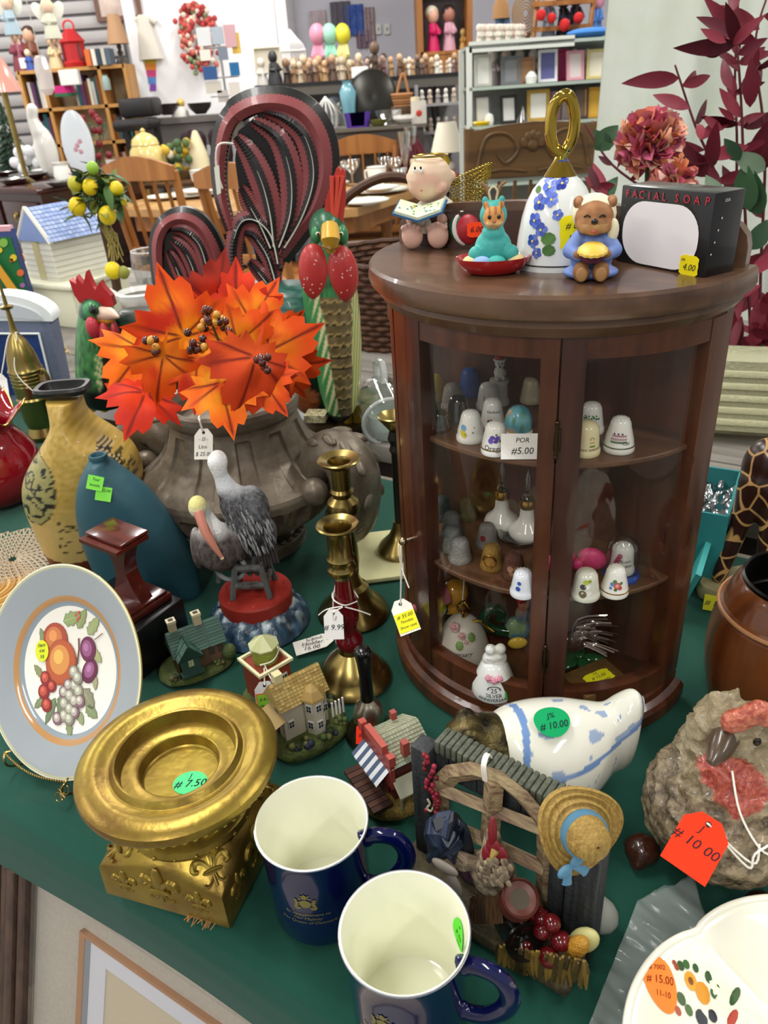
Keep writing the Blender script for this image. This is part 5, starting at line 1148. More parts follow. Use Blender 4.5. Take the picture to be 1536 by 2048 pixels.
# rooster
def gl_ell(cx,cy,off,rx,rz,ry):q=GP(cx,cy,off);return q.x,q.y,q.z,rx,ry,rz
B=MB();B.ell(*gl_ell(985,1745,.022,.018,.017,.015));B.ell(*gl_ell(950,1735,.020,.015,.013,.012));q0,q1,q2=GP(990,1735,.026),GP(986,1700,.026),GP(985,1672,.024);limb(B,[q0,q1,q2],[.0135,.0080,.0058])
qz=GP(985,1745,.022)
def rcol(x,y,z,nn):
 k=n3((x*260,y*260,z*180));d=z-qz.z
 c=mixc(C('#57483c'),C('#a39378'),.5+1.2*k)
 if x<qz.x-.006 and d<.002:c=mixc(C('#3a2430'),C('#5c3a48'),.5+k)
 if d<-.010:c=mixc(C('#1e2a24'),C('#3a3a34'),.5+k)
 return c
remesh(B,.0018,2).build('rooster',mat('rooster_resin',None,.6,bump=(350,.9)),gt,colv=rcol)
fb=MB()
for i in range(60):
 a=random.uniform(-1.2,1.2);q=GP(985+42*sin(a)*random.random()**.5,1722+48*random.random(),.038);fb.col(mixc(C('#a8987c'),C('#6a5a48'),random.random())).ell(q.x,q.y,q.z,.0024,.0012,.0034,n=6,k=5)
fb.build('breast_feathers',V_MATTE(),gt)['kind']='stuff'
for i in range(30):
 t=i/29;a=GP(960-14*t,1718+20*random.random(),.030);b2=GP(905+20*random.random(),1700+40*t,.034);MB().col(mixc(C('#9a8a70'),C('#5a4a3c'),random.random())).tube([a,(a+b2)/2+Vector((0,-.002,.001)),b2],[.001,.0018,.0006],5).build('hackle_feather',V_MATTE(),gt)
B=MB()
for i in range(16):
 a=-.6+2.6*i/15;P=[GP(940,1722,.022),GP(915-6*cos(a),1690-26*sin(a)*.6,.026),GP(886+20*cos(a*1.3),1672-16*sin(a),.030),GP(858+12*random.random(),1690+26*cos(a),.026)];MB().col(mixc(C('#10141e'),C('#283650'),random.random())).tube(smooth_pts(P,4),[.004+.0085*sin(pi*j/12) for j in range(13)],6,flat=.6).build('tail_feather',V_SATIN(),gt)
for (x,y,rx,rz) in ((985,1668,.003,.016),(978,1712,.0055,.009),(1002,1712,.0055,.009),(988,1695,.006,.008)):q=GP(x,y,.034);MB().col('#7c1c26').ell(q.x,q.y,q.z,rx,.003,rz,n=12,k=8).build('comb' if y<1680 else 'wattle',V_SATIN(),gt)
q=GP(990,1702,.040);MB().col('#8a7030').lathe([(.0028,0),(.0016,.004),(0,.007)],8,Matrix.Translation(q)@T(0,0,0,rx=radians(110))).build('beak',V_SATIN(),gt)
# white bow, straw broom, clay jar, milk can, fruit, wheat and corn
for s in (-1,1):q=GP(900+10*s,1752+18*s,.040);MB().col('#8f857a').ell(q.x,q.y,q.z,.0055,.003,.011,n=12,k=8,R=Matrix.Rotation(.6-.9*s,3,'Y')).build('bow_loop',V_SATIN(),gt)
bs=MB()
for i in range(40):x=940+60*random.random();a=GP(x,1790+8*random.random(),.034);b2=GP(x+random.uniform(-12,12),1846,.038);bs.col(mixc(C('#6a4a28'),C('#3a281a'),random.random())).tube([a,b2],.0011,4)
bs.build('straw',V_MATTE(),gt)['kind']='stuff'
q=GP(1035,1802,.030);jar=Matrix.Translation(q)@T(0,0,0,rx=radians(18),ry=radians(20),s=.78)
MB().col('#5c2c22').lathe([(.012,-.014),(.016,-.008),(.0165,-.001),(.014,.005),(.013,.008),(.0155,.011),(.016,.016),(.0145,.018),(.0135,.014),(0,.010)],28,jar).build('clay_jar',V_SATIN(),gt)
MB().col('#4a4030').disc(0,0,.0125,.0132,20,jar).build('jar_filling',V_SATIN(),gt)
q=GP(1035,1862,.034);can=Matrix.Translation(q)@T(0,0,0,ry=radians(60),rx=radians(35))
MB().col('#14120f').lathe([(.010,-.020),(.0125,-.012),(.012,-.002),(.0085,.004),(.0085,.008),(.0135,.013),(.0130,.0145),(.009,.010),(0,.006)],26,can).build('milk_can',V_GLOSS(),gt)
for i,(x,y,off,r) in enumerate(((1072,1826,.026,.0062),(1104,1846,.030,.0060),(1084,1862,.034,.0058),(1122,1882,.032,.0068),(1052,1888,.036,.0062),(1098,1914,.040,.0072),(1084,1836,.028,.0058))):
 q=GP(x,y,off);o=MB().col('#5c0f14').ell(q.x,q.y,q.z,r,r,r*.92,n=14,k=10).build('apple',V_GLOSS(),gt);MB().col('#2a1810').tube([(q.x,q.y-r*.5,q.z+r*.75),(q.x,q.y-r*.6,q.z+r*1.1)],.0007,5).build('stalk',V_MATTE(),o)
wh=MB()
for i in range(110):
 x=995+180*random.random();y0=1885+(x-995)*.20;a=GP(x,y0+10*random.random(),.036+.01*random.random());b2=GP(x+random.uniform(-14,8),y0+38+22*random.random(),.040);wh.col(mixc(C('#9a7a2c'),C('#3a3218'),random.random())).tube([a,(a+b2)/2,b2],[.0009,.0022,.0005],5)
wh.build('wheat',V_MATTE(),gt)['kind']='stuff'
q=GP(1168,1880,.022);MB().col('#bdb87a').ell(q.x,q.y,q.z,.008,.006,.015,n=16,k=10,R=Matrix.Rotation(.5,3,'Y')).build('corn_husk',V_SATIN(),gt);q=GP(1154,1894,.030);MB().col('#b8852c').ell(q.x,q.y,q.z,.0065,.006,.013,n=12,k=8,R=Matrix.Rotation(.4,3,'Y')).build('corn_cob',mat('corn',None,.4,bump=(500,1)),gt)
q=GP(1150,1815,-.02);MB().col('#8a8c84').ell(q.x+.018,q.y,.014,.014,.012,.014,n=12,k=8).build('stone',V_MATTE(),gt)
# straw hat
hp=GP(1160,1660,.018);zc_=(GMI.to_3x3()@(CAMP-(GMI.inverted()@hp))).normalized();xh=Vector((0,0,1)).cross(zc_).normalized();yh=zc_.cross(xh);zdir=(zc_*1.0+xh*.55-yh*.38).normalized();xh=Vector((0,0,1)).cross(zdir).normalized();yh=zdir.cross(xh)
HM=Matrix((xh,yh,zdir)).transposed().to_4x4();HM.translation=hp
M_STRAW=mat('straw_hat','#b0934c',.65,wood=(700,'#8a6a30',2),var=(60,.4,'#7a5c28'),bump=(500,.5))
prof=[(.0135,.018),(.0155,.004)]
brim=[]
for i in range(13):t=i/12;brim.append((.0135+.0135*t,.003+.0013*sin(t*22)-.0035*t))
def bm(a,r,z):k=(r-.0135)/.0135;return (r*(1+.05*k*sin(3*a+1)),z+max(0,k)*.003*sin(2*a+.7))
MB().olathe(brim+[(.0270,-.0015),(.0135,.0015)],64,HM,mod=bm).build('hat_brim',M_STRAW,gt,smooth=60)
cr=[(.0140,.0025)]
for i in range(1,17):t=i/16;cr.append((.0130*cos(t*pi/2)**.6+.0007*sin(i*2.6),.003+.0210*sin(t*pi/2)))
MB().olathe(cr,40,HM).build('hat_crown',M_STRAW,gt,smooth=60)
MB().olathe([(.0136,.0035),(.0146,.004),(.0144,.009),(.0132,.0095)],40,HM).build('hat_band',mat('blue_ribbon','#4f7f9c',.5),gt)
for s in (-1,1):MB().ell(s*.005,0,0,.0055,.0035,.002,HM@T(-.011,-.017,.0055,rz=.5),n=10,k=6).build('ribbon_bow',mat('blue_ribbon'),gt);MB().tube([(0,0,0),(s*.005,-.006,-.001),(s*.007,-.010,-.002)],[.0012,.0026,.0032],6,M=HM@T(-.011,-.017,.0055,rz=.3),flat=.4).build('ribbon_tail',mat('blue_ribbon'),gt)
q=GP(970,1545,.02);MB().col('#ece8de').tube(smooth_pts([GP(968,1560,.012),GP(965,1530,.014),GP(972,1508,.004),GP(980,1516,-.016)],5),.0011,5).tube(smooth_pts([GP(972,1562,.012),GP(970,1532,.014),GP(977,1510,.004),GP(985,1520,-.016)],5),.0011,5).build('string',V_MATTE(),gt)
# == stoneware hen
hx=Vector((.238,.384,0));hn=thing('stoneware_hen','rough stoneware hen with red comb and an orange price tag','figurine',hx)
B=MB();B.ell(0,0,.058,.060,.058,.050);B.ell(.004,.004,.085,.046,.046,.045);B.ell(-.002,.008,.112,.032,.030,.036);B.ell(-.010,.004,.138,.021,.021,.022);B.ell(.050,.030,.080,.03,.03,.035)
def bark(p):
 v=Vector(p);r=mnoise.noise(v*95);s=1-abs(mnoise.noise(Vector((v.x*70,v.y*70,v.z*70))));k=sstep(.05,.09,p[2]);return.0020*r+.0062*k*(s*s*s-.5)+.0012*mnoise.noise(v*240)
def hcol(x,y,z,nn):
 k=mnoise.noise(Vector((x*95,y*95,z*95)));f=mnoise.noise(Vector((x*420,y*420,z*420)))
 c=mixc(C('#3c2e22'),C('#a08f72'),.5+.7*k+.7*f);c=mixc(c,C('#a89a78'),sstep(.08,.12,z)*.5)
 u=(x+.014)/.019;v=(z-.112)/.016
 if y<-.005 and u*u+v*v<1+.5*k:c=mixc(C('#8a2a2a'),C('#c46a54'),.5+f)
 return c
rm=remesh(B,.0019,4,bark);rm.build('hen_body',mat('stoneware',None,.35,coat=.25,bump=(500,.5)),hn,colv=hcol)
B=MB()
for i in range(8):t=i/7;B.ell(-.016+.034*t,-.012-.006*t,.154+.010*sin(pi*t)+.003*random.random(),.0085,.007,.0085)
remesh(B,.0018,1,lambda p:.0012*mnoise.noise(Vector(p)*300)).build('comb',mat('red_glaze_rough',None,.3,coat=.4,bump=(450,.8)),hn,colv=lambda x,y,z,nn:mixc(C('#8e2a24'),C('#d07a5c'),.5+mnoise.noise(Vector((x*350,y*350,z*350)))))
MB().tube([(-.018,-.010,.140),(-.026,-.020,.138),(-.033,-.026,.134)],[.010,.0080,.0035],12).build('beak',mat('beak_stone','#4c3c2c',.3,coat=.4),hn)
for s in (-1,1):MB().ell(.002 if s>0 else -.027,-.0150 if s>0 else -.004,.139,.0028,.002,.0034,n=8,k=6).build('eye',mat('hen_eye','#17110c',.3),hn)
for (x,y) in ((-.056,.004),(.012,-.050),(.052,.02)):
 f=MB();f.ell(x,y,.010,.014,.013,.012);
 for j in (-1,0,1):f.ell(x-.006*(1 if x<0 else 0)+j*.008*(0 if x<0 else 1),y-.009*(0 if x<0 else 1)+j*.008*(1 if x<0 else 0),.006,.006,.006,.0062)
 remesh(f,.0018,2).build('foot',mat('brown_glaze','#3a1c10',.2,coat=.5,bump=(300,.4)),hn)
M_=Matrix.Translation(-hx)@face_cam(VY(1395,1688,.322),tilt=-.25,roll=-.28)
hang_tag(hn,M_,.030,.040,'#ff3818',[(-.08,.24,.18,'J'),(-.04,-.02,.24,'# 10 00')],[[(-.020,-.030,.130),(-.018,-.046,.108),(-.008,-.060,.090),(.004,-.062,.084),(.014,-.058,.078)],[(.016,-.018,.150),(.018,-.036,.120),(.004,-.056,.097),(-.012,-.062,.088),(-.016,-.064,.078),M_@Vector((0,.0148,.001))],[(-.008,-.058,.092),(-.013,-.063,.080),M_@Vector((-.001,.0148,.001))]],rs=.0008)
# == divided scalloped dish and the plastic bag under it
dc=Vector((.236,.193,0));ds=thing('divided_dish','ivory scalloped three-part relish dish with flower print','dish',(dc.x,dc.y,.006))
N0=radians(116)
def dr(th):return.125*(.925+.075*abs(sin(1.5*(th-N0)*2/2*1.0*2))**.6)
def dz(r,th):
 R=dr(th);t=r/R;z=.006+.034*sstep(.60,1.0,t)
 ridge=0
 for k in range(3):
  a=N0+2*pi*k/3;d=abs((th-a+pi)%(2*pi)-pi);ridge=max(ridge,exp(-((d*r)/.0085)**2) if d<1.2 else 0)
 return max(z,.006+.033*ridge)
def dtop(u,v):th=2*pi*u;r=max(.0005,v*dr(th));return (r*cos(th),r*sin(th),dz(r,th))
def dbot(u,v):th=2*pi*(1-u);r=max(.0005,v*(dr(th)+.0025));return (r*cos(th),r*sin(th),max(0,dz(r,th)-.0045) if v>.62 else 0)
m=MB().grid(dtop,150,44);m2=MB().grid(dbot,150,20);m.add(m2.v,m2.f)
m.tube([((dr(t)+.001)*cos(t),(dr(t)+.001)*sin(t),.0395) for t in [2*pi*i/150 for i in range(150)]],.0026,8,closed=True)
m.build('dish_body',mat('ivory_glaze','#efeddc',.1,coat=.6),ds,smooth=180)
sp=G(1312,2006,.02)-Vector((dc.x,dc.y,.006))
def ondish(cx,cy):return lambda x,y,z:(cx+x,cy+y,dz(hypot(cx+x,cy+y),atan2(cy+y,cx+x))+.0006+z)
sticker(ds,Matrix.Identity(4),.021,.029,'#f58a3c',[(0,.26,.13,'# 7002'),(0,.04,.2,'# 15.00'),(0,-.2,.15,'11-10')],'oval',wrap=ondish(sp.x,sp.y),ink='#8a2a14')
fp=G(1385,2012,.012)-Vector((dc.x,dc.y,.006));fl=MB()
def fdot(x,y,r,c):fl.col(c);w_=ondish(fp.x,fp.y);fl.poly([w_(x+r*cos(a),y+r*sin(a),.0001) for a in [2*pi*i/10 for i in range(10)]])
for (x,y,r,c) in ((-.003,.003,.0042,'#e0a030'),(.004,-.001,.0048,'#d8922a'),(-.003,.003,.0018,'#8a4a14'),(.004,-.001,.002,'#8a4a14'),(-.011,.008,.0016,'#a04a3a'),(-.012,.010,.0014,'#a04a3a'),(.010,.006,.0026,'#3a5a34'),(.012,.0,.0026,'#44683a'),(-.008,.009,.0024,'#3a5a34'),(-.004,.010,.0022,'#44683a'),(.002,.009,.0020,'#3a5a34'),(-.012,-.006,.003,'#3c5c38'),(-.008,-.010,.0026,'#4a6a3c'),(.003,-.009,.0026,'#e8e4d8'),(.0,-.012,.004,'#2c3440'),(.008,-.010,.003,'#2c3440'),(.018,-.014,.0026,'#b03a2c'),(.02,-.008,.0024,'#3c5c38'),(-.016,-.012,.0022,'#b0503c')):fdot(x,y,r,c)
fl.build('flower_print',V_GLOSS(),ds,smooth=0)
bpts=[G(1100,2110),G(1150,2030),G(1215,1905),G(1268,1806),G(1330,1800),G(1388,1764),G(1432,1808),G(1536,1900),G(1536,2100)]
def bagfn(u,v):
 a=[Vector((.085,.235,0)),Vector((.168,.352,0)),Vector((.214,.368,0)),Vector((.262,.30,0))]
 L=a[0].lerp(a[1],v);R=Vector((.20,.215,0)).lerp(a[2] if v>.5 else Vector((.225,.33,0)),v);p=L.lerp(R,u)
 z=.0042+.0040*mnoise.noise(Vector((p.x*60+p.y*40,p.y*25,0)))+.0024*mnoise.noise(Vector((p.x*160+p.y*120,p.y*60,4)));return (p.x,p.y,max(.0008,z))
m=MB().grid(bagfn,70,90);m2=MB();m2.add(m.v,m.f);m2.add([(x,y,z*.4) for x,y,z in m.v],[tuple(reversed(f)) for f in m.f])
tag(m2.build('plastic_bag',mat_film('clear_plastic','#dfe4e2',.16),smooth=180),'crinkled clear plastic bag under the ivory dish','bag')
# == wooden canister
cp_=Vector((.357,.540,0));cn=thing('wooden_canister','round walnut canister with a dark metal liner at the right edge','canister',cp_)
M_WAL=mat('walnut','#7a4522',.25,coat=.3,wood=(40,'#54290f',2))
MB().olathe([(0.0,0),(.056,0),(.058,.003),(.058,.012),(.060,.014),(.066,.040),(.0685,.065),(.067,.090),(.063,.108),(.061,.110),(.0625,.112),(.0625,.116),(.060,.118),(.055,.132),(.050,.141),(.0475,.143)],64).build('canister_body',M_WAL,cn,smooth=30)
MB().tube([(.0628*cos(a),.0628*sin(a),.114) for a in [2*pi*i/64 for i in range(64)]],.0022,8,closed=True).build('turned_ring',mat('pale_walnut','#a8764c',.3),cn)
MB().olathe([(.0478,.140),(.0485,.1455),(.0465,.147),(.0452,.1455),(.0448,.05),(0,.049)],56).build('metal_liner',mat('dark_liner','#2b2a27',.25,metal=.9),cn,smooth=40)
MB().tube([(.0445*cos(a),.0445*sin(a),.115) for a in [2*pi*i/56 for i in range(56)]],.0012,6,closed=True).build('liner_ring',mat('liner_ring_steel','#9a958a',.25,metal=1),cn)
# == carved giraffe
M_GIR=mat('giraffe_wood','#b98e58',.35,coat=.2)
def giraffe_mat():
 m=bpy.data.materials.new('giraffe_spots');m.use_nodes=True;nt=m.node_tree;N=nt.nodes;L=nt.links;b=N['Principled BSDF'];b.inputs['Roughness'].default_value=.3
 tc=N.new('ShaderNodeTexCoord');v=N.new('ShaderNodeTexVoronoi');v.feature='DISTANCE_TO_EDGE';v.inputs['Scale'].default_value=42;L.new(tc.outputs['Object'],v.inputs['Vector'])
 rp=N.new('ShaderNodeValToRGB');rp.color_ramp.elements[0].position=.035;rp.color_ramp.elements[0].color=(*C('#b08a55'),1);rp.color_ramp.elements[1].position=.06;rp.color_ramp.elements[1].color=(*C('#2a140e'),1);L.new(v.outputs['Distance'],rp.inputs[0]);L.new(rp.outputs[0],b.inputs['Base Color']);return m
M_GIR=giraffe_mat();gi0=Vector((.430,.722,0));gi=thing('carved_giraffe','carved wooden giraffe with dark patches on a small plinth','figurine',gi0)
B=MB();B.ell(.035,.03,.150,.052,.030,.034);B.ell(-.012,.022,.150,.024,.024,.034);limb(B,[(-.020,.016,.135),(-.034,.010,.085),(-.050,.004,.022)],[.020,.011,.0085]);limb(B,[(.004,.0,.125),(-.008,-.014,.07),(-.010,-.020,.02)],[.023,.014,.010]);limb(B,[(.075,.03,.14),(.085,.03,.02)],[.02,.010]);limb(B,[(.06,.01,.13),(.07,0,.02)],[.02,.010])
limb(B,[(.075,.035,.165),(.12,.05,.24),(.15,.055,.32)],[.022,.015,.012])
remesh(B,.0032,3).build('giraffe_body',M_GIR,gi)
b=MB();b.lathe([(.0,0),(1,0),(1.02,.008),(.98,.016),(0,.016)],40,T(.012,0,0)@Matrix.Diagonal((.085,.034,1,1)));b.build('plinth',mat('pale_plinth','#a99c72',.5,var=(60,.5,'#5c4a2c')),gi,smooth=40)
q=G(1428,1204,.012)-gi0;sticker(gi,T(q.x+.004,q.y-.002,.010,rx=radians(70),rz=radians(-26)),.030,.018,'#c9c22a',[(0,0,.5,'# 14.95')])
for s,x in ((-1,-.052),(1,-.012)):pass
# == teal box with bubble wrap, pressed glass dish
tb_=thing('teal_box','open teal gift box with plastic wrap beside the cabinet','box',(.374,.802,0),radians(-30));M_TEAL=mat('teal_card','#2c7f80',.5)
for (x,y,sx,sy) in ((0,-.06,.085,.003),(0,.06,.085,.003),(-.041,0,.003,.12),(.041,0,.003,.12)):MB().box(x,y,.05,sx,sy,.1).build('box_side',M_TEAL,tb_,smooth=0)
MB().box(0,0,.002,.085,.12,.003).build('box_floor',M_TEAL,tb_,smooth=0)
m=MB().grid(lambda u,v:(-.039+.078*u,-.057+.114*v,.080+.012*n3((u*7,v*9,0))),30,40);m.build('bubble_wrap',glass('bubble_wrap_film','#c8ccd0',.35,.7,.15,'#e0e4e8'),tb_,smooth=180)
ld=MB().box(0,0,0,.006,.12,.060);ld.build('box_cover',mat('teal_lid_card','#3f9a98',.5),tb_,loc=(.018,-.073,.034),rot=(0,radians(16),0))
cs=thing('glass_casserole','pressed glass loaf dish standing on edge behind the cabinet','dish',(.56,1.09,.031),radians(-20),rx=radians(-8))
def rrect(w,h,r,n=6):
 o=[]
 for cx,cy,a0 in ((w/2-r,h/2-r,0),(-w/2+r,h/2-r,pi/2),(-w/2+r,-h/2+r,pi),(w/2-r,-h/2+r,1.5*pi)):o+=[(cx+r*cos(a0+pi/2*i/n),cy+r*sin(a0+pi/2*i/n)) for i in range(n+1)]
 return o
b=MB();b.loft([[(x,yy,z+.068) for x,z in rrect(w,h,r)] for (w,h,r,yy) in ((.20,.135,.02,.0),(.20,.135,.02,-.006),(.180,.118,.02,-.012),(.170,.108,.02,-.045),(.165,.104,.018,-.048))]);b.build('dish_shell',mat('pressed_glass','#cbcaa6',.12,trans=.45,bump=(140,1.0,.003),coat=.3),cs,smooth=40)
for i in range(5):MB().box(0,-.050,.030+.018*i,.150,.004,.010,b=.0018).build('pressed_rib',mat('pressed_glass_pale','#e2dfb6',.15,trans=.3,bump=(200,.8,.002)),cs,smooth=40)
# == things on top of the cabinet (top at z = .41)
TZ=.41
# porcelain bell
bg=G(1112,528,TZ);be=thing('porcelain_bell','large white porcelain bell with blue violets and looped gold handle','bell',(bg.x,bg.y,TZ))
pr=LP(bg.x,bg.y,[(528,83),(522,83),(505,81),(470,78),(430,72),(400,64),(375,52),(358,39),(347,24),(342,14)])
z0=TZ;pr=[(r,max(z-TZ,0)) for r,z in pr];rf=prof_r(pr)
MB().olathe([(pr[0][0]-.002,0)]+pr,64).build('bell_body',mat('white_porcelain','#e6e9e6',.08,coat=.6),be,smooth=60)
MB().tube([(pr[0][0]*cos(a),pr[0][0]*sin(a),.0045) for a in [2*pi*i/64 for i in range(64)]],.0005,5,closed=True).build('rim_line',mat('dark_rim_line','#2a2a2a',.3),be)
GOLD=mat('bright_gold','#b89a40',.12,metal=1);zt=pr[-1][1]
hp_=[(0,0,zt-.004),(.010,0,zt+.004),(.0105,0,zt+.030),(.0065,.004,zt+.055),(0,.006,zt+.062),(-.0065,.004,zt+.055),(-.0105,0,zt+.030),(-.008,-.002,zt+.006)]
MB().lathe([(.012,zt-.003),(.008,zt+.003),(.0055,zt+.007),(.004,zt+.010)],24).build('handle_cap',GOLD,be)
lp_=smooth_pts([(.000,.003,zt+.008),(.0075,.002,zt+.020),(.0085,0,zt+.035),(.004,-.002,zt+.047),(-.001,-.002,zt+.049),(-.0065,0,zt+.043),(-.0085,.001,zt+.029),(-.005,.002,zt+.016),(.004,-.001,zt+.009)],6)
MB().tube(lp_,.0042,10).build('handle_loop',GOLD,be)
fb=MB()
def onbell(cx,cz,a0=radians(-120)):return lambda x,y,z:wrapcyl(rf,a0,cz,.0004)(x+cx,y,z)
for (x,z,s,c) in ((-.006,.066,.0052,'#4a63c8'),(.004,.070,.0048,'#3f56b4'),(-.002,.058,.0050,'#5a72d0'),(-.008,.048,.0052,'#3a50b0'),(.001,.050,.0046,'#4f68c8'),(-.010,.036,.0050,'#445cc0'),(-.004,.030,.0046,'#3c52ac'),(.006,.060,.0040,'#3040a0'),(.007,.040,.0036,'#4a60c0'),(-.010,.022,.0046,'#3a4ea8'),(-.006,.014,.0036,'#4658b0')):
 w_=onbell(x,z)
 for k in range(5):a=k*1.257+x*900;fb.col(mixc(C(c),C('#8fa4ea'),.3*(k%2)));fb.poly([w_(s*.62*cos(a)+s*.5*cos(q),s*.62*sin(a)+s*.5*sin(q),.0001*k) for q in [2*pi*i/9 for i in range(9)]])
 fb.col('#e8d060');fb.poly([w_(s*.2*cos(q),s*.2*sin(q),.0008) for q in [2*pi*i/7 for i in range(7)]])
for (x,z,s,c) in ((.002,.024,.0056,'#56803c'),(.003,.016,.005,'#4c7436'),(-.012,.056,.003,'#5a8040')):w_=onbell(x,z);fb.col(c);fb.poly([w_(s*cos(q),s*.8*sin(q),.0002) for q in [2*pi*i/9 for i in range(9)]])
w_=onbell(0,0);fb.col('#6a8a4c');fb.tube([w_(.002,.074,.0003),w_(.008,.082,.0003),w_(.010,.080,.0003)],.0004,4);fb.col('#4a63c8');fb.poly([w_(.011+.003*cos(q),.080+.003*sin(q),.0003) for q in [2*pi*i/8 for i in range(8)]])
fb.build('violet_print',mat('print_glaze',None,.25),be,smooth=0)
sticker(be,Matrix.Identity(4),.026,.026,'#f2e41e',[(0,.2,.24,'# 8.99'),(-.08,-.12,.22,'Bell'),(-.06,-.34,.16,'vi')],'ragged',wrap=wrapcyl(rf,radians(-76),.027,.0006))
# soap carton (plain white panel in place of the printed figure)
c0,c1,c2=G(1232,522,TZ),G(1408,556,TZ),G(1444,535,TZ)
sx=(c1-c0).length;ang=atan2((c1-c0).y,(c1-c0).x);sb=thing('soap_carton','black and white facial soap carton on the cabinet top','box',((c0.x+c1.x)/2,(c0.y+c1.y)/2,TZ),ang)
hz=ZH(c0.x,c0.y,370)-TZ;dp=.030
MB().box(0,dp/2,hz/2,sx,dp,hz,b=.0008).build('carton',mat('black_carton','#141416',.25,coat=.2),sb,smooth=30)
pn=rrect(sx*.84,hz*.80,min(.020,hz*.38),8);MB().col('#e8e2e4').poly([(x-.002,-.0006,z+hz*.43) for x,z in pn]).build('white_panel',mat('panel_print',None,.7,spec=.2),sb,smooth=0)
b=MB().col('#c8283a')
for i,ch in enumerate('FACIAL'):b.text(ch,.0075,T(-sx*.42+.0068*i,-.0008,hz*.90,rx=pi/2))
for i,ch in enumerate('SOAP'):b.text(ch,.0075,T(sx*.13+.0085*i,-.0008,hz*.90,rx=pi/2))
b.build('lettering',mat('red_print',None,.4),sb,smooth=0)
b=MB().col('#d8d4cc');b.text('USA',.003,T(sx/2+.0008,dp*.4,hz*.9,rx=pi/2,rz=pi/2))
for i in range(4):b.disc(0,0,0,.0007,8,T(sx/2+.0006,dp*.3-.002*i,hz*(.7-.14*i),ry=pi/2))
b.build('side_print',V_PAPER(),sb,smooth=0)
sticker(sb,T(sx*.34,-.0012,hz*.12,rx=pi/2),.017,.015,'#f4e01c',[(-.3,.25,.2,'#6'),(.02,-.08,.42,'4.00')],'ragged')
# bear with pie
bp=G(1180,556,TZ);br=thing('bear_figurine','pilgrim bear figurine in a blue dress holding a pie','figurine',(bp.x,bp.y,TZ),radians(-14))
k=.001
def ells(mb,L):
 for (x,y,z,rx,ry,rz) in L:mb.ell(x*k,y*k,z*k,rx*k,ry*k,rz*k)
 return mb
B=ells(MB(),[(0,4,14,15,13,14),(0,3,24,11,10,10)]);[B.ell(0,3*k,4*k,20*k,16*k,5*k)]
limb(B,[(-9*k,0,28*k),(-15*k,-5*k,20*k),(-9*k,-13*k,18*k)],[5.5*k,5.5*k,4*k]);limb(B,[(9*k,0,28*k),(15*k,-5*k,20*k),(9*k,-13*k,18*k)],[5.5*k,5.5*k,4*k])
remesh(B,.0011,3).build('blue_dress',mat('blue_bisque','#6d86c4',.55),br)
B=ells(MB(),[(0,0,41,13.5,12,12.5),(0,-8,37,9,6,6.5),(-6,-6,37,6,6,6),(6,-6,37,6,6,6),(-11,1,51,4,3.5,4.5),(11,1,51,4,3.5,4.5)])
def bc(x,y,z,n):
 c=C('#8a5a34')
 if y<-.009 and z<.0385:c=C('#c8a06a')
 return mixc(c,C('#a87446'),.5+n3((x*200,y*200,z*200)))
remesh(B,.0011,3).build('head',mat('bear_bisque',None,.6),br,colv=bc)
for s in (-1,1):
 b=ells(MB(),[(s*6.5,-13,7,6,6,7),(s*6.5,-14,10.5,5.5,3.5,4)]);remesh(b,.0011,2).build('paw_foot',mat('paw_brown','#8f6238',.6),br)
 MB().ell(s*6.5*k,-19*k,6.5*k,3.8*k,1.2*k,5*k).build('paw_pad',mat('paw_pad','#a87c4c',.6),br)
 MB().ell(s*8.5*k,-13.5*k,19*k,4.5*k,4*k,3.6*k).build('hand',mat('paw_brown'),br)
 MB().col('#1a1512').tube(smooth_pts([(s*7*k,-10.8*k,43*k),(s*5*k,-12.2*k,44.3*k),(s*2.8*k,-12.6*k,43*k)],4),.0006,5).build('eye',V_SATIN(),br)
 MB().ell(s*11*k,-.3*k,51.5*k,2.4*k,2.5*k,3*k).build('inner_ear',mat('inner_ear','#b8825c',.6),br)
MB().col('#15110f').ell(0,-14*k,40.5*k,2.4*k,1.6*k,1.9*k).build('nose',V_GLOSS(),br);MB().col('#b4584a').ell(0,-12.8*k,33.8*k,2.2*k,1.6*k,1.6*k).build('mouth',V_SATIN(),br)
ells(MB(),[(0,4,43,15,12,13.5)]).build('bonnet',mat('cream_bisque','#e8dfbe',.55),br,smooth=180);MB().col('#e8dfbe').ell(.013,-.004,.033,.004,.003,.008,n=10,k=8).build('bonnet_tie',V_MATTE(),br)
for s in (-1,1):MB().prism([(s*2*k,27*k),(s*11*k,26*k),(s*12*k,31*k),(s*2*k,32*k)],.002,T(0,-.0085,0,rx=-.2)).build('collar',mat('collar_pink','#ecd9cc',.5),br)
MB().col('#5a2440').lathe([(.0075,0),(.0095,.005),(.0095,.006),(0,.006)],28,T(0,-.0155,.0165,rx=.25)).build('pie_dish',V_SATIN(),br);MB().col('#e2bf50').lathe([(.0103,.0052),(.0100,.0068),(.0070,.0094),(0,.0104)],30,T(0,-.0155,.0165,rx=.25),mod=lambda a,r,z:(r*(1+.05*sin(14*a)) if r>.009 else r,z)).build('pie_crust',V_SATIN(),br)
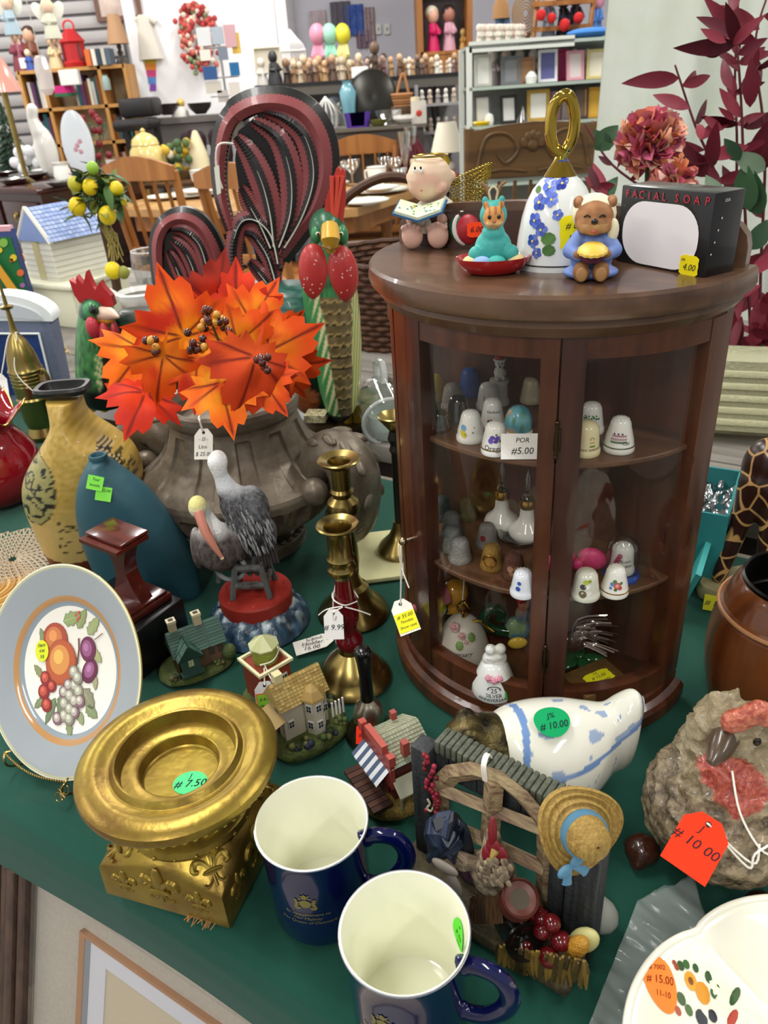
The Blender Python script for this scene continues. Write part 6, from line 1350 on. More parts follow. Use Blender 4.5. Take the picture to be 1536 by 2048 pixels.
# cat on a red dish
cp_=G(986,546,TZ);ct=thing('cat_ornament','orange kitten in a teal hooded coat sitting in a red saucer','ornament',(cp_.x,cp_.y,TZ),radians(-6))
MB().lathe([(0,0),(.016,0),(.022,.003),(.027,.009),(.0282,.0125),(.0268,.0122),(.021,.006),(0,.0045)],44,T(0,0,0)@Matrix.Diagonal((1,.72,1,1))).build('saucer',mat('red_gloss','#a3161c',.15,coat=.5),ct)
B=ells(MB(),[(0,3,18,14,11,14),(0,1,28,9,8,8),(0,3,41,10.2,9,10.5),(-6,3,51,2.6,2.2,3.6),(6,3,51,2.6,2.2,3.6),(-13,-3,14,6,6,7),(13,-3,14,6,6,7)]);remesh(B,.0011,3).build('coat',mat('teal_bisque','#3fa8a0',.5,bump=(200,.3)),ct)
B=ells(MB(),[(0,-3.5,40,8,6.5,8.3),(-5.5,-1,48.5,2.3,2,3),(5.5,-1,48.5,2.3,2,3),(-3,-8.5,37,3,2.4,2.4),(3,-8.5,37,3,2.4,2.4)])
remesh(B,.001,2).build('face',mat('cat_orange',None,.6),ct,colv=lambda x,y,z,n:mixc(C('#e0b47c') if z<.038 else C('#c98a4a'),C('#8a5424'),sstep(.4,.9,sin(x*1500)) if z>.043 else 0))
for s in (-1,1):MB().col('#241a14').ell(s*3.4*k,-9.6*k,41.5*k,1.4*k,.8*k,1.6*k,n=8,k=6).build('eye',V_GLOSS(),ct)
MB().col('#b86a54').ell(0,-10.6*k,38.6*k,1.1*k,.8*k,.8*k,n=8,k=6).build('nose',V_SATIN(),ct)
for (x,c) in ((-9,'#8fb0dc'),(2,'#48b0a4'),(-16,'#e8d69a'),(16,'#e8d69a')):MB().col(c).ell(x*k,(-9 if abs(x)<12 else -4)*k,10*k,7*k,6*k,4.5*k).build('blanket_fold',V_MATTE(),ct)
MB().col('#c8b898').tube(smooth_pts([(-2*k,4*k,51*k),(-3*k,5*k,57*k),(0,6*k,60*k),(3*k,5*k,57*k),(2*k,4*k,51*k)],4),.0008,5).build('hanging_loop',V_MATTE(),ct)
for s in (-1,1):MB().col('#8a6a44').tube([(s*2*k,6*k,52*k),(s*5*k,8*k,60*k),(s*9*k,8*k,63*k)],.0014,6).build('twig',V_MATTE(),ct)
# santa ball ornament lying on its side
sp_=G(936,497,TZ);so=thing('santa_ornament','round green and red ornament lying behind the kitten','ornament',(sp_.x,sp_.y+.012,TZ+.0165),radians(-20))
MB().col('#1f5a44').ell(0,0,0,.0165,.0165,.0165,n=24,k=16).build('green_ball',V_SATIN(),so)
MB().col('#e6dfd6').lathe([(.0150,0),(.0160,.002),(.0150,.004)],28,T(.004,-.006,0,rx=radians(80),rz=.5)).build('white_trim',V_MATTE(),so);MB().col('#a8202c').ell(.007,-.0135,0,.0125,.008,.0130,n=20,k=12).build('red_face',V_SATIN(),so)
sticker(so,T(.014,-.0225,.001,rx=radians(84),rz=radians(10)),.017,.013,'#ff4a20',[(0,0,.5,'6.00')],'ragged')
# angel reading
ap=G(864,490,TZ);an=thing('angel_figurine','bald cherub figurine reading an open book, with gold mesh wings','figurine',(ap.x,ap.y,TZ),radians(-16),s=1.15)
B=ells(MB(),[(2,6,16,17,14,16),(4,6,28,11,10,9)]);limb(B,[(12*k,4*k,28*k),(19*k,-2*k,20*k),(12*k,-10*k,17*k)],[5.5*k,6*k,4.5*k]);limb(B,[(-6*k,4*k,28*k),(-13*k,-2*k,21*k),(-8*k,-10*k,19*k)],[5.5*k,5.5*k,4.5*k]);remesh(B,.0012,3).build('robe',mat('ivory_robe','#e4dfcc',.45),an)
B=ells(MB(),[(-1,2,48,17.5,16.5,17),(-11,-5,43,5,5,5),(9,-7,43,5,5,5),(-17,5,49,3,3,4),(16,5,49,3,3,4)]);remesh(B,.0012,3).build('head',mat('cherub_skin',None,.5,sss=.1),an,colv=lambda x,y,z,n:mixc(C('#dcc0a4'),C('#d8968a'),sstep(.0075,.0,hypot(hypot(x-.0,z-.040)-.010,0))*.5 if y<0 else 0))
for s in (-1,1):
 f=ells(MB(),[(s*10-2,-16,10,8.5,6,10)]);[f.ell((s*10-2+j*3.2)*k,-19*k,(18.5-abs(j)*1.2)*k,1.9*k,2.2*k,2.2*k) for j in (-2,-1,0,1,2)]
 remesh(f,.001,2).build('bare_foot',mat('foot_skin','#d8aa98',.5),an)
 e=MB().col('#f4f0e8').ell(s*2.2*k-.006,-14.2*k,56*k,2.0*k,1.2*k,2.2*k,n=10,k=8).build('eye',V_GLOSS(),an);MB().col('#141414').ell(s*2.2*k-.006,-15.0*k,57.4*k,.9*k,.7*k,1.1*k,n=8,k=6).build('pupil',V_GLOSS(),e)
 MB().ell((s*12-1)*k,-12*k,21*k,4.2*k,4*k,4*k).build('hand',mat('foot_skin'),an)
MB().col('#b8786a').ell(-.004,-15.0*k,42*k,1.4*k,1*k,.8*k,n=8,k=6).build('mouth',V_SATIN(),an);MB().col('#c8a050').tube([(.013*cos(a),.013*sin(a)+.004,.064) for a in [2*pi*i/24 for i in range(24)]],.0008,5,closed=True).build('halo',mat('gold_wire','#a8904a',.3,metal=1),an)
bk=MB();
for s in (-1,1):
 M=T(-.004,-.021,.0265,rx=radians(14))@T(0,0,0,ry=radians(-s*18));bk.col('#3f6a94').box(s*.0095,0,-.001,.020,.024,.0014,M);bk.col('#d8dfc0').box(s*.0092,0,.0006,.018,.022,.002,M)
bk.build('open_book',V_PAPER(),an,smooth=0)
b=MB().col('#4a7ab0')
for i in range(22):s=random.choice((-1,1));M=T(-.004,-.021,.0265,rx=radians(14))@T(0,0,0,ry=radians(-s*18));b.col(random.choice(['#4a7ab0','#d8c23a','#5a9a5c'])).disc(s*random.uniform(.003,.016),random.uniform(-.009,.009),.0018,.0010,6,M)
b.build('book_print',V_PAPER(),an,smooth=0)
wg=MB().col('#a08c3c')
for s in (0,1):
 for i in range(13):
  for j in range(7):
   u,v=i/12,j/6;L=.030;x=.014+u*L;zz=.030+.024*u*u+(v-.5)*.030*sin(pi*(.25+.75*u))**.7*(1.1-.3*u);y=.010+.012*s+.004*sin(u*3)
   wg.tube([(x+.0016*cos(a),y,zz+.0016*sin(a)) for a in [2*pi*q/7 for q in range(7)]],.0003,4,closed=True)
wg.build('mesh_wings',mat('gold_mesh',None,.3,metal=.9),an)
# == thimbles and trinkets inside
S1,S2,S0=.2772,.1522,.0302
def thimble_mesh(r0=.0105,r1=.0078,h=.024,band=True):
 p=[(r0*1.02,0),(r0*1.05,.001),(r0*1.03,.0045),(r0*.95,.0055)] if band else [(r0,0),(r0,.002)]
 p+=[(r0*.93,h*.35),(r1*1.06,h*.72),(r1,h*.82),(r1*.80,h*.93),(r1*.45,h*.985),(0,h)]
 return p
TGRP='thimbles on the cabinet shelves'
def thimble(px,py,zs,label,col='#e9e9e4',m_=None,h=.024,r0=.0105,r1=.0078,band=None,dimples=True,deco=None,gp=None,name='thimble'):
 g=G(px,py,zs);t=thing(name,label,'thimble',(g.x,g.y,zs),0.0,gp)
 p=thimble_mesh(r0,r1,h);MB().col(col).olathe([(r0*.9,0)]+p,30).build('thimble_body',m_ or mat('thimble_china',None,.12,coat=.5),t,smooth=50)
 if dimples:
  d=MB().col(mixc(C(col),(0.3,.3,.32),.45));N=0
  for ring,n in ((.25,5),(.55,10),(.8,14)):
   for i in range(n):
    a=2*pi*i/n+ring;rr=r1*ring;z=h*(.985-.115*ring**2.5);d.disc(rr*cos(a),rr*sin(a),z+.0002,.00065,6)
  d.build('dimples',V_SATIN(),t,smooth=0)['kind']='stuff'
 if band:MB().col(band).tube([(r0*1.03*cos(a),r0*1.03*sin(a),.0052) for a in [2*pi*i/30 for i in range(30)]],.0005,5,closed=True).build('gilt_band',mat('band_gilt',None,.25,metal=.8),t)
 if deco:deco(t,prof_r(p),h)
 return t
def view_ang(t):return atan2(-t.location.y,-t.location.x)
def d_text(s,z,size,ink,dx=0.0):
 return lambda t,rf,h:MB().col(ink).text(s,size,None,0,wrap=wrapcyl(rf,view_ang(t)+dx,z,.0003)).build('print',V_PAPER(),t,smooth=0)
def d_dots(L,dx=0.0):
 def f(t,rf,h):
  b=MB();
  for (x,z,r,c) in L:
   w_=wrapcyl(rf,view_ang(t)+dx,z,.0003);b.col(c);b.poly([w_(x+r*cos(q),r*sin(q),0) for q in [2*pi*i/9 for i in range(9)]])
  b.build('print',V_PAPER(),t,smooth=0)
 return f
def both(*fs):return lambda t,rf,h:[f(t,rf,h) for f in fs]
SIL=mat('silver_thimble',None,.3,metal=.6,bump=(900,.9));CLR=glass('clear_thimble_glass','#d8dad8',.10,.6)
thimble(869,797,S1,'yellow plastic thimble on the upper shelf','#e2c31a',V_SATIN(),dimples=False)
thimble(857,836,S1,'tall clear glass thimble at the far left of the upper shelf','#c8ccc8',CLR,h=.028,dimples=False)
thimble(906,816,S1,'knurled silver thimble beside the blue one','#9a9a98',SIL,dimples=False)
thimble(940,788,S1,'bright blue plastic thimble on the upper shelf','#2f5cb0',V_SATIN(),h=.026,dimples=False)
thimble(916,842,S1,'smoky grey glass thimble on the upper shelf','#6a6c6c',glass('smoke_glass','#8f9190',.10,.55),dimples=False)
thimble(878,858,S1,'low clear glass thimble at the front left of the upper shelf','#c8ccc8',CLR,h=.018,dimples=False)
thimble(941,878,S1,'white china thimble with a yellow and blue picture','#e9e9e4',band=None,h=.026,r0=.0115,deco=d_dots([(-.006,.0135,.0026,'#6fa4d0'),(-.0065,.0095,.0028,'#d8c83a'),(-.0055,.0075,.0024,'#d8c83a'),(-.004,.008,.0010,'#1c1c1c'),(.002,.010,.0006,'#2c2c2c'),(.003,.014,.0005,'#2c2c2c')]))
thimble(976,815,S1,'white china thimble with a red flourish, behind the others',deco=d_text('L',.012,.006,'#b02a3a',-.3))
thimble(985,853,S1,'white china thimble printed with a horse and rider',h=.026,r0=.0108,deco=both(d_text('Harbour',.0165,.0034,'#17171c',.1),d_dots([(-.003,.0085,.0016,'#5a3a24'),(-.001,.0095,.0012,'#a83a2a'),(-.004,.0065,.0006,'#2c2018'),(-.001,.0065,.0006,'#2c2018')])))
thimble(1063,802,S1,'cream thimble mostly behind the middle stile','#d9cfae',dimples=False)
thimble(990,903,S1,'white china thimble lettered Oregon with purple flowers',h=.026,r0=.0110,band='#a88a4a',deco=both(d_text('Oregon',.0070,.0058,'#17171c'),d_dots([(-.002,.0150,.0024,'#5a4aa8'),(.0005,.0135,.0022,'#4a3a98'),(-.0035,.0130,.0022,'#6a58b8'),(.002,.0155,.0018,'#5a4aa8'),(-.001,.0140,.0006,'#e0c850'),(.004,.0130,.0012,'#5a7a4a'),(.0055,.0125,.001,'#5a7a4a'),(.001,.0180,.0009,'#5a7a4a')])))
def globe_deco(t,rf,h):pass
sg=G(1036,868,S1);t=thing('souvenir_globe','painted blue dome souvenir of San Francisco on the upper shelf','souvenir',(sg.x,sg.y,S1))
MB().lathe([(.0118,0),(.0122,.001),(.0118,.004),(.0110,.005)],30).build('base',mat('souvenir_base','#d8d4c4',.4),t)
MB().lathe([(.0112,.0045),(.0115,.010),(.0108,.016),(.0085,.0215),(.005,.0245),(0,.0255)],40).build('dome',mat('dome_paint',None,.3,coat=.3),t,smooth=60,colv=lambda x,y,z,n:mixc(mixc(C('#2f8a9c'),C('#7fc0cc'),.5+n3((x*160,y*160,z*160))),C('#d8a06a') if n3((x*120,y*120,z*120))>.25 else C('#5a8a6c'),1.0 if (n3((x*130,y*130,z*130))>.2 and x<.004) else 0))
MB().col('#17171c').text('SAN FRANCISCO',.0030,None,0,wrap=wrapcyl(lambda z:.0121,view_ang(t),.0020,.0003)).build('lettering',V_PAPER(),t,smooth=0)
# little dog on a pedestal
sg=G(998,806,S1);t=thing('dog_pedestal_thimble','white dog with a red hat sitting on a china pedestal','figurine',(sg.x,sg.y,S1))
MB().lathe([(.0095,0),(.0095,.003),(.0080,.006),(.0075,.018),(.0088,.021),(.0088,.023),(0,.023)],28).build('pedestal',mat('grey_china','#cfd0c8',.2),t)
B=ells(MB(),[(0,1,29,5,5.5,6.5),(0,-1,38,4.6,4.6,4.6),(-1,-5,36.5,2.2,2.6,2),(-3,-4,25,1.8,2.6,2),(3,-4,25,1.8,2.6,2),(5,4,27,2,2,4)]);remesh(B,.0009,2).build('dog',mat('dog_white','#e4e2da',.35),t)
MB().col('#a83a34').lathe([(.0046,0),(.0040,.003),(.002,.006),(0,.007)],16,T(0,0,.041,ry=-.3)).build('red_hat',V_SATIN(),t);MB().col('#e4e2da').tube([(.0046*cos(a),.0046*sin(a),.0412) for a in [2*pi*i/16 for i in range(16)]],.0012,6,closed=True).build('hat_trim',V_MATTE(),t)
for x in (-.002,.0015):MB().col('#151515').ell(x,-.0056,.0392,.0007,n=6,k=5).build('eye',V_GLOSS(),t)
MB().col('#151515').ell(-.001,-.0078,.0372,.0009,n=6,k=5).build('nose',V_GLOSS(),t)
def card(px,py,zs,w,h,lines,label,lean=.35,rz=0.0):
 g=G(px,py,zs);t=thing('price_card',label,'card',(g.x,g.y,zs),rz);M=T(0,0,h/2*cos(lean)+.0005,rx=pi/2-lean)
 MB().col('#efeeea').box(0,0,0,w,h,.0004,M).build('card_front',V_PAPER(),t,smooth=0);MB().col('#e4e2dc').box(0,0,0,w,h,.0004,T(0,h*sin(lean),h/2*cos(lean)+.0005,rx=pi/2+lean)).build('card_back',V_PAPER(),t,smooth=0)
 b=MB().col('#23252c');[b.text(s,sz,M@T(x*w,y*h,.0004),.15) for (x,y,sz,s) in lines];b.build('writing',V_PAPER(),t,smooth=0)
card(1040,916,S1,.030,.020,[(.05,.24,.0055,'POR'),(.05,-.18,.0075,'#5.00')],'folded white card priced five dollars beside the Oregon thimble',rz=-.15)
thimble(1181,862,S1,'white china thimble with a green ivy vine',h=.026,deco=d_dots([(-.006+.002*i,.0145+.0007*sin(i*2),.0010,'#3f7a50') for i in range(7)]+[(-.005+.003*i,.0165,.0008,'#4a8a5a') for i in range(4)]))
thimble(1170,905,S1,'cream thimble lettered Cypress Gardens with a domed gazebo','#e6dcae',h=.027,r0=.0112,r1=.0092,dimples=False,deco=both(d_text('CYPRESS GARDENS',.0065,.0026,'#20201c',.28),d_dots([(.0035+.0010*i,.0125,.0004,'#b0903c') for i in range(4)]+[(.005+.0015*cos(a),.0150+.0015*sin(a),.0004,'#b0903c') for a in (0,.6,1.2,1.8,2.4,3.1)]+[(.004+.001*i,.0095,.0007,'#6a8a3c') for i in range(4)])))
thimble(1237,898,S1,'white china thimble printed with a long mansion',h=.028,r0=.0118,band='#8f9478',deco=both(d_dots([(-.005+.0016*i,.0150,.0008,'#a8788c') for i in range(7)]+[(-.006+.0018*i,.0125,.0010,'#b890a0') for i in range(7)]+[(-.006+.0014*i,.0102,.0009,'#5a7a5c') for i in range(9)]+[(-.004+.003*i,.0165,.0008,'#6a4a5c') for i in range(3)]),d_text('Cali',.0092,.0036,'#17171c',.5)))
# middle shelf
PW='#8a8c8c'
thimble(884,1034,S2,'dull pewter thimble at the back left of the middle shelf','#70777a',SIL,dimples=False)
thimble(936,1033,S2,'tarnished brass thimble on the middle shelf','#6e6038',SIL,dimples=False,h=.022)
thimble(904,1072,S2,'tall silver thimble, second in the row of silver thimbles',PW,SIL,h=.027,dimples=False);thimble(905,1098,S2,'silver thimble, third in the row of silver thimbles','#9a9c9c',SIL,dimples=False);thimble(920,1119,S2,'bright knurled silver thimble nearest the glass','#a9aaa8',SIL,dimples=False)
thimble(974,1090,S2,'silver thimble with a ruby stone','#9c9a98',SIL,dimples=False,deco=d_dots([(-.004,.012,.0028,'#7a2430')]));thimble(984,1133,S2,'gold filigree thimble with a cameo ring','#b08c48',SIL,dimples=False,deco=lambda t,rf,h:MB().tube([wrapcyl(rf,view_ang(t)-.3,.011,.0006)(.0055*cos(a),.0055*sin(a),0) for a in [2*pi*i/20 for i in range(20)]],.0012,6,closed=True).build('cameo_ring',mat('rose_gold','#b98a4a',.25,metal=1),t))
thimble(1027,1151,S2,'copper thimble with a raised butterfly','#6e4a3c',SIL,dimples=False,deco=d_dots([(-.003,.012,.0030,'#a87c68'),(.003,.012,.0030,'#a87c68'),(-.002,.008,.0022,'#98705c'),(.002,.008,.0022,'#98705c'),(0,.010,.001,'#3a2018')]))
for (px_,py_,lb_) in ((1003,1062,'white porcelain perfume bottle with gold neck and clear stopper'),(1052,1082,'second white perfume bottle half behind the middle stile')):
 g=G(px_,py_,S2);t=thing('perfume_bottle',lb_,'bottle',(g.x,g.y,S2))
 MB().lathe([(.008,0),(.011,.0015),(.0165,.009),(.0172,.0125),(.015,.017),(.009,.022),(.0068,.027),(.0062,.036),(.0066,.038)],36).build('bottle_body',mat('grey_white_china','#dcdcd6',.12,coat=.4),t,smooth=60)
 MB().lathe([(.0072,.037),(.0078,.039),(.0072,.043),(.0066,.045)],24).build('gold_neck',mat('neck_gold','#b58c3c',.25,metal=1),t);MB().lathe([(.0052,.045),(.0058,.048),(.003,.052),(.0042,.058),(.0030,.068),(0,.076)],18).build('stopper',glass('stopper_glass','#d8d8d4',.12,.6),t)
g=G(1038,1090,S2);tag(MB().lathe([(0,.0),(.008,.0),(.009,.003),(.016,.008),(.020,.0125),(.019,.0125),(.014,.008),(0,.004)],40).build('glass_saucer',glass('saucer_glass','#d4d8d6',.12,.6),loc=(g.x,g.y,S2)),'small clear glass saucer beside the perfume bottle','saucer')
card(858,1078,S2,.020,.026,[(0,.1,.006,'15%'),(0,-.2,.006,'off')],'tent card at the left end of the middle shelf',.5,radians(52))
# right half of the middle shelf
thimble(1170,1190,S2,'crystal-like thimble painted with a spotted dog','#d4d4c2',V_GLOSS(),h=.026,r0=.0118,r1=.0090,dimples=False,deco=d_dots([(-.002,.0145,.0026,'#4a4a48'),(.0015,.0150,.0022,'#e8e6de'),(.000,.0190,.0022,'#a8b84a'),(.003,.0200,.0016,'#8a9a3a'),(-.002,.008,.0034,'#6a6048'),(.003,.009,.0028,'#e0dcd0')]))
thimble(1228,1184,S2,'white china thimble with a red rose and gold foot','#ecebe0',h=.027,r0=.0115,band='#b08a3c',deco=d_dots([(.002,.0130,.0030,'#c0605a'),(.002,.0130,.0016,'#e09a90'),(.0045,.0110,.0018,'#b04a44'),(-.002,.0140,.0018,'#6a84b8'),(-.003,.0105,.0014,'#6a84b8'),(.000,.0165,.0016,'#5a7a4a'),(.0052,.0150,.0014,'#5a7a4a'),(.001,.0095,.0014,'#4a6a3c')]))
g=G(1241,1152,S2);t=thing('domed_thimble','white thimble under a clear dome on a blue base','thimble',(g.x,g.y,S2))
MB().col('#2346a8').lathe([(.0150,0),(.0155,.003),(.0135,.006),(0,.006)],36).build('blue_base',V_GLOSS(),t);MB().lathe([(.0142,.006),(.0140,.028),(.012,.036),(.006,.042),(0,.0435)],36).build('dome',glass('dome_glass','#f0f2f2',.05,.5),t)
MB().col('#e6e6e0').lathe([(r,z+.0062) for r,z in thimble_mesh(.0105,.0085,.028)],30).build('china_thimble',V_GLOSS(),t,smooth=50);MB().col('#22242c').text('Busch',.0040,None,0,wrap=wrapcyl(lambda z:.0100,view_ang(t)+.3,.021,.0003)).text('Gardens',.0036,None,0,wrap=wrapcyl(lambda z:.0102,view_ang(t)+.3,.0165,.0003)).build('print',V_PAPER(),t,smooth=0)
for q in range(5):MB().col('#a82a5c').ell(.0100*cos(view_ang(t)-.7+q*.12),.0100*sin(view_ang(t)-.7+q*.12),.014+.003*q,.0022,n=8,k=6).build('painted_flower',V_SATIN(),t)
g=G(1150,1150,S2);t=thing('pink_bow','bright pink ribbon bow at the middle of the shelf','bow',(g.x,g.y,S2))
for s in (-1,1):MB().ell(s*.014,0,.016,.014,.007,.010,n=18,k=10,R=Matrix.Rotation(s*.5,3,'Y')).build('bow_loop',mat('pink_satin','#c83a70',.4),t);MB().tube([(0,0,.014),(s*.010,-.004,.006),(s*.018,-.006,.001)],[.002,.004,.005],6,flat=.4).build('bow_tail',mat('pink_satin'),t)
MB().ell(0,-.004,.014,.005,.005,.006).build('bow_knot',mat('pink_satin'),t)
g=G(1176,1085,S2);t=tag(MB().loft([[(.020*sx*(1+.04*cos(10*a))*cos(a),yy,.042+.040*sx*(1+.04*cos(10*a))*sin(a)) for a in [2*pi*i/60 for i in range(60)]] for sx,yy in ((1,0),(1,-.003),(.85,-.006),(.5,-.007))]).build('crystal_plaque',mat_film('etched_crystal','#b8b0a4',.45,.1),loc=(g.x+.002,g.y+.02,S2),rot=(radians(-10),0,radians(-25))),'scalloped oval cut-glass plaque leaning on the back panel','plaque')
thimble(1045,1186,S2,'blue and white thimble just left of the middle stile','#dfe2e8',deco=d_dots([(-.004,.010,.0022,'#3a52a8'),(-.003,.015,.0018,'#3a52a8')]))
# floor of the cabinet
g=G(926,1306,S0);t=thing('rose_bell','cream anniversary bell with pink roses and gold handle','bell',(g.x,g.y,S0));pr=[(.0275,0),(.028,.002),(.0265,.010),(.0235,.022),(.019,.034),(.013,.042),(.006,.045)]
rb=prof_r(pr);MB().lathe(pr,48).build('bell_body',mat('bisque_bell','#cfcabf',.35,var=(60,.3,'#b8b2a4')),t,smooth=60)
MB().col('#17171c').text('Anniversary',.0062,None,.35,wrap=wrapcyl(rb,view_ang(t)-.25,.018,.0004)).build('script',V_PAPER(),t,smooth=0)
def rose(par,M,r,c):
 m=MB()
 for i in range(9):a=i*2.4;q=r*(.15+.085*i);m.col(mixc(C(c),C('#f0d4d4'),.12*i*.5));m.ell(q*.55*cos(a),q*.55*sin(a),r*(.75-.06*i),r*.42,r*.16,r*.42,M@T(0,0,0,rz=0),n=8,k=6,R=Matrix.Rotation(a+pi/2,3,'Z'))
 m.build('porcelain_rose',V_SATIN(),par)
va=view_ang(t)
for (da,z,r) in ((-.5,.042,.009),(-.05,.036,.0065),(.15,.030,.004)):rr=rb(z);rose(t,T(rr*cos(va+da),rr*sin(va+da),z)@T(0,0,0,ry=radians(55),rz=0) if False else Matrix.Translation((rr*cos(va+da),rr*sin(va+da),z))@Matrix.Rotation(va+da,4,'Z')@Matrix.Rotation(radians(55),4,'Y'),r,'#c89498')
for (da,z) in ((-.15,.027),(.45,.034)):rr=rb(z)+.0005;MB().col('#6f8a4c').ell(0,0,0,.005,.004,.001,Matrix.Translation((rr*cos(va+da),rr*sin(va+da),z))@Matrix.Rotation(va+da,4,'Z')@Matrix.Rotation(radians(60),4,'Y'),n=8,k=6).build('rose_leaf',V_SATIN(),t)
MB().tube(smooth_pts([(0,0,.043),(.003,0,.050),(.006,0,.058),(.001,0,.064),(-.004,0,.058),(-.001,0,.050)],5),.0018,8).tube(smooth_pts([(.008,-.004,.042),(.016,-.006,.044),(.022,-.004,.036),(.030,-.004,.028)],5),.0014,6).build('gold_handle',GOLD,t)
MB().col('#d8d4ca').tube([(0,0,.062),(.002,.002,.085),(.003,.008,.118)],.0005,4).build('string',V_MATTE(),t)
g=G(988,1378,S0);t=thing('couple_bell','white silver anniversary bell topped by a kissing couple','bell',(g.x,g.y,S0));pr=[(.0205,0),(.0215,.002),(.0205,.010),(.0165,.022),(.0125,.032),(.009,.036)];rb=prof_r(pr)
MB().lathe(pr,44).build('bell_body',mat('white_glazed','#e4e6e2',.12,coat=.4),t,smooth=60)
B=ells(MB(),[(-4,0,38,7.5,6.5,8),(5,0,38,7,6.5,8),(-4,-2,50,5.2,5.2,5.4),(5.2,-2,50,5.2,5.2,5.4),(0,-5,42,8,3,3.5)]);remesh(B,.001,2).build('couple',mat('white_glazed'),t)
va=view_ang(t)
for da,z in ((-.30,.026),(.28,.026),(.0,.0245)):rr=rb(z);rose(t,Matrix.Translation((rr*cos(va+da),rr*sin(va+da),z))@Matrix.Rotation(va+da,4,'Z')@Matrix.Rotation(radians(60),4,'Y'),.0062,'#d78aa0')
for s,z,sz in (('25',.0145,.0062),('SILVER',.0096,.0052),('ANNIVERSARY',.0050,.0046)):MB().col('#1c1c20').text(s,sz,None,0,wrap=wrapcyl(rb,va,z,.0004)).build('lettering',V_PAPER(),t,smooth=0)
b=MB().col('#1c1c20');w_=wrapcyl(rb,va,.0165,.0004);[b.poly([w_(.0058*sin(a)+.0009*cos(q),.0036*cos(a)-.0015+.0005*sin(q),0) for q in [2*pi*i/6 for i in range(6)]]) for a in [-1.5+.3*i for i in range(11)]];b.build('laurel',V_PAPER(),t,smooth=0)
sticker(t,Matrix.Identity(4),.010,.014,'#2fae4a',None,'oval',wrap=wrapcyl(rb,va+.75,.009,.0006))
g=G(905,1290,S0);t=thing('toucan_figurine','glazed pink, yellow and black toucan figurine at the back left','figurine',(g.x,g.y+.012,S0))
B=ells(MB(),[(0,4,26,17,14,26),(4,2,56,15,13,15),(6,10,10,12,12,10)]);remesh(B,.0016,3).build('toucan',mat('toucan_glaze',None,.12,coat=.5),t,colv=lambda x,y,z,n:C('#c08a2a') if (y<.004 and z>.036 and x>-.004) else (C('#10120f') if z>.02 else C('#2c4030')))
MB().tube([(-.004,-.008,.062),(-.022,-.014,.060),(-.040,-.014,.048)],[.010,.011,.004],14).build('bill',mat('bill_pink','#b86a70',.15,coat=.5,var=(60,.5,'#5a2a30')),t);MB().col('#1f9a5c').ell(-.024,-.0245,.060,.006,.0006,.008,n=12,k=6).build('price_sticker',V_PAPER(),t)
g=G(1030,1296,S0);t=thing('glass_rooster','painted glass rooster with green curled tail behind the bells','figurine',(g.x,g.y+.01,S0))
B=ells(MB(),[(4,2,16,14,10,15),(8,0,34,7,7,12),(9,-1,47,6,6,6)]);remesh(B,.0014,3).build('body',mat('rooster_glass',None,.1,coat=.5),t,colv=lambda x,y,z,n:mixc(mixc(C('#3a6a8a'),C('#8aa05a'),.5+n3((x*120,y*120,z*60))),C('#b06a5a'),sstep(.03,.05,z)))
MB().tube(smooth_pts([(-.006,0,.014),(-.020,0,.018),(-.030,0,.030),(-.024,0,.044),(-.013,0,.040),(-.014,0,.030)],5),[.006]*26,10).build('curled_tail',mat('green_glass','#12381f',.08,coat=.5),t);MB().col('#a83030').tube([(.004,-.003,.052),(.010,-.003,.062),(.016,-.003,.054)],[.003,.005,.002],8).build('comb',V_GLOSS(),t);MB().col('#c8a83a').ell(.002,-.012,.008,.010,.004,.007).build('wing',V_GLOSS(),t)
g=G(1160,1335,S0);t=thing('glass_bird','feathered spun-glass bird on green glass leaves','figurine',(g.x,g.y+.008,S0))
B=ells(MB(),[(-6,0,26,13,9,12)]);B.build('body',mat('dark_glass_body','#3a241c',.1,coat=.5),t)
b=MB()
for i in range(46):a=-.5+1.9*random.random();l=.022+.026*random.random();b.col(mixc(C('#4a3a34'),C('#b8a8a0'),random.random()**2)).tube(smooth_pts([(-.010,random.uniform(-.008,.004),.026),(-.010+l*.5*cos(a),-.006,.026+l*.55*sin(a)+.006),(-.010+l*cos(a*.6),-.005,.022+l*.8*sin(a))],3),[.0008]*7,4)
b.build('spun_feathers',mat('spun_glass',None,.1,coat=.6),t)['kind']='stuff'
for i in range(5):a=2*pi*i/5;MB().ell(.014*cos(a),.014*sin(a)*.8,.005,.012,.007,.004,n=12,k=6,R=Matrix.Rotation(a,3,'Z')).build('glass_leaf',mat('leaf_green_glass','#1d4a24',.1,coat=.5),t)
g=G(1192,1392,S0);t=thing('card_box','small brown box with a yellow price label on the cabinet floor','box',(g.x,g.y+.006,S0),radians(24));MB().col('#5a4222').box(0,0,.009,.050,.036,.018,b=.001).build('box_body',mat('gold_brown_card',None,.4,var=(120,.5,'#7a5a2c')),t,smooth=30)
sticker(t,T(.002,-.002,.0184),.030,.017,'#e2de1c',[(0,.3,.2,'F.K.'),(0,.02,.3,'# 15.00'),(0,-.3,.25,'Gold auto')],'ragged')
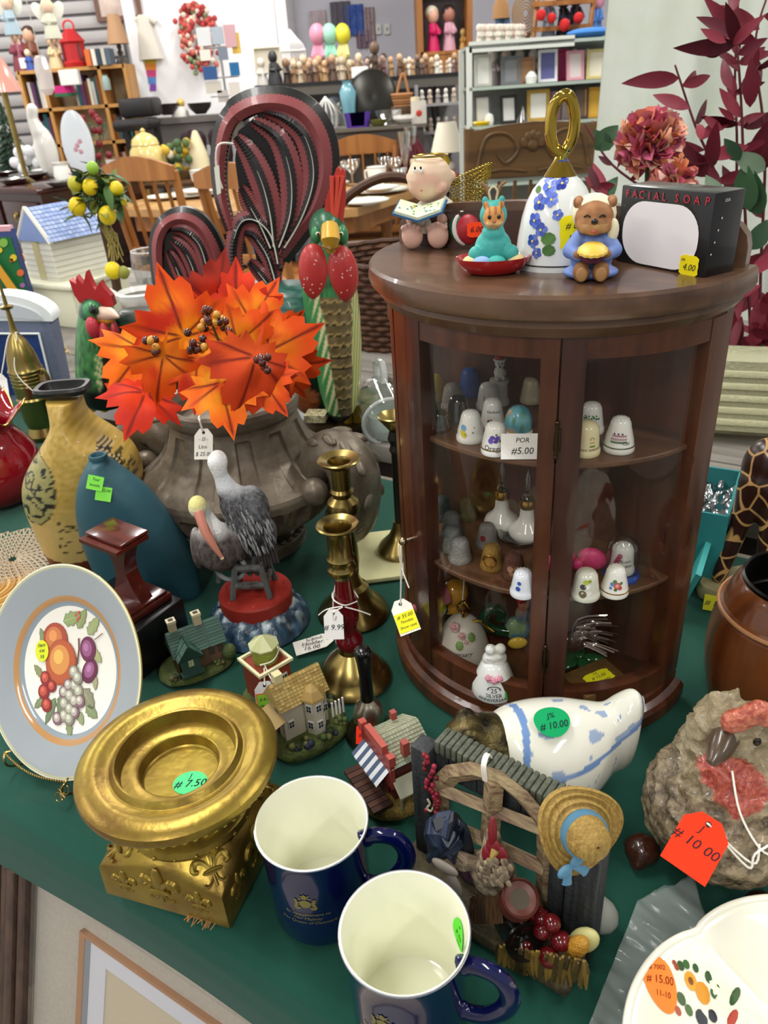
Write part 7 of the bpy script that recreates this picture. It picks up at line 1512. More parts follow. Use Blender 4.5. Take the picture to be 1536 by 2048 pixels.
# == burgundy bamboo and peonies behind the cabinet
YP=1.30
bo=VY(1490,905,YP);bo.z=BT
bamb=thing('burgundy_bamboo','artificial burgundy bamboo spray rising behind the cabinet','plant',bo)
def lance(M,L,Wd,c,par,name='leaf',bend=.25,cup=.2,rnd=False):
 n=8;m=MB();c0=C(c) if isinstance(c,str) else c
 V=[];F=[];cols=[]
 for i in range(n+1):
  t=i/n;w=(Wd*sqrt(max(0,1-(2*t**1.7-1)**2)) if rnd else Wd*sin(pi*min(1,t**.8))**.9*(1 if t<1 else 0))+.0002;z=-bend*L*t*t
  V+=[(-w,L*t,z+cup*w),(0,L*t,z),(w,L*t,z+cup*w)]
 for i in range(n):
  a=3*i;F+=[(a,a+1,a+4,a+3),(a+1,a+2,a+5,a+4)]
 m.col(c0).add(V,F,M);m.add([(x,y,z-.0007) for x,y,z in V],[tuple(reversed(f)) for f in F],M)
 return m.build(name,mat('silk_foliage',None,.5,spec=.3),par,smooth=180)
def leaf_px(x0,y0,x1,y1,Y,wd,c,par,og,tilt=0.0,bend=.15,dY=0.0):
 p,q=VY(x0,y0,Y),VY(x1,y1,Y+dY);p.z=max(p.z,BT+.03);q.z=max(q.z,BT+.012);d=q-p;L=d.length;y=d.normalized();z=(CAMP-p).normalized();x=y.cross(z).normalized();z=x.cross(y)
 M=Matrix((x,y,z)).transposed().to_4x4();M.translation=p-og;return lance(M@Matrix.Rotation(tilt,4,'Y'),L,wd/SCL(p),c,par,bend=bend)
BUR=['#5a1424','#6a1c2c','#7a2634','#4a0f1c','#862f3e']
random.seed(21)
stems=[[(1490,900),(1478,700),(1470,500),(1474,300),(1470,150),(1478,-20)],[(1510,900),(1500,640),(1490,420),(1482,200),(1470,60),(1455,-20)],[(1470,880),(1470,600),(1440,380),(1390,250),(1350,130)],[(1525,880),(1520,600),(1530,300),(1510,100),(1535,-10)],[(1450,880),(1440,640),(1400,470),(1320,400),(1225,330),(1170,250)],[(1480,880),(1500,760),(1520,700),(1545,650)]]
for s_ in stems:
 P=[(a,b2,max(0.0,c_)) for a,b2,c_ in smooth_pts([VY(x,y,YP+.02*i)-bo for i,(x,y) in enumerate(s_)],5)];MB().col('#5c1e28').tube(P,[.0035*(1-.6*i/len(P)) for i in range(len(P))],6).build('stem',V_MATTE(),bamb)
FIX=[(1475,90,1455,10),(1470,85,1440,30),(1452,85,1400,57),(1436,85,1398,92),(1440,110,1408,112),(1465,90,1520,30),(1475,110,1536,75),(1482,130,1540,90),(1465,180,1434,112),(1470,200,1450,130),(1486,190,1510,120),(1500,150,1520,100),(1470,240,1436,215),(1476,250,1402,235),(1480,235,1440,175),(1500,215,1505,120),(1446,260,1402,230),(1396,330,1352,275),(1396,330,1440,292),(1340,330,1312,300),(1380,342,1348,318),(1310,330,1244,292),(1226,330,1192,312),(1260,360,1300,335),(1210,400,1190,318),(1215,395,1172,350),(1240,420,1170,430),(1480,300,1536,280),(1500,330,1536,240),(1490,420,1440,330),(1430,345,1410,380),(1420,330,1440,420),(1230,370,1180,376),(1200,380,1172,330)]
for i,(x0,y0,x1,y1) in enumerate(FIX):leaf_px(x0,y0,x1,y1,YP+random.uniform(-.06,.06),hypot(x1-x0,y1-y0)*.15,random.choice(BUR),bamb,bo,random.uniform(-.6,.6),random.uniform(.0,.25),random.uniform(-.05,.05))
for i in range(74):
 s_=random.choice(stems[:4]+stems[5:]);k=random.random();j=min(len(s_)-2,int(k*(len(s_)-1)));f=k*(len(s_)-1)-j;x=s_[j][0]+(s_[j+1][0]-s_[j][0])*f;y=s_[j][1]+(s_[j+1][1]-s_[j][1])*f
 a=random.uniform(-.2,pi+.2);L=random.uniform(60,115);dn=-1 if y>560 else 1
 leaf_px(x,y,x+L*cos(a),y-dn*L*sin(a)*.8,YP+random.uniform(-.05,.12),L*.14,random.choice(BUR),bamb,bo,random.uniform(-.9,.9),random.uniform(0,.4),random.uniform(-.08,.08))
for i in range(60):
 x,y=random.uniform(1440,1560),random.uniform(520,820);a=random.uniform(0,2*pi);L=random.uniform(70,120)
 leaf_px(x,y,x+L*.5*cos(a),y+L*abs(sin(a)),YP+random.uniform(-.1,.15),L*.15,random.choice(BUR),bamb,bo,random.uniform(-1,1),random.uniform(0,.4),random.uniform(-.05,.05))
GRN=['#3a5a3c','#5a7a5c','#7f967c','#2f4a34']
for (x0,y0,x1,y1) in ((1480,320,1450,280),(1530,340,1470,310),(1500,420,1480,330),(1520,430,1490,340),(1200,410,1230,350),(1220,300,1190,260),(1440,420,1420,350),(1500,500,1540,440),(1500,790,1540,770),(1470,812,1530,800),(1510,700,1540,690),(1190,300,1240,250)):leaf_px(x0,y0,x1,y1,YP-.02,hypot(x1-x0,y1-y0)*.28,random.choice(GRN),bamb,bo,random.uniform(-.6,.6),.2)
def peony(cx,cy,r,Y,label,n=230,c=('#d8786a','#c85a74','#dc8e62','#b85c78','#e2a888','#d88a90','#e0b4a0')):
 p=VY(cx,cy,Y);R=r/SCL(p);t=thing('silk_peony',label,'flower',p)
 for i in range(n):
  u=(i+.5)/n;th=math.acos(1-1.75*u);ph=i*2.39996;d=Vector((sin(th)*cos(ph),-sin(th)*sin(ph)*.9,cos(th)*.85));up_=(d+Vector((random.uniform(-1,1),random.uniform(-1,1),random.uniform(-1,1)))*.42).normalized()
  lance(Matrix.Translation(d*R*.30)@up_.to_track_quat('Y','Z').to_matrix().to_4x4()@Matrix.Rotation(random.random()*6.3,4,'Y'),R*random.uniform(.55,.74),R*random.uniform(.17,.26),random.choice(c),t,'petal',random.uniform(-.3,.5),random.uniform(.3,.8),True)
 MB().col('#4a5a34').tube([(0,0,-R*.5),(.01,.02,-R*1.6),(.02,.04,BT-p.z)],.004,6).build('stem',V_MATTE(),t)
peony(1300,285,72,1.20,'large coral pink peony above the soap carton')
peony(1345,362,52,1.16,'smaller coral peony just behind the soap carton',90)
peony(1545,735,50,1.22,'crimson pink peony at the right edge among the leaves',80,('#c8304c','#d8506a','#b0243c'))
# == things on the grey plank table
def base_pt(px,py,z=BT):return G(px,py,z)
def lathe_thing(name,label,cat,px,py,rows,m_,z=BT,part='body',group=None,n=40):
 g=G(px,py,z);t=thing(name,label,cat,(g.x,g.y,z),0,group);pr=[(r,max(0,zz-z)) for r,zz in LP(g.x,g.y,rows)]
 MB().lathe(pr,n).build(part,m_,t,smooth=45);return g,t,pr
 # white storage box that carries the ceramic house
hb0=G(140,655,BT);sbx=thing('white_storage_box','cream plastic box under the blue-roofed ceramic house','box',(hb0.x-.02,hb0.y+.12,BT),radians(-30))
MB().box(0,0,.05,.25,.20,.10,b=.006).build('box_body',mat('cream_plastic','#dbdac0',.45),sbx,smooth=30);MB().box(0,0,.107,.27,.22,.014,b=.005).build('box_lid',mat('cream_plastic'),sbx,smooth=30)
ch=thing('ceramic_house','white ceramic house with a blue shingled roof','cookie jar',(hb0.x-.005,hb0.y+.125,BT+.1145),radians(54));
WH=mat('white_ceramic','#e4e2d4',.25,bump=(60,.1))
MB().box(0,0,.05,.17,.13,.10).build('wall',WH,ch,smooth=0)
for i in range(7):MB().box(0,0,.008+.014*i,.172,.132,.0018).build('siding_board',mat('siding_line','#c9c6b4',.4),ch,smooth=0)
MB().prism([(-.065,.10),(.065,.10),(0,.175)],.17,T(0,0,0,rz=pi/2)).build('gable',mat('blue_ceramic','#6f86b8',.3),ch,smooth=0)
for s in (-1,1):
 for e in (-1,1):MB().tube([(e*.087,s*.072,.094),(e*.087,0,.178)],.006,6).build('gable_trim',WH,ch)
shingle_roof(ch,.165,.135,.098,.080,'#7f96c8','#a8b8dc',Matrix.Identity(4),9,over=.008,cols=14)
MB().box(-.0865,0,.055,.003,.024,.10).build('tape_strip',mat('tape','#c8bd8c',.4),ch,smooth=0)
# picture book
bk=thing('picture_book','green picture book with flowers leaning at the left edge','book',(0,0,0));YB=2.02
slab_px([(-60,462),(22,458),(62,590),(-30,600)],YB,.022).build('book_block',mat('book_blue','#3a4a7c',.5),bk,smooth=0)
slab_px([(-60,478),(22,474),(58,588),(-30,598)],YB,.002,.002).build('cover',mat('book_green','#1f6a38',.4),bk,smooth=0)
slab_px([(-60,455),(18,452),(22,462),(-60,466)],YB,.022,.001).build('pink_edge',mat('book_pink','#d8a0a8',.5),bk,smooth=0)
for (x,y,r,c) in ((28,515,7,'#e0c22c'),(42,545,7,'#d86a34'),(24,520,4,'#b05020'),(46,570,5,'#a86ab0'),(8,485,9,'#7fb04a'),(0,500,6,'#e0c22c')):slab_px([(x+r*cos(a),y+r*sin(a)) for a in [2*pi*i/10 for i in range(10)]],YB,.0015,.0045).build('cover_flower',mat('flower_'+c,c,.5),bk,smooth=0)
slab_px([(-20,512),(-8,508),(50,590),(34,594)],YB,.004,.02).build('yellow_ruler',mat('ruler_yellow','#d89a2c',.5),bk,smooth=0)
# fluted cup with a little flower
g,t,pr=lathe_thing('fluted_cup','small cream fluted cup with an orange flower','cup',80,592,[(592,17),(585,17),(560,19),(545,20),(543,17)],mat('cream_cup','#dcdabf',.3))
zt=pr[-1][1];MB().col('#d8642a').ell(-.01,0,zt+.045,.014,.012,.010).build('orange_flower',V_SATIN(),t);MB().col('#e8e6dc').ell(.0,0,zt+.018,.024,.022,.018).build('paper_wrap',V_MATTE(),t)
for i in range(10):a=2*pi*i/10;MB().tube([(pr[0][0]*cos(a)*1.01,pr[0][0]*sin(a)*1.01,.012),(pr[3][0]*cos(a)*1.0,pr[3][0]*sin(a)*1.0,pr[3][1]-.006)],.0034,6).build('flute',mat('cream_cup'),t)
# lemon topiary
lg=G(246,650,BT);lt=thing('lemon_topiary','little lemon tree topiary with yellow lemons','topiary',(lg.x,lg.y,BT));LO=Vector((lg.x,lg.y,BT));YL=lg.y
def LV_(x,y,d=0.0):return VY(x,y,YL-d)-LO
MB().col('#4a3420').tube(smooth_pts([LV_(238,600),LV_(224,520),LV_(212,470),LV_(203,430)],4),.012,8).build('trunk',V_MATTE(),lt)
random.seed(5)
for i in range(90):
 a,r=random.random()*2*pi,random.random()**.5;x,y=192+52*r*cos(a),392+54*r*sin(a);p=LV_(x,y,random.uniform(-.05,.08));d=Vector((random.uniform(-1,1),random.uniform(-1,.2),random.uniform(-.6,1))).normalized()
 M=Matrix.Translation(p)@d.to_track_quat('Y','Z').to_matrix().to_4x4();lance(M,random.uniform(.035,.06),.010,random.choice(['#2f5a2c','#4a6a34','#6a7a3a','#24481f','#8a8a4c']),lt,cup=.4)
for (x,y,r,c) in ((180,374,15,'#e0c414'),(155,413,17,'#dcc012'),(215,431,17,'#e0c814'),(233,378,14,'#d8c018'),(150,368,14,'#b8b02c'),(226,541,16,'#e2ca14'),(185,336,12,'#8fb83c'),(248,404,6,'#d8c428'),(247,545,12,'#8a8a34')):
 p=LV_(x,y,.07);s=SCL(p+LO);MB().col(c).ell(p.x,p.y,p.z,r/s,r/s,r/s*1.08,n=16,k=10).build('lemon',V_SATIN(),lt)
for i in range(14):a=LV_(205+random.uniform(-10,14),440+random.random()*20,.03);b2=LV_(225+random.uniform(-10,25),470+random.random()*60,.04);MB().col('#a89a54').tube([a,(a+b2)/2+Vector((.01,0,0)),b2],.0014,4).build('raffia',V_MATTE(),lt)
# white transfer-print pitcher
pg_=G(300,680,BT);pt=thing('transfer_pitcher','white pitcher with brown printed scenes and a looped handle','pitcher',(pg_.x,pg_.y,BT));pr=[(max(r,.001),max(0,z-BT)) for r,z in LP(pg_.x,pg_.y,[(690,30),(684,32),(660,36),(630,39),(605,42),(590,45),(583,47),(580,43),(590,38)])]
prf=prof_r(pr[:7]);MB().olathe([(.001,0)]+pr,48).build('pitcher_body',mat('pitcher_glaze',None,.15,coat=.4),pt,smooth=60,colv=lambda x,y,z,n:C('#e6e6e0') if z>pr[4][1] else mixc(C('#8a7a72'),C('#d4cdc4'),.5+1.2*mnoise.noise(Vector((x*60,y*60,z*70)))))
hr=pr[4][0];MB().tube(smooth_pts([(-hr*.9,-.01,pr[5][1]-.004),(-hr*1.5,-.015,pr[6][1]+.01),(-hr*2.1,-.02,pr[6][1]-.006),(-hr*2.2,-.02,pr[4][1]-.02),(-hr*1.6,-.015,pr[3][1]-.03),(-hr*.85,-.008,pr[2][1])],6),.009,10).build('handle',mat('white_ceramic'),pt)
# clear glasses behind it
CG=glass('clear_glass','#e9ecec',.08,.65)
for (x,y,rows,lb_) in ((310,560,[(560,34),(556,36),(530,40),(505,38),(500,36)],'short clear glass jar behind the pitcher'),(352,590,[(590,18),(586,18),(582,5),(560,5),(548,22),(520,26),(500,25)],'clear stemmed glass beside the small rooster tail')):
 g,t,pr=lathe_thing('glass_vessel',lb_,'glass',x,y,rows,CG,part='glass_body')
 MB().tube([(pr[-1][0]*cos(a),pr[-1][0]*sin(a),pr[-1][1]) for a in [2*pi*i/32 for i in range(32)]],.0016,6,closed=True).build('rim',mat('pale_rim','#dfe2e2',.1),t)  # solid pale ring around the mouth of the clear glass
 # shell ornament and crystal trinkets
g=G(122,722,BT);t=thing('shell_ornament','tan scallop shell ornament beside the blue frame','ornament',(g.x,g.y,BT),radians(-20))
for i in range(9):a=-1.1+2.2*i/8;MB().col('#b8a074' if i%2 else '#cdb88c').tube([(0,0,.006),(.022*sin(a),-.006,.012+.022*cos(a)),(.036*sin(a),-.002,.008+.036*cos(a))],[.002,.005,.0055],6).build('shell_rib',V_SATIN(),t)
for i,(x,y,lb_) in enumerate(((136,748,'cut crystal trinket near the shell, upper one'),(148,770,'cut crystal trinket near the shell, lower one'))):
 g=G(x,y,0);tag(MB().lathe([(.012,0),(.016,.006),(.010,.012),(.018,.022),(.012,.03),(0,.032)],8).build('crystal_trinket',glass('cut_crystal','#dfe3e6',.25,.8,.05),loc=(g.x,g.y,.0),smooth=0),lb_,'ornament')
 # clear mug lying on its side by the cabinet
g=G(762,862,BT);t=thing('glass_mug','clear glass mug tipped on its side left of the cabinet','mug',(g.x+.005,g.y,BT+.045),radians(10));M=T(0,0,0,rx=radians(100))
MB().olathe([(.001,-.04),(.034,-.04),(.040,-.03),(.042,.05),(.040,.052),(.037,.05),(.035,-.03),(.001,-.034)],40,M).build('mug_glass',glass('mug_glass','#e4e8e6',.14,.7),t,smooth=50);MB().tube([M@Vector((.042*cos(a),.042*sin(a),.051)) for a in [2*pi*i/40 for i in range(40)]],.0032,8,closed=True).build('mug_rim',mat_film('rim_glass','#dfe4e2',.6),t);MB().tube(smooth_pts([(0,.03,.040),(0,.03,.066),(.004,.0,.07),(.004,-.01,.042)],5),.006,8).build('handle',mat_film('rim_glass'),t)
g=G(775,900,BT);tag(MB().lathe([(.010,0),(.024,.004),(.032,.02),(.034,.045),(.032,.045),(.028,.02),(0,.008)],32).build('frosted_bowl',mat_film('frosted','#d5ddd6',.55,.3),loc=(g.x+.004,g.y+.05,BT)),'small frosted glass bowl tucked behind the dark candlestick','bowl')
# wicker basket with berry cloth
wg_=Vector((.06,1.75,BT));wk=thing('wicker_basket','dark wicker basket with a berry-print cloth behind the big rooster','basket',wg_)
for k_ in range(16):
 z=.012*k_;r=.125+.0018*k_;MB().col('#4a2c18' if k_%2 else '#5a3820').tube([((r+.004*(1 if (i+k_)%2 else -1))*cos(2*pi*i/44),(r+.004*(1 if (i+k_)%2 else -1))*sin(2*pi*i/44),z+.006) for i in range(44)],.0062,6,closed=True).build('weave',mat('wicker',None,.6),wk)
MB().tube(smooth_pts([(-.15,0,.19),(-.11,0,.29),(0,0,.34),(.11,0,.29),(.15,0,.19)],6),.010,8).build('hoop_handle',mat('wicker_dark','#4a2c18',.6),wk)
MB().lathe([(0,.0),(.12,.0),(.12,.01),(0,.01)],30).build('basket_floor',mat('wicker_dark'),wk)
b=MB();
for i in range(60):a,r=random.random()*6.28,.10*random.random()**.5;b.col('#a8283c').ell(r*cos(a),r*sin(a)-.02,.10+.02*random.random(),.010,n=7,k=5)
b.build('berry_print_cloth',V_CLOTH(),wk)['kind']='stuff'
# == the shop beyond: furniture first
random.seed(99)
ORDW='first second third fourth fifth sixth seventh eighth ninth tenth eleventh twelfth thirteenth fourteenth fifteenth sixteenth seventeenth eighteenth nineteenth twentieth twenty-first twenty-second twenty-third twenty-fourth'.split()
OAK=mat('honey_oak','#a9713a',.4,wood=(14,'#8a5426',2));OAKD=mat('dark_oak','#5c3c1e',.45,wood=(16,'#3f2812',2));CHERRY=mat('dark_cherry','#3a1612',.25,coat=.3,wood=(14,'#260c0a',0));PINE=mat('pine_shelf','#c08e4e',.5,wood=(10,'#a87638',2))
def slat_chair(loc,rz,label,m_=OAK,w=.44,h=1.0,n=5):
 t=thing('dining_chair',label,'chair',loc,rz,'slat-back dining chairs around the oak table')
 MB().box(0,.0,.45,w,.42,.035,b=.012).build('seat',m_,t,smooth=40)
 for sx in (-1,1):
  MB().tube([(sx*(w/2-.03),-.17,0),(sx*(w/2-.03),-.17,.44)],.019,8).build('leg',m_,t)
  MB().tube([(sx*(w/2-.03),.19,0),(sx*(w/2-.02),.19,.45),(sx*(w/2-.005),.27,h-.06)],.021,8).build('back_post',m_,t)
 P=[];K=12
 rings=[[(-w/2-.005+(w+.01)*i/K,.275+.02*sin(pi*i/K),h-.10),(-w/2-.005+(w+.01)*i/K,.30+.02*sin(pi*i/K),h-.10),(-w/2-.005+(w+.01)*i/K,.30+.02*sin(pi*i/K),h-.035+.05*sin(pi*i/K)),(-w/2-.005+(w+.01)*i/K,.275+.02*sin(pi*i/K),h-.035+.05*sin(pi*i/K))] for i in range(K+1)]
 MB().loft(rings).build('top_rail',m_,t,smooth=40);MB().box(0,.215,.56,w-.06,.022,.05,b=.006).build('lower_rail',m_,t,smooth=40)
 for i in range(n):x=(i-(n-1)/2)*(w-.13)/(n-1);MB().tube([(x,.218,.57),(x*1.06,.285,h-.09)],.016,6,flat=.45).build('slat',m_,t)
 for sx in (-1,1):MB().tube([(sx*(w/2-.03),-.17,.2),(sx*(w/2-.03),.19,.2)],.011,6).build('stretcher',m_,t)
 return t
p=VY(272,318,4.35);slat_chair((p.x+.12,p.y+.25,FL),radians(155),'oak slat-back chair nearest the dark sideboard, left of the roosters',h=p.z-FL)
p=VY(462,330,3.95);slat_chair((p.x+.14,p.y+.24,FL),radians(150),'oak slat-back chair half hidden by the big rooster tail',h=p.z-FL)
p=VY(725,262,5.5);slat_chair((p.x,p.y-.28,FL),radians(2),'oak slat-back chair at the far side of the laid table')
# octagonal-cornered oak dining table
dt=thing('dining_table','long oak dining table laid with china and glasses','table',(-.1,4.03,FL),atan2(.866,.5))
oc=[(0.0,.16),(.14,0),(1.0,0),(1.12,.14),(1.12,1.56),(1.0,1.7),(.14,1.7),(0,1.56)]
def xyprism(pts,z0,z1):
 n=len(pts);m=MB();m.add([(x,y,z0) for x,y in pts]+[(x,y,z1) for x,y in pts],[tuple(reversed(range(n))),tuple(range(n,2*n))]+[(i,(i+1)%n,n+(i+1)%n,n+i) for i in range(n)]);return m
xyprism(oc,.71,.75).build('table_top',mat('oak_top','#c39a66',.3,wood=(8,'#a87c48',0)),dt,smooth=0);xyprism([(x*.94+.06,y*.9+.06) for x,y in oc],.62,.71).build('apron',OAK,dt,smooth=0)
for x in (.22,.9):
 for y in (.25,1.45):MB().lathe([(.05,0),(.035,.1),(.05,.3),(.03,.5),(.05,.62)],12,T(x,y,0)).build('leg',OAK,dt)
 # low spoon-back chairs just behind the big rooster
for i,(x,y,Yc,lb_) in enumerate(((745,470,3.15,'bentwood chair with a rounded brown back, left of the cabinet'),(735,500,2.62,'nearer bentwood chair with a curved top rail beside the rooster'))):
 p=VY(x,y,Yc);t=thing('bentwood_chair',lb_,'chair',(p.x,p.y,FL),radians(170));h=p.z-FL
 MB().tube(smooth_pts([(-.19,.1,.45),(-.21,.16,h-.12),(-.12,.2,h-.02),(0,.21,h),(.12,.2,h-.02),(.21,.16,h-.12),(.19,.1,.45)],6),.018,8).build('back_hoop',OAKD,t);MB().tube(smooth_pts([(-.2,.15,h-.16),(0,.19,h-.10),(.2,.15,h-.16)],6),.016,8).build('back_rail',OAKD,t)
 MB().lathe([(0,.43),(.2,.43),(.21,.445),(.2,.46),(0,.465)],28).build('seat',OAKD,t)
 for a in (.8,2.3,3.9,5.5):MB().tube([(.16*cos(a),.16*sin(a),.43),(.2*cos(a),.2*sin(a),0)],.016,8).build('leg',OAKD,t)
 # pressed-back chair behind the bell
p=VY(1065,250,2.9);pc_=thing('pressback_chair','dark oak chair with a carved pressed back and turned spindles','chair',(p.x,p.y,FL),radians(-4));h=p.z-FL
MB().prism([(-.22,h-.16),(.22,h-.16),(.215,h-.01),(.12,h+.005),(0,h+.012),(-.12,h+.005),(-.215,h-.01)],.022,T(0,-.01,0)).build('carved_rail',mat('pressed_oak','#6a4c2a',.4,wood=(30,'#4c341a',0)),pc_,smooth=30)
for s in (-1,1):
 MB().tube([(s*.215,0,0),(s*.215,.0,h+.0)],.018,8).build('back_post',mat('pressed_oak'),pc_)
 MB().tube(smooth_pts([(s*.19,-.024,h-.13),(s*.16,-.026,h-.03),(s*.09,-.026,h-.02),(s*.05,-.026,h-.07),(s*.09,-.026,h-.11),(s*.12,-.026,h-.08)],6),.006,6).build('carved_scroll',mat('pressed_oak'),pc_)
 MB().tube(smooth_pts([(s*.02,-.024,h-.14),(s*.10,-.026,h-.13),(s*.17,-.024,h-.14)],5),.005,6).build('carved_line',mat('pressed_oak'),pc_)
for i in range(5):a=.3+2.5*i/4;MB().ell(.03*cos(a),-.024,h-.06+.03*sin(a),.014,.006,.018,n=10,k=6).build('carved_leaf',mat('pressed_oak'),pc_)
MB().ell(0,-.024,h-.06,.02,.008,.02,n=12,k=6).build('carved_boss',mat('pressed_oak'),pc_)
for i in range(7):x=-.165+.055*i;MB().lathe([(.007,0),(.011,.08),(.007,.12),(.010,.2),(.006,.27)],10,T(x,0,h-.44)).build('spindle',mat('pressed_oak'),pc_)
MB().box(0,-.2,.45,.46,.42,.03,b=.01).build('seat',mat('pressed_oak'),pc_,smooth=30)
for s in (-1,1):MB().tube([(s*.19,-.38,0),(s*.19,-.36,.44)],.018,8).build('front_leg',mat('pressed_oak'),pc_)
# dark cherry sideboard
sbp=G(80,380,.12);sd_=thing('sideboard','dark cherry sideboard with brass pulls at the left','sideboard',(-2.38,5.27,FL),atan2(4.53-5.14,-1.43+2.21))
MB().box(0,.37,.43,1.30,.74,.84).build('carcass',CHERRY,sd_,smooth=0);MB().box(0,.36,.865,1.38,.80,.03,b=.01).build('top',mat('cherry_top','#3c1a16',.15,coat=.4),sd_,smooth=30)
for i in range(3):
 x=-.42+.42*i;d_=MB().box(x,-.005,.72,.38,.022,.17,b=.008).build('drawer',CHERRY,sd_,smooth=30)
 MB().tube(smooth_pts([(x-.05,-.03,.73),(x-.03,-.045,.705),(x+.03,-.045,.705),(x+.05,-.03,.73)],4),.006,6).ell(x-.05,-.02,.73,.018,.006,.018,n=10,k=6).ell(x+.05,-.02,.73,.018,.006,.018,n=10,k=6).build('pull',BRASS,d_)
 d2=MB().box(x,-.005,.34,.38,.022,.52,b=.008).build('door',CHERRY,sd_,smooth=30);MB().box(x,-.02,.34,.27,.012,.38,b=.008).build('door_panel',CHERRY,d2,smooth=30)
 # == generic small wares, sized from the photograph at their distance
def place(px,py,Y):return VY(px,py,Y)
def ware(name,label,cat,px,py,Y,prof,m_,group=None,n=20,smooth=45):
 """prof in px: (half width, height above base)"""
 p=place(px,py,Y);s=SCL(p);return tag(MB().lathe([(a/s,b2/s) for a,b2 in prof],n).build(name,m_,loc=p,smooth=smooth),label,cat,group)
CHINA=mat('table_china','#e9e8e2',.15,coat=.4);CRYS=glass('goblet_glass','#eef0f0',.10,.7)
def on_dt(px,py):return G(px,py,.001)
def plate(px,py,r,label,z=.001,m_=CHINA,rim='#9a9a6c'):
 p=G(px,py,z);s=SCL(p);t=thing('dinner_plate',label,'plate',p,0,'china laid on the dining table');R=r/s
 MB().lathe([(0,0),(R*.6,0),(R*.7,.006),(R,.018),(R,.021),(R*.72,.010),(R*.62,.006),(0,.005)],36).build('plate_body',m_,t,smooth=50);MB().col(rim).tube([(R*.97*cos(a),R*.97*sin(a),.0205) for a in [2*pi*i/36 for i in range(36)]],.0016,5,closed=True).build('rim_line',V_GLOSS(),t)
for (x,y,r,lb_) in ((757,385,62,'large stacked dinner plate nearest the table corner'),(757,381,44,'smaller salad plate on the corner dinner plate'),(390,392,62,'wide shallow dish at the left end of the laid table'),(400,386,46,'soup plate on the wide dish at the left end'),(345,372,34,'saucer with blue rim beside the oak chair'),(660,372,40,'dinner plate half behind the rooster tail'),(730,408,50,'white placemat plate at the near corner of the table'),(330,398,40,'small plate seen through the near oak chair slats'),(430,372,40,'side plate left of the rooster tail')):
 plate(x,y,r,lb_,.001+(.022 if 'on the' in lb_ else 0))
def cup(px,py,w,h,label,z=.001,Y=None,m_=CHINA,band='#8a8a78'):
 p=G(px,py,z) if Y is None else VY(px,py,Y);s=SCL(p);t=thing('tea_cup',label,'cup',p,random.uniform(0,6),'tea cups on the tables');w,h=w/s,h/s
 MB().lathe([(w*.55,0),(w*.6,.004),(w*.92,h*.5),(w,h),(w*.94,h),(w*.85,h*.5),(0,h*.12)],28).build('cup_body',m_,t,smooth=50);MB().tube(smooth_pts([(w*.9,0,h*.8),(w*1.5,0,h*.75),(w*1.4,0,h*.3),(w*.8,0,h*.25)],5),w*.09,6).build('handle',m_,t);MB().col(band).tube([(w*1.0*cos(a),w*1.0*sin(a),h*.95) for a in [2*pi*i/28 for i in range(28)]],.0016,5,closed=True).build('gilt_band',V_GLOSS(),t)
for (x,y,w,h,lb_) in ((755,372,20,36,'white cup stacked on the corner dinner plates'),(404,374,20,32,'white tea cup on the left soup plate'),(345,338,18,26,'pale cup beside the yellow ginger jar'),(340,365,16,30,'blue transferware cup by the oak chair'),(378,345,15,24,'small white cup behind the chair'),(650,330,16,26,'white cup by the far oak chair')):cup(x,y,w,h,lb_,.012,None,mat('blue_ware','#5c76a8',.2) if 'blue' in lb_ else CHINA)
FL_=[(10,0),(10,1),(1.6,3),(1.4,16),(2.4,20),(8,44),(11,74),(10,74),(7,46),(1,24)]
for (x,y,k_,lb_) in ((812,362,1.2,'tall champagne flute, left of the pair'),(824,356,1.25,'tall champagne flute, right of the pair')):ware('champagne_flute',lb_,'glass',x,y,G(x,y,0).y,[(a*k_,b2*k_) for a,b2 in FL_],CRYS)
CO=[(12,0),(12,1),(1.6,3),(1.5,20),(6,26),(16,36),(19,48),(18,48),(14,37),(2,28)]
for (x,y,k_,lb_) in ((770,362,.9,'clear coupe glass beside the flutes'),(790,366,.95,'clear wine goblet in front of the flutes'),(700,352,.9,'pale pink goblet by the rooster tail'),(706,372,1.0,'clear goblet nearest the rooster tail'),(686,340,.9,'tall pink-stemmed goblet behind the tail'),(730,345,.9,'clear goblet beside the far oak chair'),(752,352,1.0,'wide clear goblet behind the corner plates'),(680,372,.9,'short goblet half behind the rooster comb'),(802,378,.8,'low goblet at the table corner'),(365,350,.8,'clear goblet between the two near oak chairs'),(420,352,.8,'clear goblet left of the rooster tail')):ware('goblet',lb_,'glass',x,y,G(x,y,0).y,[(a*k_,b2*k_) for a,b2 in CO],glass('pink_goblet','#e8c8cc',.12,.6) if 'pink' in lb_ else CRYS)
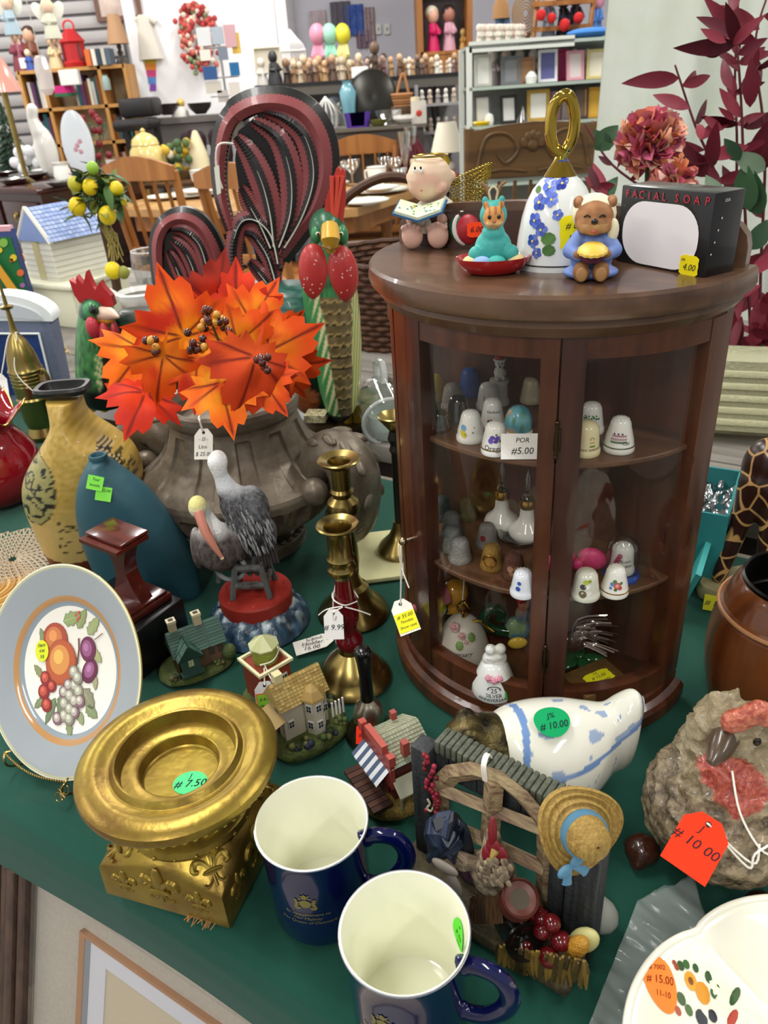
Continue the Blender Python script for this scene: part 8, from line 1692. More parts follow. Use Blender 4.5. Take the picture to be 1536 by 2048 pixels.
# small lamp table and a counter under the black table
lt2=thing('lamp_table','round dark side table carrying the white-shaded lamp','table',(.46,5.30,FL));MB().lathe([(0,.72),(.26,.72),(.27,.735),(.26,.75),(0,.75)],40).build('table_top',OAKD,lt2);MB().lathe([(.18,0),(.16,.03),(.03,.08),(.04,.4),(.03,.7),(.08,.72)],20).build('pedestal',OAKD,lt2)
CTZ=.30;ct2=thing('display_counter','dark display counter standing before the black table','counter',(.03,5.86,FL));MB().box(0,0,(CTZ-FL)/2,.80,.5,CTZ-FL-.002).build('counter_body',mat('counter_dark','#4a4440',.5),ct2,smooth=0);MB().box(0,0,CTZ-FL-.01,.84,.54,.02).build('counter_top',mat('counter_top','#6a625a',.4),ct2,smooth=0)
def onc(px,yy):q=VY(px,250,yy);return Vector((q.x,yy,CTZ))
def cware(name,label,cat,px,yy,prof,m_,smooth=45):q=onc(px,yy);s=SCL(q);return tag(MB().lathe([(a/s,b2/s) for a,b2 in prof],20).build(name,m_,loc=q,smooth=smooth),label,cat)
def ltw(name,label,cat,x,y,prof,m_):q=Vector((x,y,0));s=SCL(q);return tag(MB().lathe([(a/s,b2/s) for a,b2 in prof],20).build(name,m_,loc=q),label,cat)
# glass and candle pieces right of the table
p=onc(838,5.68);s=SCL(p);t=thing('candle_holder','clear square candle glass with a red heart','candle holder',p);MB().box(0,0,20/s,30/s,.06,40/s).build('glass_block',mat_film('candle_glass','#e8e4dc',.6),t);MB().col('#b8382c').ell(0,-.032,18/s,6/s,.004,6/s).build('heart',V_SATIN(),t)
ltw('burgundy_vase','burgundy vase left of the white lamp','vase',.34,5.40,[(12,0),(24,20),(28,40),(18,60),(10,70),(12,76)],mat('burgundy_glaze','#5a1424',.2));ltw('cream_canister','cream upright canister beside the lamp','canister',.34,5.20,[(9,0),(10,38),(9,40),(0,40)],mat('cream_can','#d8cca8',.4));ltw('grey_urn','dark pewter urn behind the lamp','vase',.52,5.46,[(12,0),(10,6),(24,22),(22,34),(26,40)],mat('dark_pewter','#3a3a3c',.3,metal=.8))
p=Vector((.55,5.30,0));s=SCL(p);t=thing('clown_lamp','small table lamp with white shade and colourful figure base','lamp',p)
MB().olathe([(32/s,46/s),(18/s,98/s),(17.4/s,98/s),(31/s,46/s)],30).build('lamp_shade',mat('lamp_shade','#e6dfcc',.7),t);MB().col('#c8502c').lathe([(20/s,0),(18/s,8/s),(0,9/s)],20).build('base',V_SATIN(),t);MB().col('#d8b82c').ell(-4/s,0,26/s,10/s,9/s,14/s).build('figure_body',V_SATIN(),t);MB().col('#d8d4c8').ell(6/s,0,18/s,10/s,9/s,10/s).build('figure_dog',V_SATIN(),t);MB().tube([(0,0,0),(0,0,60/s)],2/s,6).build('stem',BRASS,t)
ltw('tray_of_silver','round silver tray below the lamp','tray',.50,5.13,[(22,0),(24,3),(23,5),(0,3)],mat('silver_plate','#a8a8a6',.25,metal=1));
p=Vector((.37,2.62,pc_.location.z+.467));t=thing('wrapped_glassware','glassware bundled in crinkled clear plastic behind the chair','package',p)
for i in range(5):MB().lathe([(.03,0),(.035,.05),(.02,.12),(.04,.16)],16,T(.1+.045*i,.05*(i%2),0)).build('wrapped_glass',mat_film('wrap_film','#dfe2e6',.22),t)
# wares on the dark sideboard
SBZ=.132
def sb(px,py):return G(px,py,SBZ)
def sware(name,label,cat,px,py,prof,m_,smooth=45):q=sb(px,py);return ware(name,label,cat,px,py,q.y,prof,m_,smooth=smooth)
SV=mat('silver_plate')
for i,(x,y,r) in enumerate(((20,352,34),(60,358,38),(95,350,30),(128,372,34),(30,368,30))):sware('silver_dish',['oval silver dish at the far left of the sideboard','wide silver platter on the sideboard','white handled dish among the silver','silver tray under the lemon tree','small silver bowl at the sideboard edge'][i],'dish',x,y,[(r*.6,0),(r*.8,4),(r,10),(r*.97,11),(r*.7,5),(0,3)],SV if i!=2 else CHINA)
q=sb(108,354);s=SCL(q)*.88
for i,(x,lb_) in enumerate(((105,'white porcelain swan with tall neck, left of the oval plate'),)):
 t=thing('porcelain_swan',lb_,'figurine',sb(x,354));B=MB();B.ell(0,0,40/s,20/s,16/s,42/s);limb(B,[(-4/s,0,70/s),(-10/s,0,92/s),(-6/s,0,106/s)],[14/s,9/s,10/s]);remesh(B,3/s,3).build('swan',CHINA,t)
q=sb(172,358);s=SCL(q)*.88;t=thing('oval_platter','pale oval platter with pink roses standing upright','platter',q);MB().loft([[(x_*cos(a)*26/s,yy,54/s+x_*sin(a)*54/s) for a in [2*pi*i/40 for i in range(40)]] for x_,yy in ((1,0),(1,-.012),(.8,-.02),(.5,-.02))]).build('platter_body',mat('pale_blue_china','#ccd3da',.2,coat=.3),t,smooth=50)
for (a,b2) in ((0,54),(6,60),(-4,48),(4,44)):MB().col('#b88a96').ell(a/s,-.021,b2/s,4/s,.002,4/s,n=8,k=5).build('rose_print',V_SATIN(),t)
sware('white_creamer','white creamer in front of the swan','creamer',130,368,[(12,0),(18,16),(14,34),(18,40)],CHINA)
sv2=thing('serving_table','low serving table behind the oak chair','table',(-1.44,5.88,FL));MB().box(0,0,.78,.72,.46,.03,b=.006).build('table_top',OAKD,sv2,smooth=30)
for sx in (-.32,.32):
 for sy in (-.19,.19):MB().box(sx,sy,.38,.04,.04,.77).build('leg',OAKD,sv2,smooth=0)
def svp(px,yy):q=VY(px,330,yy);return Vector((q.x,yy,FL+.796))
def svw(name,label,cat,px,yy,prof,m_):q=svp(px,yy);s=SCL(q);return tag(MB().lathe([(a/s,b2/s) for a,b2 in prof],24).build(name,m_,loc=q),label,cat)
svw('ginger_jar','pale yellow ribbed ginger jar with a white lid','jar',298,5.85,[(20,0),(30,12),(36,34),(32,56),(26,64),(27,66),(24,76),(14,84),(4,88),(5,92),(0,96)],mat('yellow_glaze','#d9c37c',.25,coat=.3))
q=svp(238,5.75);s=SCL(q);t=thing('framed_sign','small framed card with a red dot on the sideboard','picture frame',q,radians(-30));MB().box(0,0,26/s,68/s,.02,48/s).build('frame',mat('thin_wood_frame','#8a6a4c',.4),t,smooth=0);MB().box(0,-.011,26/s,60/s,.004,40/s).build('card',mat('pale_card','#dcd8d0',.6),t,smooth=0);MB().col('#e8503c').ell(24/s,-.014,34/s,4/s,.002,4/s,n=8,k=5).build('red_dot',V_PAPER(),t)
svw('white_teapot','white lidded dish behind the framed card','dish',262,6.0,[(24,0),(34,8),(30,22),(12,30),(4,34),(0,36)],CHINA)
t=thing('silk_rose_bunch','bunch of white silk roses beside the little fir tree','flowers',sb(66,354));s=SCL(sb(66,354))*.85
for i in range(14):MB().col('#dfe0e2').ell(random.uniform(-22,24)/s,random.uniform(-.04,.04),random.uniform(6,44)/s,9/s,n=8,k=6).build('bloom',V_MATTE(),t)
t=thing('mini_fir_tree','small dark green artificial fir tree on the sideboard','tree',sb(38,350));s=SCL(sb(38,350))*.84;b=MB()
for i in range(420):u=random.random();a=random.random()*6.28;r=40/s*(1-u)*random.uniform(.6,1.0);b.col(mixc(C('#16281c'),C('#2f4a34'),random.random())).tube([(r*.5*cos(a),r*.5*sin(a),8/s+100/s*u),(r*cos(a),r*sin(a),4/s+100/s*u)],[2.2/s,.5/s],4)
b.build('needles',V_MATTE(),t)['kind']='stuff';MB().col('#3a2a1c').tube([(0,0,0),(0,0,60/s)],3/s,6).build('trunk',V_MATTE(),t)
t=thing('red_berry_spray','curly red berry spray behind the oval platter','flowers',sb(200,352));s=SCL(sb(200,352))*.7
for i in range(8):a=i*.8;MB().col('#5a6a4c').tube(smooth_pts([(0,0,0),(12/s*cos(a),0,40/s),(26/s*cos(a),.02*sin(a),66/s),(18/s*cos(a+1),0,50/s)],4),.004,4).build('curl',V_MATTE(),t)
for i in range(16):MB().col('#7a1c28').ell(random.uniform(-18,18)/s,random.uniform(-.03,.03),random.uniform(10,80)/s,5/s,n=7,k=5).build('berry',V_SATIN(),t)
# == bookcase with books
BY=6.75;bc0=VY(34,140,BY);bc1=VY(246,124,BY);bzt=.79;bcx0,bcx1=bc0.x,bc1.x;bw=bcx1-bcx0
bkc=thing('bookcase','honey pine bookcase against the slatted wall','bookcase',((bcx0+bcx1)/2,BY,FL));ht=bzt-FL
for x in (-bw/2,-bw/2+bw*.22,bw/2-bw*.24,bw/2):MB().box(x,.14,ht/2,.026,.28,ht).build('upright',PINE,bkc,smooth=0)
lev=[ht-.013,ht-.27,ht-.52,ht-.77,.06]
for z in lev:MB().box(0,.14,z,bw,.28,.024).build('shelf',PINE,bkc,smooth=0)
MB().box(0,.275,ht/2,bw,.01,ht).build('back_board',mat('pale_backing','#b8a888',.6),bkc,smooth=0)
BCN={'#3a4a6c':'navy','#8a2c34':'red','#d8d4c8':'ivory','#2c2c34':'black','#b8a88a':'tan','#5c3a5c':'purple','#2f5a5c':'teal','#c8c4bc':'grey','#7a4a2c':'brown','#a84a5c':'rose'}
def book_row(x0,x1,z,label):
 x=x0;k_=0
 while x<x1-.02:
  w=random.uniform(.016,.032);h=random.uniform(.15,.21);d=random.uniform(.12,.17)
  cn_=random.choice(list(BCN));b=MB().col(cn_).box(0,0,h/2,w*.94,d,h).col('#e4dfd0').box(0,.003,h/2+.001,w*.75,d*.96,h*.99)
  tag(b.build('paperback',V_PAPER(),loc=((bcx0+bcx1)/2+x+w/2,BY+.11,FL+z+.0125),smooth=0),BCN[cn_]+' '+ORDW[min(k_,23)]+' '+label,'book','books on the pine bookcase');x+=w;k_+=1
book_row(-bw/2+.03,-bw/2+bw*.20,lev[1],'paperback from the left, top left bay of the pine bookcase');book_row(-.02,bw/2-bw*.26,lev[1],'paperback from the left, wide top bay of the pine bookcase');book_row(-bw/2+.03,-bw/2+bw*.20,lev[2],'paperback from the left, second left bay of the bookcase');book_row(bw/2-bw*.22,bw/2-.03,lev[2],'book from the left, right bay, second shelf of the bookcase');book_row(bw/2-bw*.22,bw/2-.03,lev[3],'book from the left, right bay, third shelf of the bookcase')
p=VY(130,186,BY-.02);tag(MB().col('#c8307a').box(0,0,.025,.12,.1,.05).col('#3a6a4c').box(0,0,-.012,.13,.1,.022).build('pink_box',V_PAPER(),loc=p,smooth=0),'bright pink and green box among the books','box')
p=VY(140,155,BY-.1);tag(MB().box(0,0,0,.14,.06,.1,b=.004).build('white_carton',mat('white_card','#dcdcd8',.6),loc=p,smooth=0),'white carton hung at the front of the bookcase','box')
p=VY(215,180,BY-.02);tag(MB().lathe([(.03,0),(.032,.07),(.02,.09),(.022,.1)],16).build('dark_jar',mat('grey_jar','#8a9a94',.3),loc=p),'grey jar in the right top bay of the bookcase','jar')
# on top of the bookcase
def small_fig(px,py,hpx,Y,cols,label,cat='figurine',name='figurine',group=None,wf=.26,z=None):
 p=VY(px,py,Y);s=SCL(p);h=hpx/s
 if z is not None:h=p.z+h-z;p.z=z
 h=max(h,.03);t=thing(name,label,cat,p,random.uniform(-.6,.6),group)
 MB().col(cols[0]).lathe([(h*wf,0),(h*wf*.95,h*.1),(h*wf*.55,h*.55),(h*wf*.35,h*.68)],14).build('body',V_SATIN(),t);MB().col(cols[1]).ell(0,0,h*.80,h*.16,h*.16,h*.19,n=10,k=8).build('head',V_SATIN(),t)
 for s_ in (-1,1):MB().col(cols[0]).tube([(s_*h*wf*.4,0,h*.6),(s_*h*wf*.75,-h*.12,h*.42),(s_*h*.05,-h*.2,h*.42)],h*.055,6).build('arm',V_SATIN(),t)
 if len(cols)>2:MB().col(cols[2]).ell(0,h*.04,h*.86,h*.18,h*.17,h*.17,n=10,k=8).build('hair',V_SATIN(),t)
 return t
def fairy(px,py,hpx,Y,label,dress,hair):
 t=small_fig(px,py,hpx,Y,[dress,'#d8b8a0',hair],label,'doll','fairy_doll');s=SCL(t.location);h=hpx/s
 for s_ in (-1,1):MB().col('#e2e0d4').ell(s_*h*.28,h*.10,h*.72,h*.16,h*.02,h*.26,n=12,k=8,R=Matrix.Rotation(s_*.5,3,'Y')).build('wing',mat('wing_gauze',None,.7),t)
 MB().col('#c8c4bc').tube([(0,0,h*.95),(0,0,CEIL-t.location.z)],.002,4).build('hanging_cord',V_MATTE(),t)
 for s_ in (-1,1):MB().col('#d8b8a0').tube([(s_*h*.08,0,.0),(s_*h*.10,0,-h*.26)],h*.045,6).build('leg',V_SATIN(),t)
fairy(108,78,66,4.4,'blond fairy doll with pale wings hanging at upper left','#c9c8b4','#e0d2a0');fairy(28,70,64,4.2,'pale blue fairy doll at the top left corner','#9fb4c0','#c8b088')
t=small_fig(112,122,46,6.86,['#c8b48a','#c8a888','#b89a6a'],'straw angel figure under the fairy doll','figurine','straw_angel',z=bzt)
p=VY(152,122,6.88);p.z=bzt;s=SCL(p);t=thing('red_lantern','large red metal lantern on the bookcase','lantern',p);MB().col('#a81c20').lathe([(24/s,0),(26/s,8/s),(22/s,12/s),(22/s,40/s),(26/s,44/s),(12/s,62/s),(4/s,66/s)],8).build('lantern_body',V_SATIN(),t,smooth=0);MB().col('#c83030').tube([(10/s*cos(a),0,70/s+10/s*sin(a)) for a in [2*pi*i/16 for i in range(16)]],2/s,6,closed=True).build('ring',V_SATIN(),t)
for i in range(4):a=pi/4+i*pi/2;MB().col('#5a0e10').box(23/s*cos(a),23/s*sin(a),26/s,4/s,4/s,28/s).build('lantern_pane',V_GLOSS(),t,smooth=0)
small_fig(64,100,40,6.95,['#6a3a24','#c89a80','#3a2418'],'brown clothed doll seated on the bookcase',z=bzt);small_fig(40,105,46,6.95,['#7a3444','#c8a08a','#8a4a2c'],'doll in a dark red dress at the far left',z=bzt);small_fig(60,128,26,6.8,['#2f4a94','#d8c8a8'],'small blue figure on the bookcase top',z=bzt);ware('white_mug','small white mug at the left end of the bookcase','mug',50,137,6.8,[(8,0),(8,18),(7,18),(6,3),(0,3)],CHINA)
for i,(x,w,c) in enumerate(((182,10,'#c86a3a'),(194,8,'#d8d0c4'),(203,9,'#3a4450'),(213,7,'#b8b4a8'),(222,8,'#54606c'))):p=VY(x,120,BY+.05);s=SCL(p);tag(MB().col(c).box(0,0,14/s,w/s,.14,28/s).build('hardback',V_PAPER(),loc=(p.x,p.y,bzt),smooth=0),['orange','ivory','navy','pale grey','slate'][i]+' hardback on the bookcase top, '+ORDW[i]+' right of the lantern','book','books standing on the bookcase top')
# far-left pink glass lamp
p=VY(8,185,5.35);s=SCL(p);t=thing('pink_glass_lamp','pink ruffled glass shade at the left edge','lamp',p);MB().lathe([(34/s,0),(30/s,14/s),(14/s,58/s),(6/s,66/s)],28,mod=lambda a,r,z:(r*(1+.06*sin(9*a)),z)).build('shade',mat_film('pink_glass','#e0a090',.85,.25),t);MB().lathe([(16/s,.133-p.z),(5/s,.16-p.z),(6/s,0)],16).build('stem',BRASS,t)
p=VY(98,190,5.0);s=SCL(p);t=thing('cut_glass_vase','oval cut-glass vase hanging before the bookcase','vase',p);MB().lathe([(6/s,0),(14/s,10/s),(16/s,44/s),(12/s,64/s),(8/s,68/s)],12).build('vase_body',mat_film('cut_glass','#d8d2d0',.6,.08),t,smooth=0);MB().col('#c8c4bc').tube([(0,0,68/s),(0,0,CEIL-p.z)],.002,4).build('hanging_cord',V_MATTE(),t)
# == slatted wall: pictures, lamp, dress
def wall_frame(px0,py0,px1,py1,Y,label,fcol,pcol,th=.03,mw=.16,pvar=None):
 a,b2=VY(px0,py1,Y),VY(px1,py0,Y);w,h=b2.x-a.x,b2.z-a.z;t=thing('framed_picture',label,'picture',((a.x+b2.x)/2,Y,(a.z+b2.z)/2));k_=mw*min(w,h)
 for (x,z,sx,sz) in ((0,h/2-k_/2,w,k_),(0,-h/2+k_/2,w,k_),(-w/2+k_/2,0,k_,h-2*k_),(w/2-k_/2,0,k_,h-2*k_)):MB().col(fcol).box(x,0,z,sx,th,sz).build('frame_bar',V_SATIN(),t,smooth=0)
 MB().col(pcol).box(0,th*.2,0,w-2*k_*.9,th*.4,h-2*k_*.9).build('picture',mat('pic_'+label[:14],None,.4,var=pvar) if pvar else V_PAPER(),t,smooth=0);return t
wall_frame(196,-20,276,44,7.18,'large wooden framed print high on the slatted wall','#6a4a3c','#d4c4b8',pvar=(6,.6,'#8a6a64'))
wall_frame(255,140,292,190,7.18,'white framed abstract print below the baby dress','#e6e6e2','#b06a3c',mw=.2,pvar=(9,.9,'#4a3a8c'))
t=thing('rainbow_poster','rainbow striped poster on the slatted wall','poster',(0,0,0))
for i,c in enumerate(('#d8c83a','#e08a2c','#c8427c','#5a8ac8','#8a4ab0')):slab_px([(268+i*8,112+i*14),(312,112+i*14),(312,126+i*14),(268+i*8,126+i*14)],7.185,.01).build('stripe',mat('poster_'+c,c,.6),t,smooth=0)
p=VY(237,88,6.95);s=SCL(p);t=thing('burlap_lamp','table lamp with a tan burlap shade and dark ornate stem','lamp',p);MB().olathe([(21/s,0),(11/s,50/s),(10.5/s,50/s),(20.5/s,0)],28).build('lamp_shade',mat('burlap','#b08a68',.85),t);MB().col('#3a3430').lathe([(14/s,bzt-p.z),(10/s,bzt-p.z+.03),(4/s,bzt-p.z+.06),(6/s,-14/s),(3/s,-10/s),(5/s,-5/s),(2/s,10/s)],14).build('stem',V_SATIN(),t)
p=VY(292,70,7.16);s=SCL(p);t=thing('christening_gown','white baby gown hanging on the slatted wall','gown',p);MB().loft([[(w_*cos(a)/s*(1+.06*sin(8*a)),.04*sin(a),z/s) for a in [2*pi*i/40 for i in range(40)]] for w_,z in ((27,-42),(26,-40),(18,0),(13,22),(14,30),(8,34))]).build('gown_body',mat('white_gown','#dcd8cc',.8),t,smooth=60)
for s_ in (-1,1):MB().tube([(s_*12/s,0,28/s),(s_*24/s,0,20/s)],[6/s,5/s],8).build('sleeve',mat('white_gown'),t)
p=VY(286,235,6.35);s=SCL(p);t=thing('black_armchair','black upholstered chair below the posters','chair',p);MB().box(0,0,18/s,66/s,.35,34/s,b=.03).build('backrest',mat('black_vinyl','#1c1a1c',.5),t,smooth=40);MB().box(0,-.2,-10/s,70/s,.4,20/s,b=.03).build('seat',mat('black_vinyl'),t,smooth=40)
for sx in (-1,1):MB().box(sx*30/s,-.1,(-20/s+FL-p.z)/2,.04,.04,abs(FL-p.z)-20/s).build('leg',mat('black_vinyl'),t,smooth=0)
# wreath on the white door
p=VY(396,70,7.1);s=SCL(p);t=thing('berry_wreath','oval red and white berry wreath on the white door','wreath',p)
rr=random.Random(3)
MB().col('#4a3a2c').tube([(27/s*cos(a),0,44/s*sin(a)) for a in [2*pi*i/40 for i in range(40)]],6/s,6,closed=True).build('wreath_ring',V_MATTE(),t)
for i in range(290):a=rr.random()*6.283;d=rr.gauss(-2,9);c=rr.choice(['#a83434','#b84a44','#8a2a2c','#c86a5c','#d8c8b8','#7a8a64']);MB().col(c).ell((27+d)/s*cos(a),-.05*rr.random(),(46+d)/s*sin(a),5.5/s,n=6,k=4).build('wreath_berry',V_MATTE(),t)
# greeting card spinner
p=VY(462,260,6.1);s=SCL(p);t=thing('card_spinner','wire spinner rack with greeting cards before the white door','card rack',p);MB().tube([(0,0,FL-p.z),(0,0,178/s)],2.5/s,6).build('pole',mat('rack_grey','#9a9a9c',.4),t)
for i,(x,z,w,h,c,ry) in enumerate(((-24,160,26,30,'#d4d8dc',-.2),(2,160,22,28,'#a8b4c0',.1),(26,158,22,36,'#c8a0a8',.4),(34,146,16,34,'#d8b85c',.5),(-22,100,26,22,'#3a5a8c',.2),(26,104,18,22,'#2f6a9c',-.3),(-20,76,30,20,'#c8c4bc',.3),(-26,130,20,18,'#e0dcd4',0),(8,130,18,20,'#7a8494',.1),(-4,60,20,20,'#b8b4b0',-.2),(20,70,20,24,'#d0ccc8',.2))):MB().col(c).box(x/s,-.05-.01*(i%3),z/s,w/s,.012,h/s,T(0,0,0,ry=0)).build('greeting_card',V_PAPER(),t,smooth=0)
for z in (142,92,60):MB().tube([(30/s*cos(a),30/s*sin(a)*.6,z/s) for a in [2*pi*i/20 for i in range(20)]],1.2/s,5,closed=True).build('wire_ring',mat('rack_grey'),t)
# grey console with bowls and yellow flowers before the door
p=VY(388,232,6.62);t=thing('grey_console','weathered grey console table below the wreath','table',(p.x,p.y,FL));h=p.z-FL;MB().box(0,.1,h-.02,.82,.4,.04).build('top',mat('grey_console_wood','#6a6460',.6),t,smooth=0);MB().box(0,.1,h-.12,.76,.36,.16).build('apron',mat('grey_console_wood'),t,smooth=0)
for sx in (-.36,.36):MB().box(sx,.1,(h-.2)/2,.06,.3,h-.2).build('leg',mat('grey_console_wood'),t,smooth=0)
for i,(x,y,lb_,c) in enumerate(((336,222,'dark glazed bowl at the left of the grey console','#33282c'),(402,220,'dark pot at the right of the grey console','#2a2426'))):ware('dark_bowl',lb_,'bowl',x,y+8,6.66,[(10,0),(22,12),(24,20),(22,20),(8,6),(0,4)],mat('bowl_'+c,c,.3))
p=svp(352,5.9);p.x=-1.26;s=SCL(p);t=thing('yellow_flower_basket','basket of yellow and white silk flowers before the console','flowers',p)
for i in range(44):c=random.choice(['#d8b83a','#c8a430','#e4e0cc','#5a6a3a','#3f5a34','#46603c']);MB().col(c).ell(random.uniform(-30,30)/s,random.uniform(-.1,.1),random.uniform(8,66)/s,random.uniform(5,9)/s,n=7,k=5).build('bloom',V_MATTE(),t)
MB().col('#6a5030').lathe([(18/s,0),(26/s,14/s),(0,14/s)],16).build('basket',V_MATTE(),t)
p=VY(360,222,6.7);s=SCL(p);t=thing('gilt_clock','small gilt topped clock on the console','clock',p);MB().col('#c8a850').ell(4/s,0,14/s,8/s,.03,8/s).build('gilt_top',V_GLOSS(),t);MB().col('#d8d4cc').lathe([(18/s,-10/s),(16/s,0),(8/s,8/s),(0,9/s)],16).build('base',V_SATIN(),t)
# plum wing chairs and pale lamp behind the tail
for i,(x,y,Yc,lb_) in enumerate(((385,268,6.2,'plum velvet chair back left of the cream lamp'),(440,262,6.2,'plum velvet chair back right of the cream lamp'))):
 p=VY(x,y,Yc);s=SCL(p);t=thing('plum_chair',lb_,'chair',(p.x,p.y,FL));h=p.z-FL;MB().loft([[(w_/s*cos(a),.06*sin(a),h+z/s) for a in [2*pi*j/24 for j in range(24)]] for w_,z in ((16,-60),(24,-30),(26,-6),(20,4),(8,8))]).build('backrest',mat('plum_velvet','#2f1a24',.7),t,smooth=60);MB().box(0,-.12,.4,.17,.3,.14,b=.03).build('seat',mat('plum_velvet'),t,smooth=40)
 for sx in (-.07,.07):
  for sy in (-.24,-.02):MB().tube([(sx,sy,0),(sx,sy,.34)],.02,6).build('leg',OAKD,t)
q=VY(398,318,5.9);s=SCL(q);tag(MB().lathe([(20/s,FL-q.z),(20/s,0),(17/s,14/s),(9/s,40/s),(5/s,50/s),(0,52/s)],20).build('cream_pedestal',mat('cream_can'),loc=q),'tapered cream floor pedestal before the plum chairs','pedestal')
# == black folding table with figurines
BTY=6.3;bl,brr=VY(508,162,BTY),VY(938,152,BTY);bz_=(bl.z+brr.z)/2
bt2=thing('black_shelf_table','high black folding table crowded with small figurines','table',((bl.x+brr.x)/2,BTY,FL));w=brr.x-bl.x;h=bz_-FL
MB().box(0,.3,h-.012,w,.62,.024).build('table_top',mat('black_laminate','#1a1a1c',.4),bt2,smooth=0);MB().box(0,.0,h-.05,w*.985,.012,.06).build('front_rail',mat('grey_rail','#5a5650',.5),bt2,smooth=0)
for s_ in (-1,1):
 MB().tube([(s_*w*.34,.1,h-.03),(s_*w*.44,.1,0)],.016,6).build('leg',mat('black_steel','#1c1c1e',.4),bt2);MB().tube([(s_*w*.34,.5,h-.03),(s_*w*.44,.5,0)],.016,6).build('leg',mat('black_steel'),bt2);MB().tube([(s_*w*.12,.3,h-.03),(s_*w*.42,.3,h-.55)],.010,6).build('folding_brace',mat('black_steel'),bt2)
FC=[['#6a4a34','#c8a888'],['#8a6a4a','#d8c0a0'],['#b8a890','#c8b49c'],['#3a2c24','#8a6a54'],['#d8d0c4','#e0d0c0'],['#7a5a5c','#c8a898','#3a2418'],['#a8845c','#c8a078'],['#5a4438','#b89474']]
FCN=['chestnut','tan','beige','dark brown','ivory','mauve','honey','umber']
for i in range(46):
 r_=i%2;k_=i//2;x=566+368*(k_+.15+.5*random.random()+.3*r_)/23;hp=random.uniform(24,40);c_=random.randrange(8)
 small_fig(x,150,hp,BTY+.12+.26*r_,FC[c_],FCN[c_]+' figurine, '+ORDW[k_]+' from the left, '+('back' if r_ else 'front')+' row on the black table','figurine','collectible_figurine','figurines crowded on the black table',.19,bz_)
small_fig(751,142,52,BTY+.05,['#4a3a2c','#6a5444'],'tall dark carved figure on the black table','figurine','tall_carving',None,.14,bz_)
p=VY(720,146,BTY+.04);p.z=bz_;s=SCL(p);tag(MB().box(0,0,10/s,34/s,.05,20/s,b=.004).build('white_plaque',mat('white_card'),loc=p,rot=(-.2,0,0),smooth=0),'white plaque leaning among the brown figurines','plaque')
# pastel bottle dolls, bird cage and pale frame at the left end
for (x,c,c2,lb_) in ((640,'#d890a8','#d890a8','tall pink draped figure beside the bird cage'),(664,'#8fc8b0','#9ad0b8','mint green draped figure with a round head'),(690,'#d8d08a','#e0d43c','pale yellow draped figure with a yellow head')):small_fig(x,132,74,BTY+.5,[c,c2],lb_,'figurine','draped_figure',None,.13,bz_)
p=VY(586,128,BTY+.5);p.z=bz_;s=SCL(p);t=thing('bird_cage','white wire bird cage on the figurine table','bird cage',p)
for i in range(14):x=-27+54*i/13;MB().col('#e0dedc').tube(smooth_pts([(x/s,-.08,0),(x/s,-.08,56/s),(x*.5/s,-.05,76/s),(0,0,92/s)],3),1/s,4).build('bar',V_SATIN(),t)
for z in (0,28,56):MB().col('#e0dedc').box(0,0,z/s,58/s,.18,2.4/s).build('cage_band',V_SATIN(),t,smooth=0)
MB().col('#8a7ab0').box(0,0,14/s,26/s,.08,20/s).build('parcel_inside',V_PAPER(),t,smooth=0)
wall_frame(512,92,560,150,6.6,'cream cardboard panel at the left end of the figurine table','#d8d0bc','#d0c8b4',mw=.05);small_fig(548,140,34,6.42,['#2a2a2c','#2a2a2c'],'black silhouette figure before the cream panel',z=bz_);small_fig(524,150,30,6.42,['#c8c4bc','#d8d0c4'],'white figure at the left end of the figurine table',z=bz_)
# wall textiles and switches on the cool wall
def wall_panel(px0,py0,px1,py1,label,col,var=None,name='wall_hanging',Y=8.19,cat='textile'):
 a,b2=VY(px0,py1,Y),VY(px1,py0,Y);w,h=b2.x-a.x,b2.z-a.z
 m=MB().col(col).grid(lambda u,v:(-w/2+w*u,-.02+.012*sin(u*20),-h/2+h*v),24,4);mm=MB();mm.c=[];mm.col(col);mm.add(m.v,m.f);mm.add([(x,y+.015,z) for x,y,z in m.v],[tuple(reversed(f)) for f in m.f])
 tag(mm.build(name,mat('tex_'+label[:12],None,.8,var=var),loc=((a.x+b2.x)/2,Y,(a.z+b2.z)/2),smooth=60),label,cat)
wall_panel(690,8,726,72,'blue patterned shirt hanging on the far wall','#3454a0',(20,.5,'#6a84c8'));wall_panel(664,2,700,60,'grey garment hanging left of the blue shirt','#6a6670',(20,.4,'#4a4650'));wall_panel(714,60,742,96,'mauve cloth hanging below the blue shirt','#8a7484',(20,.4,'#5a4a58'));wall_panel(622,20,652,66,'pale floral cloth hanging on the far wall','#c8bcc0',(20,.4,'#9a7a84'));wall_panel(728,14,748,84,'necklaces hanging in a bundle on the far wall','#b8a8ac',(40,.7,'#7a5a60'))
p=VY(533,62,8.172);t=thing('thermostat','small white thermostat on the far wall','thermostat',p);MB().box(0,0,0,.11,.05,.09,b=.01).build('case',mat('white_card'),t,smooth=30);MB().col('#3a3a3a').ell(.01,-.026,0,.02,.006,.02,n=10,k=6).build('dial',V_SATIN(),t)
for (x,lb_) in ((757,'left light switch on the far wall'),(774,'right light switch on the far wall')):p=VY(x,58,8.19);t=thing('light_switch',lb_,'switch',p);MB().box(0,0,0,.05,.02,.08).build('switch_plate',mat('white_card'),t,smooth=0);MB().box(0,-.014,0,.012,.012,.022).build('toggle',mat('grey_jar'),t,smooth=0)
